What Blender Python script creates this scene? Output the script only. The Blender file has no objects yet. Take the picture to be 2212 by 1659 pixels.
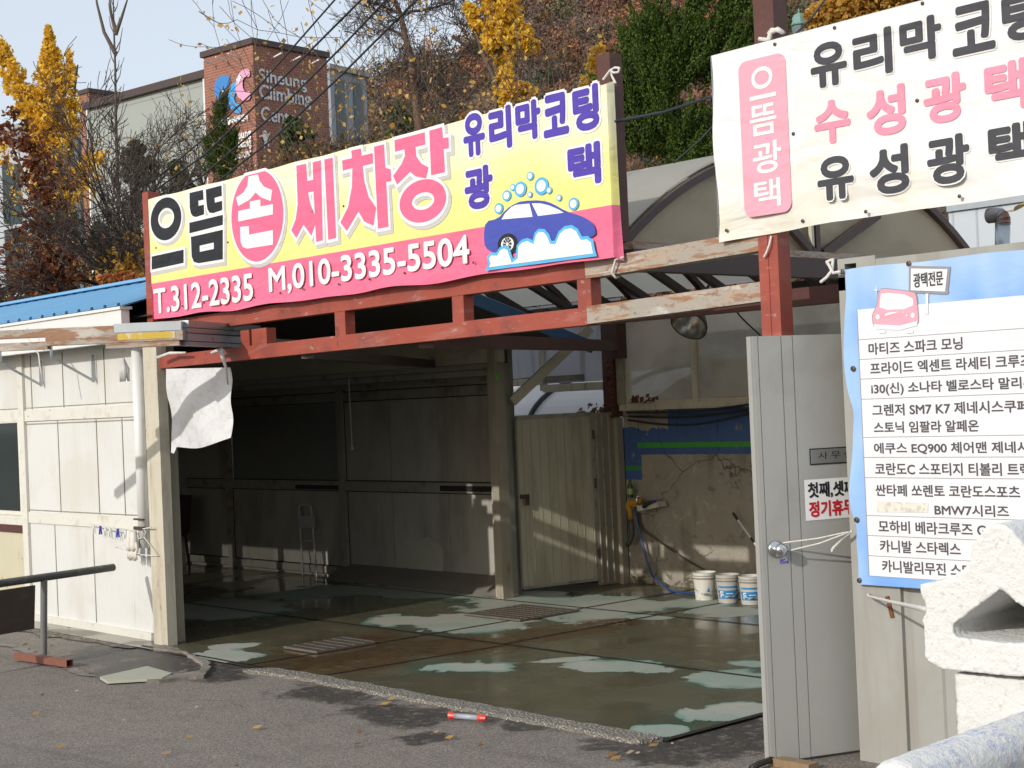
import bpy, bmesh, math, random
import numpy as np
from mathutils import Vector, Matrix
R = math.radians
SC = bpy.context.scene
COL = SC.collection

# ------------------------------------------------------------------ camera
F_, CX, CY = 3324.0, 1106.0, 829.5            # focal length and centre, in pixels of a 2212 px wide picture
EYE = np.array([0.0, 0.0, 2.0])
_roll, _pitch, _yaw = R(2.45), R(0.69), R(47.6)
FW = np.array([-math.sin(_yaw)*math.cos(_pitch), math.cos(_yaw)*math.cos(_pitch), math.sin(_pitch)])
_rt = np.array([math.cos(_yaw), math.sin(_yaw), 0.0]); _up = np.cross(_rt, FW)
RT = _rt*math.cos(_roll) - _up*math.sin(_roll)
UP = _rt*math.sin(_roll) + _up*math.cos(_roll)
cam = bpy.data.cameras.new('camera'); cam.sensor_width = 36.0; cam.lens = 36.0*F_/2212.0
cam.clip_start = 0.05; cam.clip_end = 3000
camo = bpy.data.objects.new('camera', cam); COL.objects.link(camo)
camo.matrix_world = Matrix(((RT[0], UP[0], -FW[0], EYE[0]), (RT[1], UP[1], -FW[1], EYE[1]),
                            (RT[2], UP[2], -FW[2], EYE[2]), (0, 0, 0, 1)))
SC.camera = camo

# ------------------------------------------------------------------ light
SUN_K, SUN_M = -0.08, 0.435                     # sunlight travels along (SUN_K, 1, -SUN_M)
_L = Vector((SUN_K, 1.0, -SUN_M)).normalized()
sun = bpy.data.lights.new('sun', 'SUN'); sun.energy = 2.85; sun.angle = R(0.53); sun.color = (1.0, 0.955, 0.89)
suno = bpy.data.objects.new('sun', sun); COL.objects.link(suno)
suno.rotation_euler = _L.to_track_quat('-Z', 'Y').to_euler()
world = bpy.data.worlds.new('World'); SC.world = world; world.use_nodes = True
wn = world.node_tree; bg = wn.nodes['Background']
sky = wn.nodes.new('ShaderNodeTexSky'); sky.sky_type = 'NISHITA'; sky.sun_disc = False
sky.sun_elevation = math.asin(-_L.z); sky.sun_rotation = R(180) + math.atan2(SUN_K, 1.0)
sky.air_density = 1.0; sky.dust_density = 2.5; sky.ozone_density = 1.0
wn.links.new(sky.outputs[0], bg.inputs[0]); bg.inputs[1].default_value = 0.055
veil = wn.nodes.new('ShaderNodeBackground'); veil.inputs[0].default_value = (0.86, 0.92, 1.0, 1); veil.inputs[1].default_value = 0.68
add = wn.nodes.new('ShaderNodeAddShader'); wn.links.new(bg.outputs[0], add.inputs[0]); wn.links.new(veil.outputs[0], add.inputs[1])
wn.links.new(add.outputs[0], wn.nodes['World Output'].inputs[0])
SC.view_settings.view_transform = 'Standard'; SC.view_settings.look = 'None'
SC.view_settings.exposure = 0.0; SC.view_settings.gamma = 1.0
try:
    SC.cycles.max_bounces = 8; SC.cycles.transparent_max_bounces = 12; SC.cycles.caustics_reflective = False
    SC.cycles.use_denoising = True; SC.cycles.sample_clamp_indirect = 6.0
except Exception: pass

# ------------------------------------------------------------------ measuring: a point of the photograph on a known plane of the place
def ray(x, y): return FW + RT*(x-CX)/F_ - UP*(y-CY)/F_
def onz(x, y, z=0.0):
    d = ray(x, y); return EYE + d*(z-EYE[2])/d[2]
def ony(x, y, Y):
    d = ray(x, y); return EYE + d*Y/d[1]
def onx(x, y, X):
    d = ray(x, y); return EYE + d*X/d[0]
def onp(x, y, p, n):
    d = ray(x, y); n = np.array(n, float); p = np.array(p, float); return EYE + d*np.dot(p-EYE, n)/np.dot(d, n)
def far(x, y, D): return EYE + ray(x, y)*D

# ------------------------------------------------------------------ mesh helpers
class G:
    def __init__(s): s.v = []; s.f = []; s.m = []; s.mi = 0
    def add(s, vs, fs):
        b = len(s.v); s.v += [tuple(map(float, p)) for p in vs]
        s.f += [tuple(b+i for i in q) for q in fs]; s.m += [s.mi]*len(fs)
    def box(s, x0, x1, y0, y1, z0, z1):
        vs = [(x, y, z) for z in (z0, z1) for x, y in ((x0, y0), (x1, y0), (x1, y1), (x0, y1))]
        s.add(vs, [(3,2,1,0), (4,5,6,7), (0,1,5,4), (1,2,6,5), (2,3,7,6), (3,0,4,7)]); return s
    def bar(s, p, q, w, h, up=(0,0,1)):
        p = Vector(p); q = Vector(q); d = (q-p).normalized(); u = Vector(up)
        a = d.cross(u)
        if a.length < 1e-4: a = d.cross(Vector((1,0,0)))
        a.normalize(); b = a.cross(d).normalized()
        vs = []
        for c in (p, q):
            for i, j in ((-1,-1), (1,-1), (1,1), (-1,1)): vs.append(c + a*i*w/2 + b*j*h/2)
        s.add(vs, [(0,1,2,3), (7,6,5,4), (0,4,5,1), (1,5,6,2), (2,6,7,3), (3,7,4,0)]); return s
    def tube(s, pts, r, n=8, cap=True):
        pts = [Vector(p) for p in pts]; k = len(pts); rs = r if isinstance(r, (list, tuple)) else [r]*k
        prev = None; rings = []
        for i in range(k):
            t = (pts[min(i+1, k-1)] - pts[max(i-1, 0)])
            if t.length < 1e-9: t = Vector((0,0,1))
            t.normalize()
            if prev is None:
                a = t.cross(Vector((0,0,1)) if abs(t.z) < .9 else Vector((1,0,0))).normalized()
            else:
                a = prev - t*prev.dot(t)
                a = a.normalized() if a.length > 1e-6 else t.orthogonal().normalized()
            prev = a; b = t.cross(a)
            rings.append([pts[i] + (a*math.cos(2*math.pi*j/n) + b*math.sin(2*math.pi*j/n))*rs[i] for j in range(n)])
        vs = [p for rg in rings for p in rg]
        fs = [(i*n+j, i*n+(j+1) % n, (i+1)*n+(j+1) % n, (i+1)*n+j) for i in range(k-1) for j in range(n)]
        if cap: fs += [tuple(range(n-1, -1, -1)), tuple(range((k-1)*n, k*n))]
        s.add(vs, fs); return s
    def lathe(s, c, prof, n=24, axis=(0,0,1)):
        c = Vector(c); ax = Vector(axis).normalized(); a = ax.orthogonal().normalized(); b = ax.cross(a)
        vs = []; fs = []
        for r, h in prof:
            for j in range(n):
                t = 2*math.pi*j/n; vs.append(c + ax*h + (a*math.cos(t) + b*math.sin(t))*r)
        for i in range(len(prof)-1):
            for j in range(n): fs.append((i*n+j, i*n+(j+1) % n, (i+1)*n+(j+1) % n, (i+1)*n+j))
        s.add(vs, fs); return s
    def prism(s, poly, vec):
        n = len(poly); vec = Vector(vec); vs = [Vector(p) for p in poly] + [Vector(p)+vec for p in poly]
        s.add(vs, [tuple(range(n-1, -1, -1)), tuple(range(n, 2*n))] + [(i, (i+1) % n, n+(i+1) % n, n+i) for i in range(n)]); return s
    def sheet(s, poly): s.add(poly, [tuple(range(len(poly)))]); return s

def rootloc(o):
    l = Vector((0,0,0))
    while o is not None: l += o.location; o = o.parent
    return l
def tag(o, label=None, cat=None, group=None, kind=None):
    if label: o['label'] = label
    if cat: o['category'] = cat
    if group: o['group'] = group
    if kind: o['kind'] = kind
    return o
def thing(name, label, cat, loc=(0,0,0), group=None):
    o = bpy.data.objects.new(name, None); COL.objects.link(o); o.location = [float(c) for c in loc]; o.empty_display_size = .1
    return tag(o, label, cat, group)
def mesh(name, vs, fs, mats, parent=None, midx=None, smooth=False):
    me = bpy.data.meshes.new(name)
    if parent is not None:
        l = rootloc(parent); vs = [(p[0]-l.x, p[1]-l.y, p[2]-l.z) for p in vs]
    me.from_pydata(vs, [], fs); me.update()
    for m in (mats if isinstance(mats, (list, tuple)) else [mats]): me.materials.append(m)
    if midx: me.polygons.foreach_set('material_index', midx)
    if smooth: me.polygons.foreach_set('use_smooth', [True]*len(me.polygons))
    o = bpy.data.objects.new(name, me); COL.objects.link(o)
    if parent is not None: o.parent = parent
    return o
def obj(name, g, mats, parent=None, smooth=False, fix=True):
    o = mesh(name, g.v, g.f, mats, parent, g.m, smooth)
    if fix:
        bm = bmesh.new(); bm.from_mesh(o.data); bmesh.ops.recalc_face_normals(bm, faces=bm.faces); bm.to_mesh(o.data); bm.free()
    return o
def struct(name, g, mats, **k):
    o = obj(name, g, mats, **k); o['kind'] = 'structure'; return o
def quads(name, V, mats, parent=None, attr=None):
    """V: (N,4,3) array of loose quads"""
    V = np.asarray(V, np.float32)
    if parent is not None: V = V - np.array(rootloc(parent), np.float32)
    n = len(V); me = bpy.data.meshes.new(name)
    me.vertices.add(4*n); me.vertices.foreach_set('co', V.reshape(-1))
    me.loops.add(4*n); me.loops.foreach_set('vertex_index', np.arange(4*n, dtype=np.int32))
    me.polygons.add(n); me.polygons.foreach_set('loop_start', np.arange(0, 4*n, 4, dtype=np.int32))
    me.update(calc_edges=True)
    if attr is not None:
        a = me.color_attributes.new('tint', 'FLOAT_COLOR', 'POINT')
        c = np.ones((n, 4, 4), np.float32); c[:, :, :3] = attr[:, None, :]; a.data.foreach_set('color', c.reshape(-1))
    me.materials.append(mats); o = bpy.data.objects.new(name, me); COL.objects.link(o)
    if parent is not None: o.parent = parent
    return o
def dup(root, loc, label=None):
    r = root.copy(); COL.objects.link(r); r.location = loc
    if label: r['label'] = label
    for ch in list(root.children):
        c = ch.copy(); COL.objects.link(c); c.parent = r
        for g in ch.children:
            d = g.copy(); COL.objects.link(d); d.parent = c
    return r

# ------------------------------------------------------------------ flat print: shapes and letters on a plane
class Plane:
    """a vertical printed plane: origin O, unit direction U (its width), up is Z, N towards the viewer"""
    def __init__(s, O, U, N): s.O = np.array(O, float); s.U = np.array(U, float); s.N = np.array(N, float)
    def uv(s, x, y):
        p = onp(x, y, s.O, s.N); return (float(np.dot(p-s.O, s.U)), float(p[2]))
    def p(s, u, z, d=0.0):
        q = s.O + s.U*u + s.N*d; return (q[0], q[1], z)
def curve_mesh(loops, off=0.0):
    c = bpy.data.curves.new('tmp', 'CURVE'); c.dimensions = '2D'; c.fill_mode = 'BOTH'; c.offset = off
    for pts in loops:
        sp = c.splines.new('POLY'); sp.points.add(len(pts)-1); sp.use_cyclic_u = True
        for i, q in enumerate(pts): sp.points[i].co = (q[0], q[1], 0, 1)
    return _conv(c)
def _conv(c):
    o = bpy.data.objects.new('tmp', c); COL.objects.link(o)
    dg = bpy.context.evaluated_depsgraph_get(); me = bpy.data.meshes.new_from_object(o.evaluated_get(dg))
    vs = [(v.co.x, v.co.y) for v in me.vertices]; fs = [tuple(p.vertices) for p in me.polygons]
    bpy.data.objects.remove(o); bpy.data.curves.remove(c); bpy.data.meshes.remove(me)
    return vs, fs
def text_mesh(s, weight=0.0, res=4, space=1.0):
    c = bpy.data.curves.new('tmp', 'FONT'); c.body = s; c.offset = weight; c.resolution_u = res; c.space_character = space
    return _conv(c)
class Print:
    """collects flat shapes on a Plane into one mesh, d metres proud of it"""
    def __init__(s, pl, d): s.pl = pl; s.d = d; s.g = G()
    def shape(s, loops, off=0.0, du=0.0, dz=0.0):
        vs, fs = curve_mesh(loops, off); s.g.add([s.pl.p(u+du, z+dz, s.d) for u, z in vs], fs); s.d += .0001
    def text(s, body, u0, u1, z0, z1, weight=0.0, extra=0.0, slope=0.0, du=0.0, dz=0.0, mirror=False, base=None):
        """body fitted to the box; extra widens every stroke (in font units) beyond the fitted size"""
        b, _ = base or text_mesh(body, weight); xs = [q[0] for q in b]; ys = [q[1] for q in b]
        x0, x1, y0, y1 = min(xs), max(xs), min(ys), max(ys); sx = (u1-u0)/(x1-x0); sy = (z1-z0)/(y1-y0)
        vs, fs = text_mesh(body, weight+extra) if extra else text_mesh(body, weight)
        out = []
        for x, y in vs:
            u = u0 + (x-x0)*sx; z = z0 + (y-y0)*sy + slope*(u-(u0+u1)/2)
            out.append(s.pl.p(u+du, z+dz, s.d))
        s.g.add(out, fs)
    def bold(s, body, u0, u1, z0, z1, r, ring=None, lift=0.0):
        """heavier strokes from shifted copies, each a hair further out; ring widens the shift for an outline"""
        d0 = s.d; q = ring or r; pts = [(0,0)] + [(q*math.cos(2*math.pi*k/10), q*math.sin(2*math.pi*k/10)) for k in range(10)]
        if ring and ring > 2*r: pts += [(q*.5*math.cos(2*math.pi*k/6), q*.5*math.sin(2*math.pi*k/6)) for k in range(6)]
        for k, (a, b) in enumerate(pts):
            s.d = d0+lift+k*.0001; s.text(body, u0+r, u1-r, z0+r, z1-r, 0, du=a, dz=b)
        s.d = d0
    def make(s, name, mat, parent): return obj(name, s.g, mat, parent, fix=False)
def ell(u0, u1, z0, z1, n=40, a0=0, a1=360):
    return [((u0+u1)/2 + (u1-u0)/2*math.cos(R(a0+(a1-a0)*i/n)), (z0+z1)/2 + (z1-z0)/2*math.sin(R(a0+(a1-a0)*i/n))) for i in range(n)]
def smooth_loop(pts, it=2):
    for _ in range(it):
        out = []
        for i in range(len(pts)):
            a = pts[i]; b = pts[(i+1) % len(pts)]
            out += [(a[0]*.75+b[0]*.25, a[1]*.75+b[1]*.25), (a[0]*.25+b[0]*.75, a[1]*.25+b[1]*.75)]
        pts = out
    return pts

# ------------------------------------------------------------------ materials
def _n(nt, t, **kw):
    n = nt.nodes.new(t)
    for k, v in kw.items(): setattr(n, k, v)
    return n
def _math(nt, op, a, b=None, clamp=False):
    n = _n(nt, 'ShaderNodeMath', operation=op, use_clamp=clamp)
    for i, x in enumerate((a, b)):
        if x is None: continue
        if isinstance(x, (int, float)): n.inputs[i].default_value = x
        else: nt.links.new(x, n.inputs[i])
    return n.outputs[0]
def _noise(nt, co, sc, detail=4, rough=.55, dist=0.0):
    if isinstance(sc, (tuple, list)):
        mp = _n(nt, 'ShaderNodeMapping'); mp.inputs['Scale'].default_value = sc; nt.links.new(co, mp.inputs[0]); co = mp.outputs[0]; s = 1.0
    else: s = sc
    n = _n(nt, 'ShaderNodeTexNoise'); n.inputs['Scale'].default_value = s; n.inputs['Detail'].default_value = detail
    n.inputs['Roughness'].default_value = rough; n.inputs['Distortion'].default_value = dist
    nt.links.new(co, n.inputs['Vector']); return n.outputs[0]
def _range(nt, x, lo, hi, a=0.0, b=1.0):
    m = _n(nt, 'ShaderNodeMapRange'); m.inputs[1].default_value = lo; m.inputs[2].default_value = hi
    m.inputs[3].default_value = a; m.inputs[4].default_value = b; m.interpolation_type = 'SMOOTHSTEP'; nt.links.new(x, m.inputs[0]); return m.outputs[0]
def _mix(nt, f, a, b):
    m = _n(nt, 'ShaderNodeMix', data_type='RGBA')
    for s, x in ((m.inputs[0], f), (m.inputs[6], a), (m.inputs[7], b)):
        if isinstance(x, (int, float)): s.default_value = x
        elif isinstance(x, (tuple, list)): s.default_value = (*x[:3], 1)
        else: nt.links.new(x, s)
    return m.outputs[2]
def base_mat(name):
    m = bpy.data.materials.new(name); m.use_nodes = True; nt = m.node_tree
    return m, nt, nt.nodes['Principled BSDF'], _n(nt, 'ShaderNodeTexCoord').outputs['Object']
def pm(name, col, rough=.6, metal=0.0, var=.12, vs=5, layers=(), bump=None, grooves=None, spec=.5, transl=0.0, clear=0.0):
    """layers: (colour, scale, lo, hi, amount[, roughness]) - blotches of another colour where a noise passes lo..hi
       bump: (strength, scale[, detail]); grooves: (axis, period, width, depth) fine pressed lines"""
    m, nt, bs, co = base_mat(name)
    nz = _noise(nt, co, vs, 5)
    c = _mix(nt, nz, tuple(x*(1-var) for x in col), tuple(min(1, x*(1+var)) for x in col))
    rg = rough
    for i, ly in enumerate(layers):
        lc, sc, lo, hi, amt = ly[:5]
        f = _range(nt, _noise(nt, co, sc, 7, .62, .3), lo, hi, 0, amt)
        c = _mix(nt, f, c, lc)
        if len(ly) > 5:
            mm = _n(nt, 'ShaderNodeMix', data_type='FLOAT'); nt.links.new(f, mm.inputs[0])
            if isinstance(rg, (int, float)): mm.inputs[2].default_value = rg
            else: nt.links.new(rg, mm.inputs[2])
            mm.inputs[3].default_value = ly[5]; rg = mm.outputs[0]
    h = None
    if bump: h = _math(nt, 'MULTIPLY', _noise(nt, co, bump[1], bump[2] if len(bump) > 2 else 4), bump[0])
    if grooves:
        ax, per, wd, dp = grooves
        sp = _n(nt, 'ShaderNodeSeparateXYZ'); nt.links.new(co, sp.inputs[0])
        fr = _math(nt, 'FRACT', _math(nt, 'DIVIDE', sp.outputs[ax], per))
        g = _range(nt, _math(nt, 'ABSOLUTE', _math(nt, 'SUBTRACT', fr, .5)), 0, wd/per)
        c = _mix(nt, _math(nt, 'MULTIPLY_ADD', g, -.22) if False else _math(nt, 'MULTIPLY', _math(nt, 'SUBTRACT', 1.0, g), .25), c, tuple(x*.35 for x in col))
        gh = _math(nt, 'MULTIPLY', g, dp); h = gh if h is None else _math(nt, 'ADD', h, gh)
    nt.links.new(c, bs.inputs['Base Color'])
    if isinstance(rg, (int, float)): bs.inputs['Roughness'].default_value = rg
    else: nt.links.new(rg, bs.inputs['Roughness'])
    bs.inputs['Metallic'].default_value = metal; bs.inputs['Specular IOR Level'].default_value = spec
    if h is not None:
        b = _n(nt, 'ShaderNodeBump'); b.inputs['Strength'].default_value = 1.0; b.inputs['Distance'].default_value = 1.0
        nt.links.new(h, b.inputs['Height']); nt.links.new(b.outputs[0], bs.inputs['Normal'])
    if transl:
        tr = _n(nt, 'ShaderNodeBsdfTranslucent'); nt.links.new(c, tr.inputs[0]); mx = _n(nt, 'ShaderNodeMixShader'); mx.inputs[0].default_value = transl
        nt.links.new(bs.outputs[0], mx.inputs[1]); nt.links.new(tr.outputs[0], mx.inputs[2]); nt.links.new(mx.outputs[0], nt.nodes['Material Output'].inputs[0])
        if clear:
            tp = _n(nt, 'ShaderNodeBsdfTransparent'); m2 = _n(nt, 'ShaderNodeMixShader'); m2.inputs[0].default_value = clear; nt.links.new(mx.outputs[0], m2.inputs[1]); nt.links.new(tp.outputs[0], m2.inputs[2]); nt.links.new(m2.outputs[0], nt.nodes['Material Output'].inputs[0])
    return m
def glass(name, tint, clear, rough=.1):
    m, nt, bs, co = base_mat(name)
    bs.inputs['Base Color'].default_value = (*tint, 1); bs.inputs['Roughness'].default_value = rough
    t = _n(nt, 'ShaderNodeBsdfTransparent'); mx = _n(nt, 'ShaderNodeMixShader'); mx.inputs[0].default_value = clear
    nt.links.new(bs.outputs[0], mx.inputs[1]); nt.links.new(t.outputs[0], mx.inputs[2]); nt.links.new(mx.outputs[0], nt.nodes['Material Output'].inputs[0])
    return m
def leaf_mat(name, cols, transl=.35, attr=False):
    m, nt, bs, co = base_mat(name)
    ge = _n(nt, 'ShaderNodeNewGeometry'); cr = _n(nt, 'ShaderNodeValToRGB'); nt.links.new(ge.outputs['Random Per Island'], cr.inputs[0])
    el = cr.color_ramp.elements
    while len(el) < len(cols): el.new(.5)
    for i, c in enumerate(cols): el[i].position = i/(len(cols)-1); el[i].color = (*c, 1)
    c = cr.outputs[0]
    if attr:
        at = _n(nt, 'ShaderNodeAttribute', attribute_name='tint'); mm = _n(nt, 'ShaderNodeMix', data_type='RGBA', blend_type='MULTIPLY')
        mm.inputs[0].default_value = 1.0; nt.links.new(c, mm.inputs[6]); nt.links.new(at.outputs['Color'], mm.inputs[7]); c = mm.outputs[2]
    nt.links.new(c, bs.inputs['Base Color']); bs.inputs['Roughness'].default_value = .65; bs.inputs['Specular IOR Level'].default_value = .25
    tr = _n(nt, 'ShaderNodeBsdfTranslucent'); nt.links.new(c, tr.inputs[0]); mx = _n(nt, 'ShaderNodeMixShader'); mx.inputs[0].default_value = transl
    nt.links.new(bs.outputs[0], mx.inputs[1]); nt.links.new(tr.outputs[0], mx.inputs[2]); nt.links.new(mx.outputs[0], nt.nodes['Material Output'].inputs[0])
    return m
RUST = (.16, .055, .018); DIRT = (.10, .075, .05)
M = {}
M['panel'] = pm('white_panel_paint', (.635, .64, .615), .5, var=.05, vs=2.5, layers=[((.50,.47,.38), (1.2,1.2,.25), .50, .75, .5), ((.56,.54,.47), 1.1, .48, .62, .5), (RUST, (6,6,3), .70, .80, .7), ((.38,.34,.26), (14,14,.8), .62, .78, .35)], grooves=(0, .045, .004, .0012), bump=(.002, 3))
M['panel_plain'] = pm('cream_sheet_paint', (.68, .66, .56), .5, var=.07, vs=3, layers=[((.45,.40,.30), (2,2,.6), .54, .75, .5), (RUST, (9,9,5), .64, .74, .8)], bump=(.002, 5))
M['girt'] = pm('white_girt_paint', (.63, .62, .56), .5, var=.07, vs=4, layers=[((.44,.39,.29), (6,6,6), .52, .7, .55), (RUST, (7,7,14), .64, .72, .9)], bump=(.002, 16))
M['seam'] = pm('panel_seam', (.26, .24, .19), .7, var=.3, vs=6, layers=[(RUST, 8, .5, .7, .6)])
M['rusty_cream'] = pm('rusty_cream_steel', (.52, .48, .38), .55, var=.12, vs=4, layers=[((.36,.31,.22), (8,8,1.5), .48, .7, .6), (RUST, (16,16,3), .63, .70, .9), ((.35,.16,.05), (22,22,6), .62, .7, .6)], bump=(.003, 18))
M['rusty_white'] = pm('rusty_white_steel', (.33, .295, .25), .5, var=.12, vs=5, layers=[((.42,.29,.18), (3,3,7), .45, .70, .55), ((.55,.53,.50), (3,3,14), .54, .66, .6), ((.27,.115,.045), (2.2,2.2,16), .50, .58, .85), ((.22,.10,.05), (9,9,30), .55, .63, .7), ((.16,.10,.075), (18,18,30), .58, .70, .8)], bump=(.003, 22))
M['jamb'] = pm('grimy_jamb_steel', (.30,.27,.205), .55, var=.15, vs=4, layers=[((.40,.36,.28), (9,9,1), .58, .68, .6), ((.22,.12,.05), (14,14,2), .60, .70, .7)])
M['peel'] = pm('bare_peeled_panel', (.42, .41, .33), .7, var=.15, vs=9)
M['inner'] = pm('inner_panel', (.40, .385, .335), .5, var=.12, vs=2, layers=[((.23,.205,.16), (1.5,1.5,.5), .45, .7, .75), ((.07,.06,.05), (5,5,2), .66, .76, .7), ((.50,.46,.36), (4,4,.9), .68, .72, .6)], grooves=(0, .09, .004, .0015))
M['inner_trim'] = pm('inner_trim', (.30, .285, .24), .5, var=.2, vs=4, layers=[(DIRT, 5, .5, .7, .6), (RUST, 9, .64, .72, .7)])
M['header'] = pm('header_plaster', (.46, .43, .34), .8, var=.1, vs=3, layers=[((.27,.24,.18), (2,2,5), .5, .7, .6), ((.60,.57,.48), 11, .62, .70, .5)], bump=(.004, 14))
M['red'] = pm('red_oxide_paint', (.30, .060, .036), .55, var=.10, vs=4, layers=[((.19,.045,.03), (3,3,3), .46, .66, .7), ((.36,.16,.13), (2,2,9), .52, .70, .5), ((.40,.30,.27), (8,8,24), .62, .70, .55), ((.085,.04,.03), (12,12,12), .62, .70, .8)], bump=(.002, 25))
M['darkred'] = pm('dark_red_paint', (.080, .026, .020), .55, var=.18, vs=6, layers=[(RUST, 7, .58, .72, .5), ((.2,.09,.07), 16, .64, .74, .5)], bump=(.002, 20))
M['brown'] = pm('brown_steel', (.055, .034, .030), .5, var=.2, vs=7, layers=[(RUST, 6, .62, .75, .6)])
M['blue_roof'] = pm('blue_sheet_roof', (.16, .37, .58), .4, var=.07, vs=2, layers=[((.30,.45,.55), (4,1,1), .55, .75, .4)])
M['white'] = pm('white_paint', (.68, .68, .66), .45, var=.05, vs=3, layers=[((.55,.50,.42), (3,3,1), .58, .8, .4)])
M['grey_door'] = pm('grey_door_paint', (.345, .345, .325), .38, var=.05, vs=2, layers=[((.24,.23,.205), (5,5,.6), .50, .74, .5), ((.27,.255,.225), 1.6, .48, .66, .45), ((.15,.13,.11), 26, .70, .75, .6)], bump=(.004, 2.2))
M['container'] = pm('container_paint', (.325, .325, .30), .45, var=.06, vs=2, layers=[((.25,.235,.20), (5,5,.45), .48, .70, .65), ((.27,.25,.21), 1.4, .5, .66, .4), (RUST, (9,9,4), .68, .74, .9)], bump=(.004, 2.5))
M['steel'] = pm('brushed_steel', (.62, .62, .62), .18, metal=1.0, var=.05, vs=30)
M['galv'] = pm('galvanised_steel', (.42, .46, .48), .35, metal=.8, var=.12, vs=9, layers=[((.22,.10,.05), 5, .62, .72, .6, .7)])
M['black'] = pm('black_plastic', (.018, .018, .018), .5, var=.2)
M['rope'] = pm('dirty_rope', (.62, .60, .55), .9, var=.25, vs=60, layers=[((.10,.16,.42), 70, .62, .66, .7)], bump=(.003, 150))
M['poly'] = pm('polycarbonate_sheet', (.78, .76, .70), .35, var=.06, vs=1.5, layers=[((.46,.42,.34), (2,2,2), .55, .8, .5)], transl=.72)
M['gable'] = pm('gable_sheet', (.62, .56, .43), .45, var=.07, vs=1.5, layers=[((.36,.32,.24), (.9,.9,2.5), .52, .75, .5)], transl=.5)
M['frosted'] = pm('frosted_pane', (.56, .53, .46), .28, var=.12, vs=1.2, layers=[((.36,.33,.28), (1.0,1.0,1.3), .45, .65, .7), ((.66,.64,.58), 14, .68, .74, .5)], transl=.6, clear=.38)
M['bluepoly'] = pm('weathered_clear_sheet', (.62, .62, .65), .3, var=.1, vs=2, layers=[((.40,.36,.36), (5,5,.6), .52, .7, .6)], transl=.6)
M['window'] = glass('dark_window_glass', (.035, .05, .05), .45, .06)
M['inner_glass'] = pm('dusty_inner_glass', (.17, .18, .175), .3, var=.15, vs=2, layers=[((.26,.25,.21), (1,1,3), .6, .75, .6)])
# ------------------------------------------------------------------ ground
def blobs(nt, co, items, warp=.55, wscale=2.2):
    """a mask that is 1 inside a set of warped ellipses (x, y, half length, half width, angle)"""
    best = None
    for (x, y, a, b, t) in items:
        mp = _n(nt, 'ShaderNodeMapping', vector_type='TEXTURE'); mp.inputs['Location'].default_value = (x, y, 0)
        mp.inputs['Rotation'].default_value = (0, 0, R(t)); mp.inputs['Scale'].default_value = (a, b, 1e3); nt.links.new(co, mp.inputs[0])
        ln = _n(nt, 'ShaderNodeVectorMath', operation='LENGTH'); nt.links.new(mp.outputs[0], ln.inputs[0])
        best = ln.outputs['Value'] if best is None else _math(nt, 'MINIMUM', best, ln.outputs['Value'])
    w = _math(nt, 'MULTIPLY', _math(nt, 'SUBTRACT', _noise(nt, co, wscale, 9, .58, .7), .5), warp*3.4)
    return _math(nt, 'ADD', best, w)
def el_px(pts):
    """ellipse on the ground through four photo points: left, right, far, near"""
    l, r, f, n = [onz(*p) for p in pts]; c = (l+r)/2
    return (c[0], c[1], np.linalg.norm(r-l)/2, max(.05, np.linalg.norm(f-n)/2*.8), math.degrees(math.atan2(r[1]-l[1], r[0]-l[0])))
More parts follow.
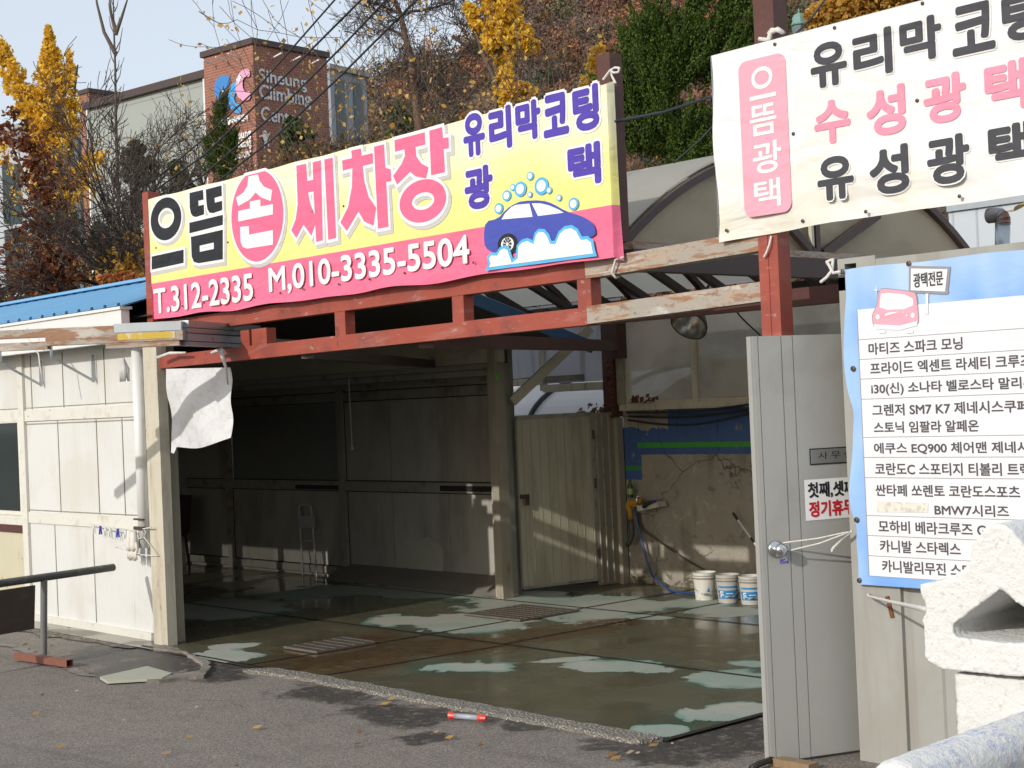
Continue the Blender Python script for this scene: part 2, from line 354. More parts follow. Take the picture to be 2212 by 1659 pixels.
def floor_mat():
    m, nt, bs, co = base_mat('green_painted_concrete')
    dry = [el_px(p) for p in (
        ((902,1436),(1108,1446),(1005,1423),(1010,1449)), ((1170,1430),(1300,1418),(1235,1418),(1235,1430)), ((1215,1432),(1450,1448),(1330,1424),(1330,1455)),
        ((1488,1554),(1655,1522),(1560,1522),(1580,1565)), ((1508,1450),(1645,1478),(1565,1442),(1590,1486)), ((1590,1430),(1652,1438),(1620,1428),(1620,1442)),
        ((1364,1580),(1480,1575),(1420,1562),(1420,1600)), ((1280,1585),(1420,1605),(1350,1580),(1350,1612)),
        ((790,1345),(930,1335),(870,1322),(880,1352)), ((920,1360),(1090,1330),(1010,1310),(1000,1368)), ((1010,1310),(1270,1300),(1130,1286),(1200,1352)), ((1200,1330),(1375,1325),(1290,1300),(1290,1344)),
        ((1165,1292),(1420,1318),(1300,1278),(1280,1318)), ((1440,1298),(1560,1310),(1500,1290),(1500,1316)), ((1340,1330),(1460,1336),(1400,1326),(1400,1340)),
        ((398,1425),(548,1412),(470,1404),(500,1438)), ((450,1398),(560,1392),(505,1390),(510,1402)), ((560,1290),(780,1276),(660,1268),(660,1296)), ((720,1268),(1060,1290),(860,1262),(860,1286)),
        ((430,1300),(560,1330),(500,1290),(500,1330)), ((1470,1316),(1650,1322),(1560,1306),(1560,1330)))]
    b = blobs(nt, co, dry, .58, 2.3)
    kk = _range(nt, _noise(nt, co, 2.1, 3), .40, .60, 3.5, 28); mask = _range(nt, _math(nt, 'MULTIPLY', _math(nt, 'SUBTRACT', b, 1.0), kk), 0, 1, 1, 0); mask = _math(nt, 'MULTIPLY', mask, _range(nt, _noise(nt, co, 16, 6, .7), .27, .36)); rim = _range(nt, b, .80, 1.0)
    halo = _range(nt, b, 1.0, 1.8, 1, 0)
    n1 = _noise(nt, co, 3.0, 6); n2 = _noise(nt, co, 60, 3)
    green = _range(nt, _noise(nt, co, .9, 4, .6, .5), .40, .62)
    dryc = _mix(nt, green, (.36, .365, .315), (.25, .32, .27)); dryc = _mix(nt, _range(nt, n2, .4, .7, 0, .35), dryc, (.46, .455, .40))
    wetc = _mix(nt, n1, (.062, .062, .038), (.145, .130, .080)); wetc = _mix(nt, _math(nt, 'MULTIPLY', halo, _math(nt, 'MULTIPLY', green, .8)), wetc, (.05, .105, .075))
    wetc = _mix(nt, _range(nt, n2, .5, .75, 0, .5), wetc, (.14, .13, .095))
    dryc = _mix(nt, _math(nt, 'MULTIPLY', rim, _range(nt, _noise(nt, co, 1.3, 3), .45, .62)), dryc, (.13,.25,.195)); c = _mix(nt, mask, wetc, dryc)
    db = blobs(nt, co, [el_px(p) for p in (((590,1416),(930,1402),(760,1348),(760,1447)), ((860,1396),(1130,1392),(1000,1370),(1000,1418)), ((1070,1388),(1380,1338),(1230,1348),(1230,1380)))], .35, 3.4)
    dm = _math(nt, 'MULTIPLY', _range(nt, db, .8, 1.25, 1, 0), _range(nt, _noise(nt, co, 9, 6, .7), .34, .50))
    vo = _n(nt, 'ShaderNodeTexVoronoi'); vo.inputs['Scale'].default_value = 42; nt.links.new(co, vo.inputs['Vector']); vsx = _n(nt, 'ShaderNodeSeparateXYZ'); nt.links.new(vo.outputs['Color'], vsx.inputs[0])
    dc = _mix(nt, _noise(nt, co, 5, 5), (.050,.030,.014), (.125,.078,.038)); dc = _mix(nt, _math(nt, 'MULTIPLY', _range(nt, vsx.outputs[0], .78, .84), _range(nt, vo.outputs['Distance'], .12, .4, 1, 0)), dc, (.30,.19,.07))
    c = _mix(nt, dm, c, dc); nt.links.new(c, bs.inputs['Base Color'])
    puddle = _range(nt, _noise(nt, co, 1.1, 3), .42, .58)
    rw = _math(nt, 'MULTIPLY_ADD', puddle, -.22); rw = _range(nt, puddle, 0, 1, .34, .10)
    mm = _n(nt, 'ShaderNodeMix', data_type='FLOAT'); nt.links.new(mask, mm.inputs[0]); nt.links.new(rw, mm.inputs[2]); mm.inputs[3].default_value = .6
    nt.links.new(mm.outputs[0], bs.inputs['Roughness'])
    h = _math(nt, 'MULTIPLY', n2, _range(nt, puddle, 0, 1, .0035, .0006)); bp = _n(nt, 'ShaderNodeBump'); bp.inputs['Distance'].default_value = 1.0; bp.inputs['Strength'].default_value = .6
    nt.links.new(h, bp.inputs['Height']); nt.links.new(bp.outputs[0], bs.inputs['Normal'])
    return m
def asphalt_mat():
    m, nt, bs, co = base_mat('worn_asphalt')
    vo = _n(nt, 'ShaderNodeTexVoronoi'); vo.inputs['Scale'].default_value = 62; nt.links.new(co, vo.inputs['Vector'])
    agg = _range(nt, vo.outputs['Distance'], .05, .65)
    big = _noise(nt, co, .45, 4); mid = _noise(nt, co, 3.5, 5, .6, .4)
    c = _mix(nt, big, (.29, .255, .213), (.42, .37, .31)); c = _mix(nt, _range(nt, mid, .45, .75, 0, .5), c, (.19, .168, .142)); c = _mix(nt, _range(nt, _noise(nt, co, (.35,1.5,1), 6, .65, .8), .52, .66, 0, .45), c, (.13, .115, .098))
    c = _mix(nt, _math(nt, 'MULTIPLY', _n_rand(nt, vo), .5), c, (.42, .39, .35)); c = _mix(nt, _math(nt, 'MULTIPLY', agg, .62), c, (.075, .068, .06))
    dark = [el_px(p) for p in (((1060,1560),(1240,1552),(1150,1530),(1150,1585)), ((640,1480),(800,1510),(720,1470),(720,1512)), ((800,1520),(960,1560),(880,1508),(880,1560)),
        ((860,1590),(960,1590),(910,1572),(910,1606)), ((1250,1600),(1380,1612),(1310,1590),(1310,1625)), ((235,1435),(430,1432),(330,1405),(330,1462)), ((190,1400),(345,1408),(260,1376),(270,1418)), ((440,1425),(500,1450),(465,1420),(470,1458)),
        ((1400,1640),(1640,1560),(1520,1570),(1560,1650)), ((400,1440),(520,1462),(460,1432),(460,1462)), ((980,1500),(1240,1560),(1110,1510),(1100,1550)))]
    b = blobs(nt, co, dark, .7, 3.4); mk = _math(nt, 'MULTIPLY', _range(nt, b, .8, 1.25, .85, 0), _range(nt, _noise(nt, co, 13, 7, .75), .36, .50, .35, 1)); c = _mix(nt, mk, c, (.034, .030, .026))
    # fine cracks
    vc = _n(nt, 'ShaderNodeTexVoronoi', feature='DISTANCE_TO_EDGE'); vc.inputs['Scale'].default_value = .55
    wn_ = _n(nt, 'ShaderNodeVectorMath', operation='ADD'); sc_ = _n(nt, 'ShaderNodeVectorMath', operation='SCALE'); sc_.inputs[3].default_value = .35
    nz = _n(nt, 'ShaderNodeTexNoise'); nz.inputs['Scale'].default_value = 3; nt.links.new(co, nz.inputs['Vector']); nt.links.new(nz.outputs['Color'], sc_.inputs[0]); nt.links.new(co, wn_.inputs[0]); nt.links.new(sc_.outputs[0], wn_.inputs[1])
    nt.links.new(wn_.outputs[0], vc.inputs['Vector']); ck = _math(nt, 'MULTIPLY', _range(nt, vc.outputs['Distance'], 0.0, .006, .6, 0), _range(nt, _noise(nt, co, .7, 2), .52, .6)); c = _mix(nt, ck, c, (.03, .028, .025))
    nt.links.new(c, bs.inputs['Base Color'])
    nt.links.new(_range(nt, mk, 0, .8, .85, .45), bs.inputs['Roughness'])
    bp = _n(nt, 'ShaderNodeBump'); bp.inputs['Distance'].default_value = .009; bp.inputs['Strength'].default_value = 1.0; bp.invert = True
    nt.links.new(_math(nt, 'ADD', _math(nt, 'MULTIPLY', _noise(nt, co, 110, 4, .7), 1.2), _math(nt, 'MULTIPLY', mid, 1.0)), bp.inputs['Height']); nt.links.new(bp.outputs[0], bs.inputs['Normal'])
    return m
def _n_rand(nt, vo):
    sp = _n(nt, 'ShaderNodeSeparateXYZ'); nt.links.new(vo.outputs['Color'], sp.inputs[0]); return _range(nt, sp.outputs[0], .6, 1.0)
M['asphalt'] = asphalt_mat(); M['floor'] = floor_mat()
M['joint'] = pm('dark_joint', (.018, .016, .013), .6)
def gravel_mat(name, base, stones, scale, specks=None):
    m, nt, bs, co = base_mat(name)
    vo = _n(nt, 'ShaderNodeTexVoronoi'); vo.inputs['Scale'].default_value = scale; nt.links.new(co, vo.inputs['Vector'])
    d = _range(nt, vo.outputs['Distance'], .15, .6); sp = _n(nt, 'ShaderNodeSeparateXYZ'); nt.links.new(vo.outputs['Color'], sp.inputs[0])
    c = _mix(nt, sp.outputs[0], tuple(x*.6 for x in stones), stones); c = _mix(nt, d, c, base)
    if specks: c = _mix(nt, _range(nt, sp.outputs[1], .80, .86, 0, .8), c, specks)
    nt.links.new(c, bs.inputs['Base Color']); bs.inputs['Roughness'].default_value = .6
    bp = _n(nt, 'ShaderNodeBump', invert=True); bp.inputs['Distance'].default_value = .012; nt.links.new(d, bp.inputs['Height']); nt.links.new(bp.outputs[0], bs.inputs['Normal'])
    return m
M['curb'] = gravel_mat('exposed_aggregate', (.17, .155, .13), (.52, .485, .43), 46)
M['debris'] = gravel_mat('wet_leaf_debris', (.030, .022, .014), (.075, .052, .031), 55, (.22, .13, .05))
M['soil'] = gravel_mat('dry_soil', (.09, .072, .052), (.17, .14, .10), 30, (.3, .25, .18))
M['cement'] = pm('rough_cement', (.22, .20, .17), .85, var=.25, vs=6, layers=[((.13,.12,.10), 5, .46, .62, .8)], bump=(.006, 25))

rng = random.Random(7)
def ragged(pts, step=.12, amp=.03, close=True):
    out = []
    n = len(pts)
    for i in range(n if close else n-1):
        a = np.array(pts[i][:2], float); b = np.array(pts[(i+1) % n][:2], float); k = max(1, int(np.linalg.norm(b-a)/step))
        for j in range(k):
            q = a+(b-a)*j/k; out.append((q[0]+rng.uniform(-amp, amp), q[1]+rng.uniform(-amp, amp)))
    return out
g = G(); g.sheet([(-400,-150,-.02), (300,-150,-.02), (300,700,-.02), (-400,700,-.02)]); struct('ground', g, pm('dry_ground', (.16,.135,.10), .9, var=.3, vs=.3))
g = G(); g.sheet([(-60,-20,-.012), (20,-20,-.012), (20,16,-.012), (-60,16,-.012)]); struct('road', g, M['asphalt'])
g = G()
g.sheet([(-18.6,6.62,0), (-10.0,6.62,0), (-6.07,6.64,0), (-6.07,12.12,0), (-18.6,12.12,0)])
g.mi = 1
for (a, b, w) in (((-18.5,8.5),(-6.1,8.5),.035), ((-15,10.42),(-6.1,10.42),.03), ((-10.55,6.66),(-10.5,12.0),.03), ((-9.62,6.7),(-9.5,8.5),.028), ((-9.55,8.5),(-9.6,12.0),.03), ((-6.09,6.66),(-6.08,12),.05), ((-12.3,6.68),(-9.95,6.66),.03)):
    a = Vector((*a,.004)); b = Vector((*b,.004)); d = (b-a).normalized(); p = Vector((-d.y, d.x, 0))*w/2; g.sheet([a-p, b-p, b+p, a+p])
struct('floor', g, [M['floor'], M['joint']])
# exposed-aggregate curb along the front edge of the wash floor
poly = ragged([(-10.35,6.50), (-9.7,6.545), (-8.0,6.53), (-6.15,6.50), (-6.1,6.66), (-8.0,6.68), (-9.7,6.70), (-10.2,6.66)], .1, .018)
g = G(); g.prism([(x, y, -.02) for x, y in poly], (0,0,.035)); struct('curb', g, M['curb'])
poly = ragged([(-20,6.35), (-14.5,6.42), (-13.0,6.5), (-12.3,6.55), (-12.2,6.86), (-20,6.89)], .15, .06)
g = G(); g.sheet([(x, y, -.003) for x, y in poly]); struct('soil_strip', g, M['soil'])
poly = ragged([(-15,5.97), (-13.4,5.95), (-12.2,5.74), (-11.3,5.62), (-11.2,5.68), (-12.1,5.83), (-13.3,6.03), (-15,6.06)], .06, .022)
g = G(); g.sheet([(x, y, -.004) for x, y in poly]); struct('pavement_edge', g, M['cement'])
poly = ragged([onz(*p)[:2] for p in ((384,1404),(352,1396),(330,1403),(400,1412),(440,1437),(430,1452),(372,1462),(300,1470),(330,1474),(440,1462),(455,1446),(452,1432))], .05, .012)
g = G(); g.prism([(x, y, -.02) for x, y in poly], (0,0,.035)); struct('cement_kerb', g, M['cement'], smooth=False)
g = G(); g.prism([tuple(onz(*p, .0)) for p in ((216,1467),(318,1444),(372,1459),(350,1470),(232,1477))], (0,0,.02)); struct('concrete_patch', g, pm('pale_cement_patch', (.38,.39,.31), .8, var=.1, vs=8, bump=(.003,30)))
# grates over the drains
def grate(name, label, x0, x1, y0, y1):
    t = thing(name, label, 'drain grate', ((x0+x1)/2, (y0+y1)/2, 0), 'steel grates over the drains')
    g = G(); g.box(x0, x1, y0, y1, .002, .0045); obj('pit', g, M['joint'], t)
    g = G(); n = int((x1-x0)/.05)
    for i in range(n+1):
        x = x0+(x1-x0)*i/n; g.box(x-.011, x+.011, y0, y1, .005, .022)
    obj('bearing_bars', g, M['grate'], t)
    g = G(); n = int((y1-y0)/.09)
    for i in range(n+1):
        y = y0+(y1-y0)*i/n; g.box(x0-.01, x1+.01, y-.006, y+.006, .008, .0245)
    obj('cross_bars', g, M['grate'], t)
M['grate'] = pm('worn_grate_steel', (.16,.145,.12), .5, metal=.3, var=.3, vs=12, layers=[(RUST, 14, .5, .7, .5)])
grate('drain_grate', 'dark steel drain grate in the pale green floor before the cream metal door', -11.15, -10.38, 9.45, 10.2)
grate('drain_grate', 'pale worn drain grate in the brown wet debris near the front of the floor', -10.98, -10.52, 7.3, 7.9)

# ------------------------------------------------------------------ building on the left with the wash bay behind it
B = thing('wash_building', 'low white sheet-panel shed with blue roof and open dark wash bay on the left', 'building', (-14, 8.5, 0))
g = G(); WY = 6.90
g.box(-21, -18.75, WY, WY+.07, 0, 2.72); g.box(-18.75, -15.0, WY, WY+.07, 0, 1.06); g.box(-18.75, -15.0, WY, WY+.07, 2.05, 2.72); g.box(-15.0, -12.30, WY, WY+.07, 0, 2.72)
obj('wall', g, M['panel'], B)
g = G()
g.box(-21, -12.31, WY-.018, WY-.002, 2.02, 2.13); g.box(-14.95, -12.31, WY-.016, WY-.002, .99, 1.10); g.box(-15.02, -14.90, WY-.03, WY-.003, .02, 2.70)
g.box(-21, -15.02, WY-.02, WY-.002, .93, 1.03); g.box(-21, -12.31, WY-.022, WY-.002, .0, .07)
obj('girt', g, M['girt'], B)
g = G()
for x in (-14.35, -13.55): g.box(x-.004, x+.004, WY-.0055, WY-.001, .08, .98)
for x in (-14.2, -13.4, -12.9): g.box(x-.005, x+.005, WY-.006, WY-.001, 1.11, 2.01)
for x in (-14.75, -14.05, -13.2): g.box(x-.005, x+.005, WY-.006, WY-.001, 2.14, 2.68)
for z in (1.985, 1.115): g.box(-14.9, -12.35, WY-.005, WY-.001, z, z+.01)
for z in (2.15,): g.box(-21, -12.35, WY-.005, WY-.001, z, z+.008)
obj('panel_joint', g, M['seam'], B)
g = G(); g.box(-15.95, -15.03, WY-.014, WY-.002, .10, .90); obj('door', g, pm('cream_door_paint', (.52,.49,.35), .5, var=.08, vs=3, layers=[(RUST, 7, .64, .72, .7)], bump=(.002, 6)), B)
g = G(); g.box(-15.95, -15.03, WY-.028, WY-.002, .88, .96); obj('sill_plate', g, M['darkred'], B)
for x0, x1 in ((-18.7,-17.75), (-17.45,-17.05), (-16.95,-16.05), (-16.0,-15.05)):
    g = G()
    for a, b, c, d in ((x0,x0+.04,1.06,2.05), (x1-.04,x1,1.06,2.05), (x0+.04,x1-.04,1.06,1.10), (x0+.04,x1-.04,2.01,2.05)): g.box(a, b, WY-.012, WY+.05, c, d)
    w = obj('window', g, M['panel_plain'], B)
    g = G(); g.box(x0+.04, x1-.04, WY+.015, WY+.021, 1.10, 2.01); obj('pane', g, M['window'], w)
g = G(); g.box(-17.75, -17.45, WY, WY+.06, 1.06, 2.05); g.box(-17.05, -16.95, WY, WY+.06, 1.06, 2.05); g.box(-16.05, -16.0, WY, WY+.06, 1.06, 2.05); obj('mullion', g, M['panel_plain'], B)
# corner column and the inner jamb
g = G(); g.box(-12.29, -12.05, 6.80, 6.895, 0, 2.64); obj('corner_column', g, M['rusty_cream'], B)
g = G(); g.box(-12.29, -12.20, 6.975, 7.06, 0, 2.64); obj('inner_jamb', g, M['jamb'], B)
g = G(); g.tube([(-12.468,6.84,2.62), (-12.468,6.84,.84)], .05, 16); obj('downpipe', g, M['white'], B, smooth=True)
g = G(); g.bar((-12.53,6.78,1.02), (-12.35,6.78,1.02), .02, .03); g.bar((-12.53,6.78,1.10), (-12.35,6.78,1.10), .014, .016); obj('pipe_strap', g, M['brown'], B)
# fascia and roof
g = G(); g.box(-21, -12.32, 6.62, 6.70, 2.685, 2.975); g.box(-21, -12.30, 6.60, 6.72, 2.97, 2.995); obj('fascia', g, M['white'], B)
g = G()
x = -21.0; ys = (6.60, 8.30, 11.2); zs = (3.0, 3.46, 2.58); pr = []
while x < -11.0:
    pr += [(x,0), (x+.14,0), (x+.16,.025), (x+.20,.025), (x+.22,0)]; x += .25
vs = []; n = len(pr)
for k, (y, z) in enumerate(zip(ys, zs)): vs += [(px, y+(.42 if k == 0 and px > -12.28 else 0), z+h+(.113 if k == 0 and px > -12.28 else 0)) for px, h in pr]
for k, (y, z) in enumerate(zip(ys, zs)): vs += [(px, y+(.42 if k == 0 and px > -12.28 else 0), z+h-.012+(.113 if k == 0 and px > -12.28 else 0)) for px, h in pr]
fs = [(i*n+j, i*n+j+1, (i+1)*n+j+1, (i+1)*n+j) for i in (0, 1) for j in range(n-1)] + [((i+3)*n+j, (i+4)*n+j, (i+4)*n+j+1, (i+3)*n+j+1) for i in (0, 1) for j in range(n-1)]
g.add(vs, fs); g.bar((-21,8.30,3.475), (-11,8.30,3.475), .34, .03); obj('roof', g, M['blue_roof'], B)
g = G(); g.add([(-20.95,6.78,2.9), (-11.06,6.78,2.9), (-11.06,8.3,3.36), (-20.95,8.3,3.36), (-20.95,11.0,2.56), (-11.06,11.0,2.56)], [(0,1,2,3), (3,2,5,4)]); obj('ceiling', g, pm('dark_ceiling', (.05,.047,.04), .8, var=.3), B, fix=False)
g = G(); g.bar((-11.03,7.2,3.08), (-11.03,8.3,3.40), .03, .12); g.bar((-11.03,8.3,3.40), (-11.03,11.2,2.53), .03, .12); obj('verge_board', g, pm('blue_verge', (.05,.13,.30), .5, var=.2), B)
# far wall of the bay
BY = 10.86
g = G(); g.box(-18.6, -17.42, BY, BY+.07, 0, 2.66); g.box(-17.42, -15.04, BY, BY+.07, 0, 1.10); g.box(-17.42, -15.04, BY, BY+.07, 2.08, 2.66); g.box(-15.04, -11.95, BY, BY+.07, 0, 2.66)
g.box(-18.68, -18.6, WY+.07, BY+.07, 0, 2.66); obj('bay_wall', g, M['inner'], B)
g = G()
g.box(-18.6, -11.98, BY-.035, BY-.002, 1.04, 1.15); g.box(-18.6, -11.98, BY-.03, BY-.002, 2.10, 2.20); g.box(-18.6, -11.98, BY-.028, BY-.002, .03, .12)
for x in (-17.45, -14.93): g.box(x-.05, x+.06, BY-.045, BY-.003, 0, 2.64)
for x in (-14.0, -13.0): g.box(x-.004, x+.004, BY-.006, BY-.001, .12, 1.04); g.box(x-.004, x+.004, BY-.006, BY-.001, 1.15, 2.1)
g.box(-14.85, -12.2, BY-.05, BY-.03, 2.24, 2.29)
obj('bay_girt', g, M['inner_trim'], B)
g = G()
for z in (1.032, 1.158, 2.092, 2.208, .128): g.box(-18.55, -11.98, BY-.0075, BY-.0015, z-.006, z+.006)
for x in (-17.51, -17.38, -14.99, -14.86): g.box(x-.006, x+.006, BY-.0095, BY-.008, .13, 2.3)
obj('bay_joint', g, M['joint'], B)
g = G(); g.box(-17.40, -15.06, BY+.02, BY+.03, 1.10, 2.08); obj('bay_window', g, M['inner_glass'], B)
YB_ = Plane((0,BY,0), (1,0,0), (0,-1,0)); pk_ = Print(YB_, .003); r5_ = lambda x, y: (384.0+x*.3348, 768.0+y*.3348)
pk_.shape([[YB_.uv(*r5_(*p)) for p in ((1395,1110),(1403,1040),(1412,1000),(1425,1020),(1440,982),(1450,1050),(1458,1110),(1470,1170),(1482,1190),(1486,1060),(1492,988),(1502,1040),(1512,1045),(1520,1115),(1540,1130),(1560,1175),(1590,1180),(1620,1172),(1650,1205),(1690,1217),(1705,1240),(1715,1265),(1712,1430),(1640,1420),(1560,1400),(1500,1410),(1470,1330),(1450,1400),(1400,1395),(1412,1250))]])
pk_.make('peeled_patch', M['peel'], B)
g = G(); g.box(-18.6, -11.66, 10.48, 10.56, 2.42, 2.68); obj('header', g, M['header'], B)
g = G(); g.box(-18.6, -11.80, 10.50, 10.58, 2.36, 2.415); g.box(-18.6, -11.80, 10.52, 10.62, 2.29, 2.35); obj('door_track', g, M['inner_trim'], B)
g = G(); g.box(-11.82, -11.72, 10.46, 10.60, 0, 2.9); obj('bay_jamb', g, M['jamb'], B)
g = G(); g.box(-11.95, -11.86, 10.56, 10.80, 0, 2.41); obj('bay_stile', g, M['inner'], B)
g = G(); g.prism([(-15.0,10.86,0), (-15.0,10.58,0), (-15.0,10.66,.06), (-15.0,10.86,.17)], (3.02,0,0)); obj('bay_kerb', g, pm('kerb_cement', (.17,.155,.13), .7, var=.2, bump=(.005,12)), B)
# black streaks of old tape on the girt
g = G(); g.box(-13.1, -12.0, BY-.040, BY-.036, 1.06, 1.12); obj('tape_strip', g, M['black'], B); g = G(); g.box(-15.9, -15.0, BY-.040, BY-.036, 1.05, 1.10); obj('tape_strip', g, M['black'], B)
# cloth-line brackets under the fascia
for x in (-14.45, -13.35):
    g = G(); g.bar((x,6.86,2.62), (x,6.86,2.36), .03, .012); g.bar((x,6.85,2.38), (x,6.45,2.60), .02, .02); g.bar((x,6.45,2.60), (x,6.45,2.76), .02, .02); obj('bracket', g, M['galv'], B)
# ------------------------------------------------------------------ red entrance frame
T = thing('entrance_frame', 'red painted steel entrance frame of two long chords with short uprights', 'steel frame', (-8.7, 6.88, 0))
def chordz(x, lo): return (2.43 if lo else 2.72) + (x+12.1)/5.4*.035
g = G(); g.bar((-12.14,6.88,chordz(-12.14,1)+.055), (-6.76,6.88,chordz(-6.76,1)+.055), .10, .11); obj('lower_chord', g, M['red'], T)
g = G(); g.bar((-12.14,6.88,chordz(-12.14,0)+.06), (-6.76,6.88,chordz(-6.76,0)+.06), .10, .12); g.bar((-12.14,6.93,2.90), (-6.62,6.93,2.93), .06, .05); obj('upper_chord', g, M['red'], T)
g = G(); g.bar((-6.758,6.88,2.525), (-5.38,6.88,2.56), .104, .11); obj('lower_extension', g, M['rusty_white'], T)
g = G(); g.bar((-6.758,6.88,2.81), (-5.38,6.88,2.845), .104, .115); obj('upper_extension', g, M['rusty_white'], T)
for x0, x1 in ((-10.74,-10.61), (-10.575,-10.36), (-9.43,-9.30), (-8.06,-7.94), (-6.84,-6.72)):
    g = G(); xm = (x0+x1)/2; g.box(x0, x1, 6.835, 6.925, chordz(xm,1)+.11, chordz(xm,0) if x0 > -10 else chordz(xm,1)+.24); obj('upright', g, M['red'], T)
g = G(); g.box(-12.24, -12.14, 6.83, 6.95, 2.645, 4.0); g.box(-12.20, -12.06, 6.79, 6.90, 2.40, 2.44) if False else None; obj('post', g, M['red'], T)
g = G(); g.box(-6.60, -6.49, 6.85, 6.96, 2.96, 4.12); obj('post', g, M['darkred'], T)
g = G(); g.box(-5.385, -5.32, 6.82, 6.935, -.02, 2.93); g.box(-5.32, -5.255, 6.825, 6.935, -.02, 2.93); obj('post', g, M['red'], T)
g = G(); g.box(-5.41, -5.27, 6.90, 7.02, 2.93, 4.25); obj('post', g, M['darkred'], T)
g = G(); g.bar((-8.5,6.95,2.47), (-11.44,12.0,2.56), .11, .11); g.box(-11.44, -11.30, 11.85, 12.0, 2.42, 2.86); obj('tie_beam', g, M['darkred'], T)
g = G(); g.bar((-9.9,6.9,2.45), (-13.0,10.8,2.45), .10, .08); obj('tie_beam', g, M['brown'], T)

# overhead rail coming out towards the road
Q = thing('overhead_rail', 'rusty white welded double beam reaching out over the left wall with yellow paint patch', 'steel beam', (-10.6, 6.2, 2.6))
c = Vector((-10.6,6.2,0)); d = Vector((-.70,-.714,0))
def bp(s, z): return (c.x+d.x*s, c.y+d.y*s, z)
g = G(); g.bar(bp(-.02,2.71), bp(.51,2.71), .10, .07); obj('top_beam', g, M['galv'], Q)
g = G(); g.bar(bp(.512,2.70), bp(1.9,2.70), .10, .065); obj('top_beam', g, M['rusty_white'], Q)
g = G(); g.bar(bp(-.03,2.635), bp(1.05,2.635), .11, .075); obj('middle_beam', g, M['rusty_white'], Q)
g = G(); g.bar(bp(.03,2.64), bp(.48,2.64), .1165, .05); obj('paint_patch', g, pm('yellow_paint', (.55,.38,.04), .5, var=.15, vs=8, layers=[((.6,.56,.48), 12, .52, .6, .9), (RUST, 14, .60, .68, .9)]), Q)
g = G(); g.bar(bp(0,2.575), bp(.58,2.575), .10, .04); obj('bottom_beam', g, M['rusty_white'], Q)
g = G(); g.bar(bp(1.04,2.602), bp(3.2,2.602), .09, .06); obj('lower_beam', g, M['rusty_white'], Q)
e = Vector((-.498,.867,0))
def bq(s, z): return (c.x+e.x*s, c.y+e.y*s, z)
g = G(); g.bar(bq(.05,2.725), bq(1.28,2.725), .09, .055); g.bar(bq(.05,2.675), bq(1.28,2.675), .09, .035); obj('return_beam', g, M['galv'], Q)
g = G(); g.bar(bq(.05,2.62), bq(2.49,2.62), .08, .055); g.bar(bq(.05,2.57), bq(1.2,2.57), .08, .03); obj('return_beam', g, pm('grey_steel', (.28,.29,.31), .5, var=.15, layers=[(RUST, 9, .6, .7, .7)]), Q)

# ------------------------------------------------------------------ vaulted polycarbonate canopy behind the frame
V = thing('vault_canopy', 'arched translucent canopy with dark steel ribs roofing the wash area', 'canopy', (-9, 9.9, 3))
VY0, VY1, VZ, VR = 7.64, 12.13, 3.05, .80
def arc(t): # t 0..1 front to back
    s = (VY1-VY0)/2; rad = (s*s+VR*VR)/(2*VR); cz = VZ+VR-rad; a0 = math.asin(s/rad); a = -a0+2*a0*t
    return ((VY0+VY1)/2+rad*math.sin(a), cz+rad*math.cos(a))
NA = 24
g = G()
for x0, x1 in [(-14.2,-13.3), (-13.26,-12.3), (-12.26,-11.32), (-11.28,-10.32), (-10.28,-9.27), (-9.23,-8.22), (-8.18,-7.2)]:
    vs = []
    for k in (0, .008):
        for i in range(NA+1):
            y, z = arc(i/NA); vs += [(x0, y, z+.05+k), (x1, y, z+.05+k)]
    h = 2*(NA+1); g.add(vs, [(2*i, 2*i+1, 2*i+3, 2*i+2) for i in range(NA)] + [(h+2*i, h+2*i+2, h+2*i+3, h+2*i+1) for i in range(NA)])
obj('roof_sheet', g, M['poly'], V, smooth=False)
for x in (-14.2, -13.28, -12.28, -11.3, -10.3, -9.25, -8.2, -7.2):
    g = G()
    for i in range(NA): y, z = arc(i/NA); y2, z2 = arc((i+1)/NA); g.bar((x,y,z), (x,y2,z2), .055, .07, up=(1,0,0))
    obj('rib', g, M['brown'], V)
for t in (.25, .5, .75):
    y, z = arc(t); g = G(); g.bar((-14.2,y,z+.01), (-7.2,y,z+.01), .04, .05); obj('purlin', g, M['brown'], V)
g = G(); g.bar((-11.3,VY0,VZ-.02), (-7.2,VY0,VZ-.02), .09, .05); g.bar((-7.14,VY0,VZ-.02), (-7.14,VY1,VZ-.02), .09, .05); obj('eave_strip', g, M['rusty_white'], V)
g = G(); g.bar((-11.3,VY0,VZ-.13), (-7.2,VY0,VZ-.13), .10, .15); g.bar((-7.14,VY0,VZ-.12), (-7.14,VY1,VZ-.12), .10, .15); obj('eave_beam', g, M['brown'], V)
g = G(); g.bar((-14.3,VY1-.05,VZ-.05), (-7.0,VY1-.05,VZ-.05), .10, .10); obj('wall_plate', g, pm('mossy_plate', (.05,.042,.03), .8, var=.3, vs=9, layers=[((.24,.21,.15), (3,12,12), .52, .64, .9)], bump=(.01,20)), V)
for x in (-13.6, -12.8, -12.1, -11.5, -10.9, -10.35, -9.85, -9.3, -8.75, -8.2, -7.7):
    g = G(); g.bar((x,VY1-.1,VZ-.08), (x+.10,VY1-1.2,VZ+.36), .07, .07); obj('knee_brace', g, M['brown'], V)
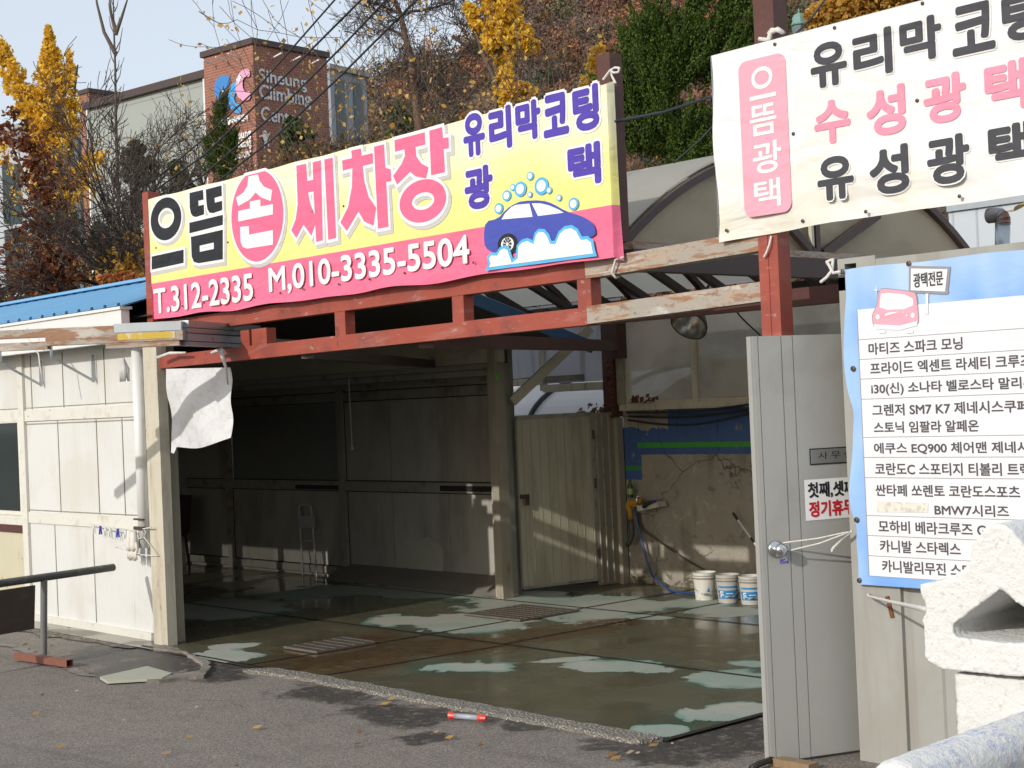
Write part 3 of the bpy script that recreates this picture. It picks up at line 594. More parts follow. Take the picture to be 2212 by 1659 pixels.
# gable end
g = G(); pts = [arc(i/NA) for i in range(NA+1)]
g.add([(-7.22,y,z) for y, z in pts] + [(-7.23,y,z) for y, z in pts], [tuple(range(NA+1)), tuple(range(2*NA+1, NA, -1))]); obj('gable_panel', g, M['gable'], V)
g = G(); xg = -7.16; ym = onx(1764,549,xg)[1]-.12; yb_ = onx(1877,477,xg)
g.bar((xg,ym+.12,VZ), (xg,ym+.12,arc(.55)[1]), .05, .05); g.bar((xg,ym+.08,VZ), (xg,ym-.95,VZ+.68), .05, .06); dq_ = Vector((0, yb_[1]-ym-.2, yb_[2]-VZ)); g.bar((xg,ym+.2,VZ), tuple(Vector((xg,ym+.2,VZ))+dq_*1.2), .05, .07)
obj('gable_truss', g, M['brown'], V)
g = G(); g.bar((xg+.01,ym+.05,VZ+.01), (xg+.01,ym+.05,arc(.55)[1]), .03, .03); obj('gable_mullion', g, M['rusty_cream'], V)
g = G(); zl_ = ony(1750,640,7.75)[2]; g.bar((-9.4,7.75,zl_), (-4.7,7.75,zl_), .09, .11); obj('low_beam', g, M['darkred'], V)

# ------------------------------------------------------------------ rear concrete wall with frosted windows
W = thing('rear_wall', 'stained concrete wall painted blue with green stripe under frosted windows', 'wall', (-8.8, 12.15, 0))
def wall_mat():
    m, nt, bs, co = base_mat('stained_concrete')
    sp = _n(nt, 'ShaderNodeSeparateXYZ'); nt.links.new(co, sp.inputs[0]); X, Z = sp.outputs[0], sp.outputs[2]
    n1 = _noise(nt, co, 1.6, 6, .6, .6); n2 = _noise(nt, co, 7, 6, .65, .8); n3 = _noise(nt, co, (5, 5, .8), 5)
    c = _mix(nt, n1, (.195, .172, .137), (.385, .35, .29)); c = _mix(nt, _range(nt, n2, .56, .70, 0, .6), c, (.11, .092, .068)); c = _mix(nt, _range(nt, n2, .32, .42, .5, 0), c, (.50, .46, .37))
    c = _mix(nt, _range(nt, n3, .56, .72, 0, .5), c, (.10, .085, .062))
    c = _mix(nt, _math(nt, 'MULTIPLY', _range(nt, Z, .0, .28, 1, 0), _range(nt, n2, .46, .56)), c, (.055, .055, .02))
    # big block joints and cracks
    vc = _n(nt, 'ShaderNodeTexVoronoi', feature='DISTANCE_TO_EDGE'); vc.inputs['Scale'].default_value = 1.0
    av = _n(nt, 'ShaderNodeVectorMath', operation='ADD'); sv = _n(nt, 'ShaderNodeVectorMath', operation='SCALE'); sv.inputs[3].default_value = .5
    nz = _n(nt, 'ShaderNodeTexNoise'); nz.inputs['Scale'].default_value = 2.5; nz.inputs['Detail'].default_value = 6; nt.links.new(co, nz.inputs['Vector']); nt.links.new(nz.outputs['Color'], sv.inputs[0])
    nt.links.new(co, av.inputs[0]); nt.links.new(sv.outputs[0], av.inputs[1]); nt.links.new(av.outputs[0], vc.inputs['Vector'])
    ck = _math(nt, 'MULTIPLY', _range(nt, vc.outputs['Distance'], 0, .007, .8, 0), _range(nt, _noise(nt, co, .8, 2), .42, .54)); c = _mix(nt, ck, c, (.02, .016, .012))
    # paint: blue above, green stripe, an L-shaped edge where plaster was renewed
    wob = _math(nt, 'MULTIPLY', _math(nt, 'SUBTRACT', _noise(nt, co, 14, 3), .5), .015); Zw = _math(nt, 'ADD', Z, wob)
    xb = -11.25 - (-8.8); left = _math(nt, 'LESS_THAN', X, xb); lowz = _math(nt, 'SUBTRACT', 1.385, _math(nt, 'MULTIPLY', left, .27))
    blue = _math(nt, 'GREATER_THAN', Zw, lowz)
    top = _math(nt, 'LESS_THAN', _math(nt, 'ADD', Z, _math(nt, 'MULTIPLY', _math(nt, 'SUBTRACT', _noise(nt, co, 2.2, 6, .65, .5), .5), .25)), _math(nt, 'ADD', 1.66, _math(nt, 'MULTIPLY', _math(nt, 'GREATER_THAN', X, -10.85+8.8), .4)))
    chip = _range(nt, _noise(nt, co, 6, 6, .7), .64, .67, 1, 0)
    bm = _math(nt, 'MULTIPLY', _math(nt, 'MULTIPLY', blue, top), chip)
    gr = _math(nt, 'MULTIPLY', _math(nt, 'LESS_THAN', _math(nt, 'ABSOLUTE', _math(nt, 'SUBTRACT', Zw, 1.485)), .027), _math(nt, 'GREATER_THAN', X, -11.3+8.8))
    gr2 = _math(nt, 'MULTIPLY', _math(nt, 'LESS_THAN', _math(nt, 'ABSOLUTE', _math(nt, 'SUBTRACT', Zw, 1.24)), .025), left)
    bc = _mix(nt, n1, (.030, .075, .20), (.060, .125, .31)); bc = _mix(nt, _range(nt, n2, .5, .7, 0, .35), bc, (.05, .06, .09)); bc = _mix(nt, gr, bc, (.05, .30, .035)); bc = _mix(nt, gr2, bc, (.04, .22, .06))
    c = _mix(nt, bm, c, bc)
    br = _n(nt, 'ShaderNodeTexBrick'); br.inputs['Scale'].default_value = 1.0; br.inputs['Brick Width'].default_value = .55; br.inputs['Row Height'].default_value = .2; br.inputs['Mortar Size'].default_value = .006
    cx = _n(nt, 'ShaderNodeCombineXYZ'); nt.links.new(X, cx.inputs[0]); nt.links.new(Z, cx.inputs[1]); nt.links.new(cx.outputs[0], br.inputs['Vector'])
    jm = _math(nt, 'MULTIPLY', br.outputs['Fac'], _range(nt, Z, 1.6, 1.62)); c = _mix(nt, _math(nt, 'MULTIPLY', jm, .6), c, (.02, .025, .04))
    nt.links.new(c, bs.inputs['Base Color']); bs.inputs['Roughness'].default_value = .7
    bp_ = _n(nt, 'ShaderNodeBump'); bp_.inputs['Distance'].default_value = .02; bp_.inputs['Strength'].default_value = .7
    nt.links.new(_math(nt, 'SUBTRACT', n2, ck), bp_.inputs['Height']); nt.links.new(bp_.outputs[0], bs.inputs['Normal'])
    return m
g = G(); g.box(-11.49, -4.9, 12.10, 12.25, -.02, 1.86); obj('masonry', g, wall_mat(), W)
g = G(); g.box(-11.48, -4.9, 12.03, 12.26, 1.86, 1.925); obj('ledge', g, M['rusty_cream'], W)
g = G()
for a, b in ((-11.46,-11.38), (-10.46,-10.38), (-9.5,-9.42), (-8.4,-8.3)): g.box(a, b, 12.06, 12.14, 1.93, 2.95)
g.box(-11.46, -8.3, 12.05, 12.15, 1.925, 1.96); g.box(-11.46, -8.3, 12.05, 12.15, 2.93, 3.0); obj('window_frame', g, M['rusty_cream'], W)
for a, b in ((-11.37,-10.47), (-10.37,-9.51), (-9.41,-8.41)):
    g = G(); g.box(a, b, 12.09, 12.10, 1.965, 2.925); obj('pane', g, M['frosted'], W)
g = G(); g.box(-8.29, -4.9, 12.08, 12.14, 1.93, 3.0); obj('upper_panel', g, M['bluepoly'], W)
g = G(); g.box(-11.66, -11.50, 11.98, 12.10, 1.80, 3.0); obj('column', g, M['darkred'], W)
g = G(); g.box(-11.56, -11.495, 12.0, 12.09, .0, 1.79); g.box(-11.495, -11.40, 12.02, 12.09, 1.93, 2.9); obj('column_casing', g, M['jamb'], W)
BG_ = thing('stacked_boards', 'tan boards with a yellow edge seen dimly behind the frosted window', 'boards', (-9.6, 12.6, 0))
p_ = lambda x, y: ony(1014.9+x*.2976, 548.6+y*.2976, 12.5)
g = G(); a, b = p_(1760,770), p_(2010,1010); g.box(a[0], b[0], 12.5, 12.56, 1.0, a[2]); obj('board', g, pm('tan_board', (.42,.30,.16), .7), BG_)
g = G(); g.bar(p_(1760,765), p_(1785,1020), .03, .04); obj('yellow_edge', g, pm('amber_strip', (.62,.36,.05), .5), BG_)
g = G(); g.box(-11.6, -8.0, 13.4, 13.5, 0, 3.1); tag(obj('back_partition', g, pm('grey_partition', (.34,.33,.30), .8, var=.2, vs=1)), 'plain grey partition seen dimly beyond the frosted windows', 'partition')
# weathered sheet and low arched roof seen past the column
X2 = thing('clear_sheet_screen', 'weathered bluish clear sheet screen hanging left of the dark red column', 'screen', (-12.6, 12.3, 2.2))
g = G(); g.box(-13.9, -12.95, 12.30, 12.31, 2.28, 3.1); g.box(-12.9, -11.66, 12.30, 12.31, 2.2, 3.1); obj('sheet', g, M['bluepoly'], X2)
g = G(); g.box(-12.96, -12.88, 12.27, 12.32, 2.12, 3.1); g.box(-13.9, -12.9, 12.26, 12.34, 2.19, 2.27); g.box(-12.9, -11.66, 12.26, 12.34, 2.10, 2.19); obj('frame', g, M['rusty_cream'], X2)
g = G(); g.bar((-13.25,12.28,2.25), (-12.25,12.28,2.25), .03, .07); obj('loose_board', g, M['cement'], X2)
X3 = thing('low_arched_roof', 'low arched white sheet roof with black ribs beyond the cream door', 'roof', (-13, 14, 1.9))
g = G(); N2 = 14
def arc2(i): a = math.pi*.5*i/N2; return (14.4-1.7*math.cos(a), 1.62+.72*math.sin(a))
vs = []
for i in range(N2+1): y, z = arc2(i); vs += [(-18, y, z), (-11.75, y, z)]
g.add(vs, [(2*i, 2*i+1, 2*i+3, 2*i+2) for i in range(N2)]); obj('sheet', g, pm('white_roof_sheet', (.62,.62,.62), .35, var=.05, layers=[((.45,.43,.40), 3, .55, .8, .4)], transl=.2), X3)
for x in (-16.2, -14.9, -13.65, -12.4):
    g = G()
    for i in range(N2): y, z = arc2(i); y2, z2 = arc2(i+1); g.bar((x,y-.02,z+.015), (x,y2-.02,z2+.015), .06, .03, up=(1,0,0))
    obj('rib', g, M['black'], X3)
g = G(); g.bar((-18,12.68,1.60), (-11.75,12.68,1.60), .08, .12); g.box(-18, -11.75, 12.72, 12.8, .0, 1.55); obj('eave', g, M['black'], X3)
# diagonal brace
g = G(); a = ony(1106,868,10.75); b = ony(1275,708,11.6); g.bar(a, b, .05, .10); tag(obj('diagonal_brace', g, M['rusty_cream']), 'cream rusty diagonal steel brace rising from the bay jamb to the right', 'brace')
# cream metal door and side panel
DP = np.array([-11.80, 10.78, 0]); DV = np.array([-11.62, 11.72, 0]) - DP; DL = np.linalg.norm(DV[:2]); DV = DV/DL; DN = np.array([DV[1], -DV[0], 0])
def dpt(s, z, d=0.0): q = DP + DV*s + DN*d; return (q[0], q[1], z)
CD = thing('metal_door', 'cream ribbed sheet-metal door with padlock beside the dark bay', 'door', (-11.75, 11.2, 0))
g = G(); g.bar(dpt(0.02,.955), dpt(DL,.955), .04, 1.79); obj('leaf', g, M['cream_door'] if 'cream_door' in M else pm('door_sheet', (.42,.395,.295), .5, var=.12, vs=3, layers=[((.27,.24,.17), (4,4,.7), .48, .66, .7), ((.60,.57,.45), (14,14,1.6), .62, .70, .7), (RUST, 9, .68, .76, .7)], bump=(.002,10)), CD)
g = G()
for i in range(9): s = .08+i*(DL-.12)/8; g.bar(dpt(s,.08,.0205), dpt(s,1.82,.0205), .004, .006)
obj('rib_lines', g, pm('rib_shade', (.31,.285,.20), .6, var=.2), CD)
g = G(); g.bar(dpt(.02,1.84,.012), dpt(DL,1.84,.012), .03, .045); g.bar(dpt(.02,.075,.012), dpt(DL,.075,.012), .03, .03); g.bar(dpt(DL,.06,.012), dpt(DL,1.86,.012), .05, .03); obj('rail', g, M['inner_trim'], CD)
g = G(); g.bar(dpt(.02,1.02,.035), dpt(.12,1.02,.035), .03, .04); g.bar(dpt(.08,.93,.05), dpt(.08,1.0,.05), .06, .025); obj('padlock', g, M['brown'], CD)
for z in (.35, 1.1, 1.62): g = G(); g.tube([dpt(DL+.01,z-.05,.03), dpt(DL+.01,z+.05,.03)], .014, 8); obj('hinge', g, M['brown'], CD)
SP = thing('side_panel', 'narrow brown-cream sheet panel between the metal door and the concrete wall', 'wall panel', (-11.4, 11.95, 0))
g = G(); a = Vector(dpt(DL+.03,0)); b = Vector((-11.56,12.05,0)); g.bar(a+Vector((0,0,.93)), b+Vector((0,0,.93)), .05, 1.84); obj('panel', g, pm('side_sheet', (.25,.215,.15), .55, var=.15, vs=4, layers=[((.42,.38,.28), (9,9,.8), .62, .70, .6), (RUST, 6, .6, .72, .6)]), SP)
g = G()
for t in (.15, .4, .68): q = a.lerp(b, t)+Vector((.03,-.03,0)); g.bar(q+Vector((0,0,.03)), q+Vector((0,0,1.83)), .018, .015)
obj('batten', g, M['inner_trim'], SP)
# dry creeper along the top of the panel
rr = random.Random(3); V4 = []
def leafquad(c, s, r):
    n = Vector((r.gauss(0,1), r.gauss(0,1), r.gauss(0,1))).normalized(); a = n.orthogonal().normalized()*s; b = n.cross(a).normalized()*s*r.uniform(.6,1); c = Vector(c)
    return [c-a, c+b*.7, c+a, c-b*.7]
for _ in range(260):
    x = rr.uniform(-12.4,-11.3); V4.append(leafquad((x, 12.35+rr.uniform(-.2,.2), 1.78+abs(rr.gauss(0,.07))), rr.uniform(.02,.045), rr))
for _ in range(70):
    V4.append(leafquad((-11.55+rr.uniform(-.06,.06), 11.96+rr.uniform(-.03,.02), rr.uniform(1.8,2.5)), rr.uniform(.015,.035), rr))
for _ in range(25): V4.append(leafquad((rr.uniform(-11.3,-10.9), 12.0+rr.uniform(-.04,.03), 1.95+abs(rr.gauss(0,.03))), rr.uniform(.03,.05), rr))
tag(quads('dry_creeper', V4, leaf_mat('dry_red_leaves', [(.10,.03,.02), (.20,.07,.04), (.15,.09,.05)])), 'withered reddish creeper leaves on top of the panel and column', 'creeper')
# cables on the ledge
for i, (z0, sag, x1) in enumerate(((1.80,.05,-8.5), (1.76,.09,-8.6), (1.84,.03,-8.5))):
    g = G(); g.tube([(-11.35+(x1+11.35)*t, 12.04-.015*i, z0+.08*t-sag*math.sin(math.pi*t*1.6)) for t in [k/14 for k in range(15)]], .013, 6); tag(obj('wall_cable', g, M['black'], smooth=True), ['upper black cable sagging under the frosted windows', 'lowest black cable sagging over the blue paint', 'straighter black cable lying close under the window ledge'][i], 'cable', 'cables along the rear wall')
# ------------------------------------------------------------------ printed banners
def cloth_mat(name, fn, rough=.55, wr=.034):
    m, nt, bs, co = base_mat(name); sp = _n(nt, 'ShaderNodeSeparateXYZ'); nt.links.new(co, sp.inputs[0])
    c = fn(nt, co, sp.outputs[0], sp.outputs[2])
    c = _mix(nt, _range(nt, _noise(nt, co, (1.2,1.2,4), 6), .58, .8, 0, .22), c, (.42,.38,.27))
    nt.links.new(c, bs.inputs['Base Color']); bs.inputs['Roughness'].default_value = rough; wrinkle(nt, co, bs, wr); return m
def wrinkle(nt, co, bs, wr):
    w = _math(nt, 'ADD', _noise(nt, co, (1.4,1.4,3.5), 3, .5, .8), _math(nt, 'MULTIPLY', _noise(nt, co, (6,6,2.5), 2, .5, .5), .25))
    b = _n(nt, 'ShaderNodeBump'); b.inputs['Distance'].default_value = 1.0; b.inputs['Strength'].default_value = 1.0
    nt.links.new(_math(nt, 'MULTIPLY', w, wr), b.inputs['Height']); nt.links.new(b.outputs[0], bs.inputs['Normal'])
def ink(name, col, rough=.55, var=.04, wr=.034):
    m, nt, bs, co = base_mat(name); c = _mix(nt, _noise(nt, co, 6, 4), tuple(x*(1-var) for x in col), tuple(min(1, x*(1+var)) for x in col))
    nt.links.new(c, bs.inputs['Base Color']); bs.inputs['Roughness'].default_value = rough; bs.inputs['Specular IOR Level'].default_value = .2; wrinkle(nt, co, bs, wr); return m
I = dict(white=ink('ink_white', (.74,.74,.735)), pink=ink('ink_pink', (.76,.145,.26)), black=ink('ink_black', (.022,.024,.028)), purple=ink('ink_purple', (.085,.055,.36)), shade=ink('ink_grey', (.50,.49,.47)),
         navy=ink('ink_blue', (.065,.085,.38)), sky=ink('ink_sky', (.10,.42,.72)), grey=ink('ink_dark_grey', (.058,.060,.068)), fadepink=ink('ink_faded_pink', (.76,.27,.37)), rose=ink('ink_rose', (.74,.34,.42)),
         lgrey=ink('ink_light_grey', (.62,.62,.62)), menu=ink('ink_menu', (.085,.08,.095), wr=.006), menuwhite=ink('ink_menu_white', (.70,.70,.72), wr=.012), red=ink('ink_red', (.50,.02,.03), wr=0), line=ink('ink_line', (.28,.27,.29), wr=.006))
M['eyelet'] = pm('rusty_eyelet', (.10,.07,.05), .5, metal=.5, var=.3)
M['eyelet2'] = pm('grey_eyelet', (.24,.23,.21), .5, metal=.4, var=.3)
def eyelets(pl, pts, parent, r=.014):
    g = G()
    for x, y in pts:
        u, z = pl.uv(x, y); g.lathe(pl.p(u, z, 0), [(0,.004), (r*.45,.004), (r*.5,.007), (r,.005), (r*1.1,0)], 10, axis=tuple(pl.N))
    return obj('eyelets', g, M['eyelet'], parent)
def cloth(pl, u0, u1, z0, z1, nx, nz, fn, thick=0):
    """a cloth rectangle; fn(a,b) gives (du, dz, dn) for a,b in 0..1"""
    g = G(); vs = []
    for j in range(nz+1):
        for i in range(nx+1):
            a, b = i/nx, j/nz; du, dz, dn = fn(a, b); vs.append(pl.p(u0+(u1-u0)*a+du, z0+(z1-z0)*b+dz, dn))
    g.add(vs, [(j*(nx+1)+i, j*(nx+1)+i+1, (j+1)*(nx+1)+i+1, (j+1)*(nx+1)+i) for j in range(nz) for i in range(nx)]); return g

# ---- the yellow and pink main banner
Y1 = Plane((0,6.74,0), (1,0,0), (0,-1,0)); q4 = lambda x, y: (307.2+x*.31421, 164.6+y*.31421); q5 = lambda x, y: (932.6+x*.26454, 164.6+y*.26454)
def u4(x, y): return Y1.uv(*q4(x, y))
def u5(x, y): return Y1.uv(*q5(x, y))
MB = thing('main_banner', 'yellow and pink car-wash banner with large pink lettering and a blue car', 'banner', (-9.4, 6.74, 0))
def ycol(nt, co, X, Z):
    top = _range(nt, _math(nt, 'ADD', Z, _math(nt, 'MULTIPLY', _noise(nt, co, .8, 3), .5)), 3.62, 4.05)
    mid = _math(nt, 'MULTIPLY', _range(nt, _math(nt, 'ABSOLUTE', _math(nt, 'SUBTRACT', X, 1.6)), .2, 1.3, 1, 0), _range(nt, Z, 3.45, 3.75))
    f = _math(nt, 'MAXIMUM', _math(nt, 'MULTIPLY', top, .8), _math(nt, 'MULTIPLY', mid, .75))
    c = _mix(nt, f, (.80,.735,.235), (.80,.775,.60)); return _mix(nt, _math(nt, 'LESS_THAN', Z, 3.168), c, (.76,.15,.265))
bl = Y1.uv(328,690); tl = Y1.uv(320,431); br = Y1.uv(1332,551); tr = Y1.uv(1309,173)
U0, U1, Z0, Z1 = tl[0], tr[0], bl[1], tl[1]
print('main banner', U0, U1, Z0, Z1, br, tr)
mcl = cloth_mat('main_banner_cloth', ycol)
g = cloth(Y1, U0, U1, Z0, Z1, 80, 14, lambda a, b: (0, (-.012*math.sin(a*34)*math.sin(a*7) - .01*math.sin(math.pi*a))*(1-b)**6 + .004*math.sin(a*50)*b**8, -.012+(.006*math.sin(a*55+2*b)+.006*math.sin(a*23))*(1-b)**6 if b < .25 else -.001))
# the cloth wraps round the frame at its right and lower edges
n = 10; b0 = len(g.v)
vs = []
for j in range(n+1):
    b = j/n; z = Z0+(Z1-Z0)*b
    for k, (du, dy) in enumerate(((0,0), (.006,.015), (.008,.035), (.010+.02*(1-b)**4,.06))): vs.append((U1+du, 6.74+dy, z + (-.03*(k/3) if j == 0 else 0)+(.02*k/3 if j == n else 0)))
g.add(vs, [(j*4+k, j*4+k+1, (j+1)*4+k+1, (j+1)*4+k) for j in range(n) for k in range(3)])
g.add([(U0,6.74,Z0), (U0,6.74,Z1), (U0-.01,6.88,Z1), (U0-.01,6.88,Z0)], [(0,1,2,3)]); g.add([(U0,6.74,Z1), (U1,6.74,Z1), (U1,6.86,Z1+.005), (U0,6.86,Z1+.005)], [(0,1,2,3)])
obj('cloth', g, mcl, MB, smooth=True, fix=False)
P_sh, P_w, P_pk, P_bk, P_pp, P_top, P_wp = (Print(Y1, .001), Print(Y1, .0026), Print(Y1, .0044), Print(Y1, .0044), Print(Y1, .0052), Print(Y1, .0064), Print(Y1, .001))
def el4(l, r, t, b, n=48): return ell(u4(*l)[0], u4(*r)[0], u4(*b)[1], u4(*t)[1], n)
def lp(pts): return [u4(*p) for p in pts]
heads = [
 ('k', [el4((60,980),(272,980),(167,833),(165,1128)), el4((112,980),(222,980),(167,906),(165,1045))[::-1]]),
 ('k', [lp([(68,1330),(68,1240),(287,1192),(287,1283)])]),
 ('k', [lp([(328,803),(421,781),(424,848),(388,856),(390,892),(426,883),(428,950),(372,968),(350,962),(337,940),(330,905)])]),
 ('k', [lp([(440,779),(548,751),(550,822),(500,836),(502,869),(552,857),(553,920),(490,941),(466,938),(452,915),(446,880)])]),
 ('k', [lp([(327,1008),(557,953),(557,1022),(328,1080)])]),
 ('k', [lp([(338,1105),(557,1055),(557,1258),(390,1286),(358,1276),(343,1240)]), lp([(398,1165),(398,1208),(495,1187),(495,1143)])]),
 ('p', [[q for q in el4((615,960),(975,960),(797,640),(792,1275)) if q[1] < Z1-.004]]),
 ('p', [lp([(1063,615),(1130,601),(1138,720),(1178,712),(1175,592),(1232,578),(1245,1128),(1200,1140),(1192,1020),(1166,1098),(1112,1020),(1062,1113),(1028,1060),(1058,985),(1072,880)]), lp([(1143,800),(1160,880),(1190,955),(1181,792)])]),
 ('p', [lp([(1255,573),(1312,560),(1337,1112),(1282,1125)])]),
 ('p', [lp([(1378,580),(1445,563),(1440,512),(1507,496),(1512,547),(1588,528),(1592,600),(1520,617),(1530,720),(1560,830),(1612,905),(1594,1028),(1530,1000),(1490,930),(1410,1065),(1366,1005),(1418,900),(1445,760),(1448,632),(1382,650)])]),
 ('p', [lp([(1597,485),(1666,468),(1675,628),(1712,640),(1716,722),(1681,727),(1697,1035),(1624,1050)])]),
 ('p', [lp([(1738,440),(1946,385),(1950,470),(1882,487),(1888,550),(1922,600),(1972,627),(1955,704),(1885,690),(1845,658),(1800,702),(1756,746),(1728,686),(1788,600),(1810,545),(1806,503),(1742,520)])]),
 ('p', [lp([(1977,375),(2065,350),(2072,426),(2110,420),(2112,496),(2076,502),(2086,660),(1990,682)])]),
 ('p', [el4((1772,860),(2095,860),(1940,708),(1935,1005)), el4((1858,860),(2012,860),(1940,798),(1935,918))[::-1]]),
]
dieut = {2: lp([(328,803),(421,781),(428,950),(372,968),(350,962),(337,940),(330,905)]), 3: lp([(440,779),(548,751),(553,920),(490,941),(466,938),(452,915),(446,880)])}
for hi, (k, loops) in enumerate(heads):
    ol = [dieut[hi]] if hi in dieut else loops
    P_sh.shape(ol, .030, .022, -.022); P_w.shape(ol, .024); (P_bk if k == 'k' else P_pk).shape(loops)
for pts in ([(735,690),(800,676),(812,720),(842,760),(898,783),(888,858),(825,835),(784,800),(742,850),(665,893),(650,835),(700,800),(728,755)], [(664,928),(745,910),(745,862),(817,848),(817,896),(903,880),(903,950),(665,1000)], [(678,1036),(738,1032),(740,1090),(903,1058),(903,1158),(725,1186),(696,1174),(681,1140)]):
    P_top.shape([lp(pts)])
def fitbox(pl, xl, xr, xc, yt, yb, cv):
    ym = (yt+yb)/2; return pl.uv(*cv(xl, ym))[0], pl.uv(*cv(xr, ym))[0], pl.uv(*cv(xc, yb))[1], pl.uv(*cv(xc, yt))[1]
NFIT = [0]
def fit(pl, P, s, xl, xr, xc, yt, yb, cv, r, outline=None, ring=0.0):
    """a word fitted to its measured box; r thickens its strokes (metres), ring draws a wider copy for the outline"""
    b = fitbox(pl, xl, xr, xc, yt, yb, cv); NFIT[0] += 1; P.bold(s, *b, r)
    if outline: outline.bold(s, *b, r, ring, .0012*(NFIT[0] % 2))
for s, xl, xr, xc, yt, yb in (('유',262,437,348,300,655), ('리',470,655,565,248,600), ('막',688,894,790,200,525), ('코',912,1120,1015,140,490), ('팅',1155,1370,1262,75,447), ('광',272,503,385,735,1085), ('택',1115,1385,1250,550,895)):
    P_pp, P_wp = Print(Y1, .0052), Print(Y1, .001); fit(Y1, P_pp, s, xl, xr, xc, yt, yb, q5, .0135, P_wp, .031); P_wp.make('letter_outline', I['white'], MB); P_pp.make('purple_lettering', I['purple'], MB)
P_ph = Print(Y1, .002); P_ph.bold('T.312-2335', *fitbox(Y1, 78, 765, 420, 1406, 1590, q4), .0065); P_ph.make('phone_number', I['white'], MB)
P_ph = Print(Y1, .002); P_ph.bold('M,010-3335-5504', *fitbox(Y1, 867, 2255, 1560, 1200, 1415, q4), .0065); P_ph.make('phone_number', I['white'], MB)
# the blue car in foam
P_nv, P_sk, P_fw, P_wh = Print(Y1, .001), Print(Y1, .0022), Print(Y1, .003), Print(Y1, .004)
def l5(pts): return [u5(*p) for p in pts]
def el5(cx_, cy_, r, rz=None, n=28):
    u, z = u5(cx_, cy_); u2 = u5(cx_+r, cy_)[0]; z2 = u5(cx_, cy_-(rz or r*1.25))[1]; return ell(2*u-u2, u2, 2*z-z2, z2, n)
P_nv.shape([smooth_loop(l5([(440,1185),(540,1165),(610,1085),(680,1040),(740,1018),(900,1012),(990,1040),(1100,1105),(1220,1140),(1300,1185),(1335,1230),(1342,1305),(1230,1330),(1000,1400),(700,1440),(500,1440),(435,1400),(425,1300)]), 1)])
P_sk.shape([l5([(355+217,1170),(600,1120),(650,1070),(690,1050),(800,1040),(826,1148)])]); P_sk.shape([l5([(818,1038),(890,1038),(960,1055),(1040,1090),(1080,1115),(870,1142)])])
P_fw.shape([l5([(690,1130),(670,1158),(720,1152),(735,1048),(700,1052)])]) if False else None
wheel = Print(Y1, .0034); wheel.shape([el5(622,1372,82,88)])
rim = Print(Y1, .0046); rim.shape([el5(622,1372,52,58)])
foam = [l5([(440,1590),(470,1530),(455,1480),(490,1440),(535,1440),(560,1400),(600,1380),(640,1400),(660,1460),(670,1490),(695,1470),(700,1380),(740,1335),(790,1320),(830,1340),(845,1280),(880,1245),(930,1250),(965,1290),(985,1345),(1010,1345),(1040,1270),(1090,1225),(1150,1215),(1200,1245),(1235,1310),(1280,1305),(1325,1340),(1340,1420),(1355,1470)])]
P_sk2 = Print(Y1, .007); P_sk2.shape(foam); P_fw2 = Print(Y1, .0092); P_fw2.shape(foam, -.020)
for cx_, cy_, r in ((553,1080,36), (618,975,36), (668,908,22), (730,922,50), (810,815,29), (808,967,20), (903,897,58), (965,932,24), (1047,993,22), (1165,1043,42)):
    P_sk2.shape([el5(cx_, cy_, r)]); P_fw2.shape([el5(cx_, cy_, r*.66)])
spk = Print(Y1, .0058)
cu, cz = u5(622,1372)
for k in range(10):
    a = k*math.pi/5; r1, r2 = .012, .042; spk.shape([[(cu+r1*math.cos(a-.2), cz+r1*1.1*math.sin(a-.2)), (cu+r2*math.cos(a-.22), cz+r2*1.1*math.sin(a-.22)), (cu+r2*math.cos(a+.22), cz+r2*1.1*math.sin(a+.22)), (cu+r1*math.cos(a+.2), cz+r1*1.1*math.sin(a+.2))]])
P_sh.make('letter_shadow', I['shade'], MB); P_w.make('letter_outline', I['white'], MB); P_pk.make('pink_lettering', I['pink'], MB); P_bk.make('black_lettering', I['black'], MB); 
P_top.make('white_lettering', I['white'], MB); P_nv.make('printed_car', I['navy'], MB); P_sk.make('printed_windows', I['white'], MB); wheel.make('printed_tyre', I['black'], MB); rim.make('printed_rim', I['white'], MB); spk.make('printed_spokes', I['black'], MB)
P_sk2.make('foam_outline', I['sky'], MB); P_fw2.make('printed_foam', I['white'], MB)
eyelets(Y1, [q4(*p) for p in ((96,1180),(590,1142),(1172,930),(1385,893),(277,1580),(420,1555),(580,1530),(765,1518),(950,1490),(1105,1462),(1352,1430),(1562,1395),(1803,1352),(2062,1315))] + [q5(*p) for p in ((627,1472),(940,1427),(1246,1367),(342,1522))], MB, .008)
def rope(name, label, pts, r=.009, parent=None):
    g = G(); pts = [Vector([float(c) for c in p]) for p in pts]; out = []
    for i in range(len(pts)-1):
        for k in range(4): out.append(pts[i].lerp(pts[i+1], k/4))
    out.append(pts[-1]); g.tube(out, r, 6); o = obj(name, g, M['rope'], parent, smooth=True)
    if parent is None: tag(o, label, 'rope')
    return o
a = Y1.uv(1312,170)
rope('tie_rope', 'white rope bow tied round the red post at the top right of the yellow banner', [ony(1303,172,6.735), ony(1312,160,6.80), ony(1318,152,6.835), ony(1328,146,6.83), ony(1338,147,6.82), ony(1336,156,6.82), ony(1326,157,6.83), ony(1318,152,6.835), ony(1322,165,6.83), ony(1330,180,6.80)], .0075)
rope('tie_rope', 'white rope looped over the rusty upper beam at the lower right of the yellow banner', [ony(1347,556,6.79), ony(1330,560,6.79), ony(1322,590,6.80), ony(1330,600,6.82), ony(1338,597,6.9), ony(1345,556,6.86)], .008)

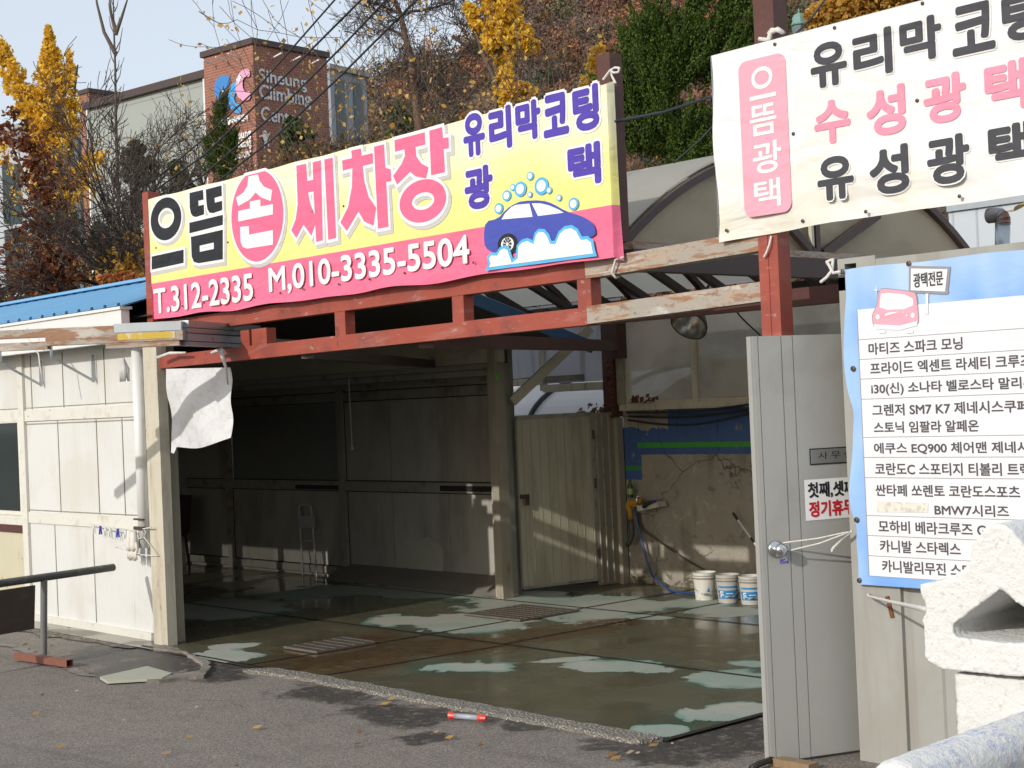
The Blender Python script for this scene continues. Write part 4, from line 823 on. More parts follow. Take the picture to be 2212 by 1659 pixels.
# ---- white banner at the upper right
Y2 = Plane((0,6.78,0), (1,0,0), (0,-1,0)); z3 = lambda x, y: (1474.6+x*.33333, y*.33333)
WB = thing('white_banner', 'white banner with grey and pink Korean lettering tied to the tall dark red post', 'banner', (-4.5, 6.78, 0))
def wcol(nt, co, X, Z):
    st = _math(nt, 'MULTIPLY', _range(nt, _noise(nt, co, (1.0,1.0,1.6), 5), .42, .66), _range(nt, Z, 2.9, 3.75, 1, .15)); return _mix(nt, _math(nt, 'MULTIPLY', st, .75), (.73,.73,.725), (.64,.59,.42))
wl = [Y2.uv(*z3(*p)) for p in ((180,362),(262,1545))]; U0w, Z1w, Z0w = wl[0][0], wl[0][1], wl[1][1]; U1w = -2.6
print('white banner', wl)
g = cloth(Y2, U0w, U1w, Z0w+.01, Z1w, 60, 20, lambda a, b: (0 if a > .01 else .012*math.sin(b*9), (-.02*math.sin(min(1,a*4)*math.pi)*(1-b)**3*.6 + .025*a*b**3 - .03*(1-b)**8*math.exp(-a*14)), -.002-.03*abs(math.sin(a*15+b*2))*(1-b)**3 if b < .12 else -.002))
g.add([Y2.p(U0w,Z0w,0), Y2.p(U0w,Z1w,0), Y2.p(U0w-.01,Z1w-.02,-.14), Y2.p(U0w+.02,Z0w-.04,-.14)], [(0,1,2,3)])
g.add([Y2.p(U0w,Z1w,0), Y2.p(U1w,Z1w+.02,0), Y2.p(U1w,Z1w+.03,-.12), Y2.p(U0w,Z1w+.012,-.12)], [(0,1,2,3)])
obj('cloth', g, cloth_mat('white_banner_cloth', wcol), WB, smooth=True, fix=False)
P_g, P_p, P_box, P_bw, P_hal, P_g2, P_hal2 = Print(Y2, .0042), Print(Y2, .0020), Print(Y2, .0020), Print(Y2, .0034), Print(Y2, .0008), Print(Y2, .0042), Print(Y2, .0008)
for s, xl, xr, xc, yt, yb, w in (('유',830,1067,948,270,562,0), ('리',1105,1362,1232,195,498,0), ('막',1408,1682,1545,112,398,0), ('코',1745,2027,1886,20,345,0), ('팅',2070,2350,2210,-60,260,0),
    ('수',853,1088,970,645,930,1), ('성',1190,1447,1318,560,878,1), ('광',1560,1840,1700,478,795,1), ('택',1957,2240,2098,392,720,1), ('유',875,1112,992,1010,1295,2), ('성',1212,1470,1340,945,1258,2), ('광',1585,1864,1724,875,1192,2), ('택',1983,2270,2126,795,1105,2)):
    P_l = Print(Y2, .0020 if w == 1 else .0042); P_h = None if w == 1 else Print(Y2, .0008); fit(Y2, P_l, s, xl, xr, xc, yt, yb, z3, .0105, P_h, .019)
    if P_h: P_h.make('letter_halo', I['white'], WB)
    P_l.make('pink_lettering' if w == 1 else 'grey_lettering', I['fadepink'] if w == 1 else I['grey'], WB)
for s, du in (('정',0),): pass
cs = [Y2.uv(*z3(*p)) for p in ((358,400),(660,345),(715,1360),(405,1420))]; bu0, bu1 = (cs[0][0]+cs[3][0])/2, (cs[1][0]+cs[2][0])/2; bz1, bz0 = (cs[0][1]+cs[1][1])/2, (cs[2][1]+cs[3][1])/2
def rrect(u0, u1, z0, z1, r, n=6):
    out = []
    for cx_, cz_, a0 in ((u1-r,z1-r,0), (u0+r,z1-r,90), (u0+r,z0+r,180), (u1-r,z0+r,270)):
        out += [(cx_+r*math.cos(R(a0+90*i/n)), cz_+r*math.sin(R(a0+90*i/n))) for i in range(n+1)]
    return out
P_box.shape([rrect(bu0, bu1, bz0, bz1, .055)])
for s, xl, xr, xc, yt, yb in (('으',432,605,518,430,640), ('뜸',437,612,525,675,875), ('광',455,645,550,915,1122), ('택',466,638,552,1160,1345)): P_bw = Print(Y2, .0034); fit(Y2, P_bw, s, xl, xr, xc, yt, yb, z3, .0035); P_bw.make('white_lettering', I['white'], WB)
P_box.make('pink_panel', I['rose'], WB)
eyelets(Y2, [z3(*p) for p in ((598,287),(985,180),(1555,22),(718,867),(1520,652),(285,1493),(778,1432),(1188,1372),(1795,1272))], WB, .0095)
rope('tie_rope', 'frayed pale rope knotted round the dark post above the white banner', [ony(1655,78,6.95), ony(1668,64,6.86), ony(1682,66,6.86), ony(1694,72,6.9), ony(1680,62,6.86), ony(1664,72,6.86), ony(1660,86,6.8), ony(1640,84,6.8)], .012)
rope('tie_rope', 'thin frayed string hanging on the red post below the white banner', [ony(1666,510,6.81), ony(1662,528,6.80), ony(1656,545,6.80), ony(1650,556,6.80)], .006)

# ---- container, menu banner, door
CXL, CY0 = -4.95, 6.95
K = thing('container_office', 'grey corrugated shipping container at the right edge behind the blue price banner', 'container', (-3.0, 9.0, 0))
CZ0, CZ1 = -.08, 2.70
g = G(); g.box(CXL, CXL+.30, CY0, CY0+.16, CZ0, CZ1-.17); obj('corner_post', g, M['container'], K)
g = G(); g.box(CXL, CXL+.17, CY0-.004, CY0+.02, CZ1-.17, CZ1-.10); g.box(CXL, CXL+.045, CY0-.004, CY0+.17, CZ1-.17, CZ1); g.box(CXL+.12, CXL+.24, CY0-.004, CY0+.17, CZ1-.17, CZ1); g.box(CXL+.045, CXL+.12, CY0-.004, CY0+.17, CZ1-.03, CZ1); g.box(CXL+.045, CXL+.12, CY0+.12, CY0+.17, CZ1-.15, CZ1-.03); g.box(CXL+.045, CXL+.12, CY0-.004, CY0+.02, CZ1-.10, CZ1-.085)
obj('corner_casting', g, M['container'], K)
g = G()
xs = CXL+.30; pr = []
while xs < -.8: pr += [(xs,0.03), (xs+.05,.0) if False else (xs+.03,.045), (xs+.20,.045), (xs+.24,.012), (xs+.38,.012), (xs+.42,.045)]; xs += .43
vs = [(x, CY0+d, CZ0+.16) for x, d in pr] + [(x, CY0+d, CZ1-.12) for x, d in pr]; n = len(pr); g.add(vs, [(i, i+1, n+i+1, n+i) for i in range(n-1)]); obj('corrugated_side', g, M['container'], K)
g = G(); g.box(CXL+.24, -.8, CY0-.002, CY0+.12, CZ1-.13, CZ1-.02); obj('top_rail', g, M['container'], K); g = G(); g.box(CXL+.30, -.8, CY0-.002, CY0+.12, CZ0, CZ0+.16); obj('bottom_rail', g, M['container'], K)
g = G(); g.box(CXL+.01, -.8, CY0+.14, CY0+5.2, CZ0+.02, CZ0+.1); g.box(CXL+.02, -.8, CY0+.14, CY0+5.2, CZ1-.10, CZ1-.06); g.box(CXL+.02, CXL+.06, CY0+1.45, CY0+5.2, CZ0, CZ1-.05); g.box(CXL+.02, CXL+.06, CY0+.16, CY0+.45, CZ0, CZ1-.05); obj('shell', g, M['container'], K)
g = G(); u, z = ony(1928,1300,CY0)[0], ony(1928,1290,CY0)[2]
g.bar(ony(1916,1288,CY0-.006), ony(1928,1334,CY0-.006), .022, .008, up=(0,1,0)); obj('hasp', g, pm('rusty_hasp', RUST, .8, var=.3, vs=20), K)
g = G(); g.box(*sorted((ony(1925,1275,CY0)[0]-.02, ony(1925,1275,CY0)[0]+.03)), CY0-.03, CY0+.03, 1.03, 1.10); obj('latch', g, M['galv'], K)

Y3 = Plane((0,6.91,0), (1,0,0), (0,-1,0)); z6 = lambda x, y: (1783.0+x*.23152, 548.6+y*.23152); z7 = lambda x, y: (1783.0+x*.23152, 905.2+y*.23152)
PB = thing('price_banner', 'blue and white banner listing car names in grey Korean letters on the container', 'banner', (-4, 6.91, 0))
mu0 = Y3.uv(1832,900)[0]; mz1 = Y3.uv(1817,583)[1]; mz0 = Y3.uv(1853,1258)[1]; mu1 = -2.7
wu0 = Y3.uv(*z6(320,980))[0]; wz1 = Y3.uv(*z6(290,522))[1]; wz0 = Y3.uv(*z7(434,1462))[1]
print('menu', mu0, mz0, mz1, wu0, wz0, wz1)
def bcol(nt, co, X, Z):
    c = _mix(nt, _range(nt, _noise(nt, co, (1.6,1.6,.7), 3), .35, .7), (.16,.34,.70), (.42,.58,.80)); c = _mix(nt, _range(nt, Z, 2.3, 2.75, 0, .35), c, (.50,.64,.84)); return _mix(nt, _range(nt, X, -.95, -.75, .5, 0), c, (.36,.56,.80))
def wav(a, b):
    e = math.exp(-a*9)
    return (e*(.018*math.sin(b*14+1)+.02*math.exp(-((b-.55)/.05)**2)*1.0 + .02*math.exp(-((b-.18)/.04)**2)), .004*math.sin(a*20)*(b > .9) + (1-b)**9*(-.01), -.001 - e*.01*abs(math.sin(b*11)))
g = cloth(Y3, mu0, mu1, mz0, mz1, 50, 60, wav); obj('cloth', g, cloth_mat('price_banner_cloth', bcol, wr=.012), PB, smooth=True, fix=False)
P_s = Print(Y3, .0025); P_s.shape([[(wu0, wz0), (mu1-.002, wz0+.0), (mu1-.002, wz1), (wu0, wz1)]]); 
P_ln = Print(Y3, .0038)
for cv, x, y in ((z6,300,802), (z6,322,985), (z6,335,1168), (z6,348,1355), (z7,368,170), (z7,378,357), (z7,386,545), (z7,395,898), (z7,410,1085), (z7,428,1274)):
    z = Y3.uv(*cv(x, y))[1]; P_ln.shape([[(wu0,z-.0016), (mu1,z-.0016), (mu1,z+.0016), (wu0,z+.0016)]])
P_ln.shape([[(wu0-.0016,wz0), (wu0+.0016,wz0), (wu0+.0016,wz1), (wu0-.0016,wz1)]])
P_m = Print(Y3, .0042)
for s, cv, xl, xr, xc, yt, yb in (('마티즈 스파크 모닝',z6,405,1285,845,802,918), ('프라이드 엑센트 라세티 크루즈',z6,420,1935,1177,972,1090), ('i30(신) 소나타 벨로스타 말리부',z6,430,1965,1197,1172,1298), ('그렌저 SM7 K7 제네시스쿠페',z6,440,1900,1170,1380,1495),
    ('스토닉 임팔라 알페온',z7,455,1435,945,15,125), ('에쿠스 EQ900 체어맨 제네시스',z7,457,2030,1243,212,326), ('코란도C 스포티지 티볼리 트랙스',z7,467,2040,1253,408,528), ('싼타페 쏘렌토 코란도스포츠',z7,472,1820,1146,615,730), ('BMW7시리즈',z7,1022,1715,1368,798,908),
    ('모하비 베라크루즈 G',z7,500,1500,1000,958,1078), ('카니발 스타렉스',z7,513,1265,889,1140,1258), ('카니발리무진 스타',z7,533,1380,956,1335,1452)):
    P_m = Print(Y3, .0042)
    fit(Y3, P_m, s, xl, xr, xc, yt, yb, cv, .0014)
    P_m.make('grey_lettering', I['menu'], PB)
P_s.make('white_panel', I['menuwhite'], PB); P_ln.make('ruled_lines', I['line'], PB)
# faded strip of tape
P_t = Print(Y3, .0045); P_t.shape([[Y3.uv(*z7(*p)) for p in ((480,765),(965,785),(962,872),(487,868))]]); P_t.make('tape_patch', pm('old_tape', (.66,.64,.56), .5, var=.1, vs=20, layers=[((.10,.10,.10), (60,60,20), .62, .66, .9), ((.45,.44,.42), (30,30,30), .5, .6, .7)]), PB)
# pink car holding a board
def l6(pts): return [Y3.uv(*z6(*p)) for p in pts]
o1, o2, o3, o4, o5 = Print(Y3, .0042), Print(Y3, .0052), Print(Y3, .0062), Print(Y3, .0072), Print(Y3, .0082)
body = l6([(515,330),(560,325),(820,355),(850,375),(862,500),(872,600),(865,660),(700,700),(470,690),(448,640),(445,560),(480,510),(500,400)])
o1.shape([smooth_loop(body, 2)], .005); o2.shape([smooth_loop(body, 2)])
o3.shape([smooth_loop(l6([(530,355),(820,385),(830,510),(505,525),(518,410)]), 1)]); o3.shape([l6([(455,655),(700,668),(865,625),(862,668),(700,712),(470,700)])])
for cx_, cy_ in ((494,586), (820,572)): o3.shape([smooth_loop(l6([(cx_-26,cy_),(cx_,cy_-34),(cx_+26,cy_),(cx_,cy_+34)]), 2)])
for x0 in (495, 755): o4.shape([l6([(x0,712),(x0+75,708),(x0+72,738),(x0+10,742)])])
o4.shape([l6([(555,583),(700,540),(600,545),(572,555)])])
o1.shape([l6([(790,118),(1165,125),(1140,370),(788,355)])], .004); o4.shape([l6([(806,135),(1148,142),(1125,352),(803,340)])]); o4.shape([l6([(943,370),(968,370),(966,565),(943,565)])])
o1.shape([l6([(1142,352),(1160,352),(1142,372),(790,358),(803,340)])])
for cx_, cy_, r in ((483,338,30), (735,545,14), (768,575,22)): o5.shape([l6([(cx_,cy_-r*1.6),(cx_+r*.15,cy_-r*.15),(cx_+r,cy_),(cx_+r*.15,cy_+r*.15),(cx_,cy_+r*1.6),(cx_-r*.15,cy_+r*.15),(cx_-r,cy_),(cx_-r*.15,cy_-r*.15)])])
o6 = Print(Y3, .0085); fit(Y3, o6, '광택전문', 828, 1108, 968, 168, 305, z6, .0016)
o1.make('drawing_outline', I['line'], PB); o2.make('printed_car', I['rose'], PB); o3.make('printed_windscreen', I['menuwhite'], PB); o4.make('printed_board', I['menuwhite'], PB); o5.make('printed_sparkle', I['menuwhite'], PB); o6.make('board_lettering', I['grey'], PB)
eyelets(Y3, [z6(*p) for p in ((155,165),(778,90),(258,1070))] + [z7(*p) for p in ((290,940),(317,1507))], PB, .014)
rope('tie_rope', 'white rope tied through the top corner eyelet of the blue banner', [Y3.p(*Y3.uv(*z6(155,165)), .012), ony(1800,590,6.9), ony(1792,575,6.9), ony(1786,566,6.93), ony(1800,560,6.95), ony(1797,585,6.9), ony(1785,600,6.88), ony(1772,610,6.87)], .009)

# ---- the grey door standing open
A = np.array([-5.255,6.553,0]); dv = np.array([math.sin(R(21.0)), math.cos(R(21.0)), 0]); dn = np.array([dv[1], -dv[0], 0])
Y4 = Plane(A, dv, dn); r3 = lambda x, y: (1474.7+x*.3387, 1097.2+y*.3387); s6 = lambda x, y: (1474.6+x*.3333, 548.6+y*.3333)
D = thing('grey_door', 'grey steel door with round chrome knob standing open beside the container', 'door', (-5.1, 7.0, 0))
dz1 = Y4.uv(1613,727)[1]; dz0 = Y4.uv(1661,1648)[1]; print('door', dz0, dz1)
def dpq(s, z, d=0.0): q = A+dv*s+dn*d; return (q[0], q[1], z)
def dbar(g, s0, s1, z0, z1, d0, d1):
    vs = [dpq(s, z, d) for z in (z0, z1) for s, d in ((s0,d0), (s1,d0), (s1,d1), (s0,d1))]
    g.add(vs, [(3,2,1,0), (4,5,6,7), (0,1,5,4), (1,2,6,5), (2,3,7,6), (3,0,4,7)])
g = G()
k0, k1, k2 = .0, Y4.uv(*s6(640,700))[0], Y4.uv(*s6(715,700))[0]; print('groove', k1, k2)
dbar(g, 0, .018, dz0, dz1, -.045, -.004); dbar(g, .012, .042, dz0, dz1, -.045, .0); dbar(g, .048, k1, dz0, dz1, -.045, .0); dbar(g, k1+.008, k2, dz0, dz1, -.045, .0); dbar(g, k2+.008, .86, dz0, dz1, -.045, .0)
dbar(g, .042, .048, dz0, dz1, -.045, -.006); dbar(g, k1, k1+.008, dz0, dz1, -.045, -.006); dbar(g, k2, k2+.008, dz0, dz1, -.045, -.006)
obj('leaf', g, M['grey_door'], D)
ku, kz = Y4.uv(*r3(590,262))
kn = obj('handle', G().lathe(dpq(ku,kz,0), [(0,.0), (.046,.0), (.046,.008), (.040,.014), (.022,.016), (.015,.022), (.015,.036), (.026,.044), (.034,.056), (.036,.066), (.032,.078), (.020,.086), (.0,.088)], 28, axis=tuple(dn)), M['steel'], D, smooth=True)
obj('keyhole', G().lathe(dpq(ku,kz,.0885), [(0,.0), (.011,.0), (.011,.002), (0,.002)], 14, axis=tuple(dn)), M['galv'], kn)
P_pl = Print(Y4, .004); pu0, pz1 = Y4.uv(*s6(818,1262)); pu1 = pu0+.30; pz0 = Y4.uv(*s6(825,1368))[1]
P_pl.shape([[(pu0,pz0), (pu1,pz0), (pu1,pz1), (pu0,pz1)]]); P_pl.make('name_plate', pm('plate_metal', (.33,.33,.32), .35, metal=.6, var=.1), D)
P_pf = Print(Y4, .005); P_pf.shape([[(pu0,pz0), (pu1,pz0), (pu1,pz1), (pu0,pz1)], [(pu0+.006,pz0+.006), (pu0+.006,pz1-.006), (pu1-.006,pz1-.006), (pu1-.006,pz0+.006)]])
for i, s in enumerate('사무실'): P_pf.text(s, pu0+.055+i*.082, pu0+.115+i*.082, pz0+.028, pz1-.022, 0)
P_pf.make('plate_lettering', I['black'], D)
nu0, nz1 = Y4.uv(*s6(785,1465)); nz0 = Y4.uv(*r3(792,82))[1]; nu1 = nu0+.34
P_n = Print(Y4, .003); P_n.shape([[(nu0,nz0), (nu1,nz0), (nu1,nz1), (nu0,nz1)]]); P_n.make('paper_notice', pm('paper', (.74,.74,.73), .7, var=.04), D)
hh = (nz1-nz0); P_nb = Print(Y4, .004); P_nb.bold('첫째,셋째', nu0+.02, nu0+.32, nz1-.47*hh, nz1-.07*hh, .0030); P_nb.make('black_lettering', I['black'], D)
P_nr = Print(Y4, .004); P_nr.bold('정기휴무', nu0+.022, nu0+.315, nz0+.07*hh, nz0+.47*hh, .0036); P_nr.make('red_lettering', I['red'], D)
P_st = Print(Y4, .002); su, sz = Y4.uv(*r3(618,325)); su1, sz1 = Y4.uv(*r3(675,352)); P_st.shape([[(su,sz1), (su1,sz1), (su1,sz), (su,sz)]]); P_st.make('sticker', pm('blue_sticker', (.06,.06,.32), .4, var=.3, vs=90, layers=[((.6,.6,.65), 120, .52, .56, .8)]), D)
kp = dpq(ku, kz, .05)
e1 = Y3.p(*Y3.uv(*r3(1095,145)), .02)
rope('tie_rope', 'two-strand white and blue rope tied from the chrome door knob to the blue banner', [dpq(ku+.02,kz+.035,.05), Vector(dpq(ku+.02,kz+.035,.05)).lerp(Vector(e1), .5)+Vector((0,0,-.008)), e1, Vector(dpq(ku+.05,kz-.01,.05)).lerp(Vector(e1), .5)+Vector((0,0,-.012)), dpq(ku+.04,kz-.012,.05)], .0046)
rope('tie_rope', 'frayed loose rope end hanging from the knot at the blue banner edge', [e1, Y3.p(*Y3.uv(*r3(1040,190)), .03), Y3.p(*Y3.uv(*r3(985,255)), .04), Y3.p(*Y3.uv(*r3(980,275)), .04)], .008)
# ------------------------------------------------------------------ small things
z4 = lambda x, y: (x*.33333, 548.6+y*.33333); r1 = lambda x, y: (x*.3387, 1097.2+y*.3387); r2 = lambda x, y: (737.3+x*.3387, 1097.2+y*.3387)
rz = lambda x, y: (1316.6+x*.19836, 1014.9+y*.19836); r5 = lambda x, y: (384.0+x*.3348, 768.0+y*.3348); rl = lambda x, y: (1014.9+x*.2976, 548.6+y*.2976); rv = lambda x, y: (1590.9+x*.2808, 411.5+y*.2808)
V3 = lambda p: Vector([float(c) for c in p])
# white rag banner knotted on the lower chord
YR = Plane((0,6.79,0), (1,0,0), (0,-1,0)); ra, rb, rc, rd = [YR.uv(*z4(*p)) for p in ((1085,745),(1497,735),(1508,1190),(1103,1245))]
g = G(); vs = []; nx, nz = 26, 30
for j in range(nz+1):
    for i in range(nx+1):
        a, b = i/nx, j/nz
        u = (ra[0]*(1-a)+rb[0]*a)*(1-b)+(rd[0]*(1-a)+rc[0]*a)*b + .012*math.sin(b*9)*(a > .95); z = (ra[1]*(1-a)+rb[1]*a)*(1-b)+(rd[1]*(1-a)+rc[1]*a)*b - .05*math.sin(math.pi*a)*b**3 - (.09*math.exp(-((a-.02)/.03)**2)*b**6)
        d = .028*math.sin(a*5.5-b*3.2+.5)*(.3+b)+.016*math.sin(a*11+b*7)*math.sin(math.pi*min(1, b*1.2))+.01
        vs.append(YR.p(u, z, d))
g.add(vs, [(j*(nx+1)+i, j*(nx+1)+i+1, (j+1)*(nx+1)+i+1, (j+1)*(nx+1)+i) for j in range(nz) for i in range(nx)])
WRAG = thing('hanging_cloth', 'torn white cloth knotted over the red lower chord at the left of the bay', 'cloth', (-11.5, 6.79, 2.4))
obj('sheet', g, pm('white_rag', (.74,.74,.74), .8, var=.03, vs=3, layers=[((.50,.49,.47), (5,5,9), .56, .62, .3), ((.45,.33,.2), (5,5,3), .66, .74, .6), ((.55,.55,.56), (9,9,14), .52, .60, .35)], transl=.2, bump=(.022, 5, 5)), WRAG, smooth=True, fix=False)
g = G(); g.tube([YR.p(ra[0]-.06, ra[1]+.10, .06), YR.p(ra[0]+.15, ra[1]+.13, .055), YR.p(ra[0]+.4, ra[1]+.12, .05)], [.016,.014,.009], 7); g.tube([YR.p(rb[0]-.20, rb[1]+.13, .055), YR.p(rb[0]-.05, rb[1]+.15, .06), YR.p(rb[0], rb[1], .05), YR.p(rb[0]-.01, rb[1]-.14, .03)], [.012,.022,.012,.007], 7)
obj('knot', g, M['rope'], WRAG, smooth=True)
# clothes line with pegs, gloves and hanger by the downpipe
yL = 6.80
rope('clothes_line', 'thin black cord with clothes pegs strung along the white wall to the downpipe', [ony(*r1(570,100), 6.86), ony(*r1(640,122), yL), ony(*r1(760,140), yL), ony(*r1(860,142), yL), ony(*r1(965,125), yL-.05)], .006)
def peg(x, y, col, lab, grp=None):
    g = G(); p = V3(ony(*r1(x, y), yL-.015)); g.bar(p+Vector((-.004,0,.02)), p+Vector((-.022,0,-.06)), .010, .012, up=(0,1,0)); g.bar(p+Vector((.004,0,.02)), p+Vector((.022,0,-.06)), .010, .012, up=(0,1,0)); g.tube([p+Vector((0,-.008,-.005)), p+Vector((0,.008,-.005))], .008, 8)
    tag(obj('clothes_peg', g, col), lab, 'clothes peg', grp or 'pegs on the clothes line')
bp_, wp_ = pm('blue_peg', (.05,.06,.42), .4), pm('white_peg', (.66,.66,.62), .4)
peg(640, 128, bp_, 'blue clothes peg near the left end of the cord'); peg(751, 146, bp_, 'blue clothes peg between the white pegs and the gloves')
peg(598, 122, wp_, 'white clothes peg at the far left end of the cord'); peg(672, 135, wp_, 'white clothes peg just right of the left blue peg'); peg(703, 142, wp_, 'white clothes peg just left of the right blue peg'); peg(800, 155, wp_, 'white clothes peg beside the hanging gloves')
GL = thing('work_gloves', 'pair of white cotton work gloves hanging on the cord by the downpipe', 'gloves', tuple(ony(*r1(842,145), yL)))
gm = pm('cotton', (.66,.62,.56), .9, var=.12, vs=20, bump=(.003,90))
for s, dy in ((-.035,0), (.03,-.02)):
    g = G(); p = V3(ony(*r1(842,150), yL-.03+dy))+Vector((s,0,0)); g.tube([p, p+Vector((0,0,-.06)), p+Vector((s*.2,0,-.13)), p+Vector((s*.2,0,-.17))], [.028,.033,.042,.036], 10)
    for k in range(4): q = p+Vector((s*.2-.03+.02*k,0,-.16)); g.tube([q, q+Vector((.004*(k-1.5),-.01,-.05)), q+Vector((.006*(k-1.5),-.004,-.09-.012*(k in (1,2))))], [.012,.011,.008], 7)
    q = p+Vector((math.copysign(.035, s),0,-.10)); g.tube([q, q+Vector((math.copysign(.02, s),-.005,-.05)), q+Vector((math.copysign(.022, s),0,-.085))], [.013,.012,.009], 7)
    obj('glove', g, gm, GL, smooth=True)
g = G(); h = [ony(*r1(*p), yL-.02) for p in ((915,170),(905,150),(920,140),(930,155),(918,185),(1010,305),(880,298),(738,250),(905,190))]; g.tube([V3(p) for p in h], .005, 6); tag(obj('wire_hanger', g, M['white'], smooth=True), 'thin white wire coat hanger behind the gloves on the downpipe', 'hanger')
g = G(); p = V3(ony(*z4(805,760), 6.78))
for k in range(7): g.tube([p+Vector((0,0,.12)), p+Vector((.03*math.sin(k*2.1),-.02*math.cos(k),.02)), p+Vector((.06*math.sin(k*2.1+.4),-.03*math.cos(k),-.09))], [.006,.028,.010], 6)
tag(obj('plastic_bag', g, pm('white_bag', (.68,.68,.66), .4, transl=.3), smooth=True), 'crumpled white plastic bag tied under the fascia beside the downpipe', 'bag')
g = G(); g.tube([ony(*z4(*p), 6.5) for p in ((175,480),(178,540),(210,590),(250,650),(262,740),(278,830))], .007, 6); tag(obj('hanging_string', g, M['rope'], smooth=True), 'pale string wound round the rusty beam and dangling by the left bracket', 'string')
# barrier of a pipe on a T foot with a board
bt = V3(ony(95,1247,5.82)); be = V3((-12.53,6.56,.69)); dirp = (bt-be).normalized(); print('barrier', bt, be)
BR = thing('barrier', 'grey pipe barrier on a red T foot with a brown board hanging from it', 'barrier', (-12.41, 5.82, 0))
g = G(); g.tube([be, bt, bt+dirp*1.6], .033, 14); obj('pipe', g, pm('dark_grey_pipe', (.07,.075,.075), .4, var=.15, layers=[((.2,.2,.19), 9, .55, .7, .6)]), BR, smooth=False)
g = G(); g.tube([(-12.41,5.82,.03), tuple(bt)], .029, 14); obj('post', g, pm('grey_pipe', (.17,.17,.165), .4, var=.15, layers=[((.09,.08,.07), 9, .55, .7, .6)]), BR)
g = G(); a = onz(37,1425); b = onz(151,1441); a[2] = b[2] = .032
dd = V3(b)-V3(a); dd.z = 0; dd.normalize(); sd = Vector((-dd.y, dd.x, 0))
for o_, zz, w, h_ in ((0,.058,.06,.006), (0,.006,.06,.006)): g.bar(V3((a[0],a[1],zz)), V3((b[0],b[1],zz)), w, h_)
for o_ in (-.028, .028): g.bar(V3((a[0],a[1],.032))+sd*o_, V3((b[0],b[1],.032))+sd*o_, .005, .046)
obj('foot', g, pm('faded_red_tube', (.20,.075,.05), .6, var=.15, layers=[((.12,.06,.04), 12, .5, .65, .6)]), BR)
g = G(); pn = (-dirp.y, dirp.x, 0); bp0 = V3(onp(73,1264,bt,pn)); bp1 = V3(onp(71,1358,bt,pn)); q0 = bp0+dirp*1.2; q1 = bp1+dirp*1.2; q1.z = bp1.z; q0.z = bp0.z
g.prism([bp0, q0, q1, bp1], Vector(pn)*.02); obj('board', g, pm('brown_plywood', (.055,.042,.033), .6, var=.3, vs=4, layers=[((.12,.09,.06), (3,3,9), .55, .75, .6)]), BR)
# three pails
def lbl(cx_, cy_, r, h0, h1, a0, a1, n=14):
    g = G(); vs = []
    for i in range(n+1):
        t = a0+(a1-a0)*i/n
        for rr_, h in ((r(h0),h0), (r(h1),h1)): vs.append((cx_+rr_*math.cos(t), cy_+rr_*math.sin(t), h))
    g.add(vs, [(2*i, 2*i+2, 2*i+3, 2*i+1) for i in range(n)]); return g
def cyl_text(g, s, cx_, cy_, r, a_mid, w, h0, h1, weight=.02):
    vs, fs = text_mesh(s, weight); x0 = min(v[0] for v in vs); x1 = max(v[0] for v in vs); y0 = min(v[1] for v in vs); y1 = max(v[1] for v in vs); out = []
    for x, y in vs:
        h = h0+(y-y0)/(y1-y0)*(h1-h0); t = a_mid+((x-x0)/(x1-x0)-.5)*w; rr_ = r(h)+.002; out.append((cx_+rr_*math.cos(t), cy_+rr_*math.sin(t), h))
    g.add(out, fs)
pr_ = lambda h: .094+.018*min(1, h/.2)
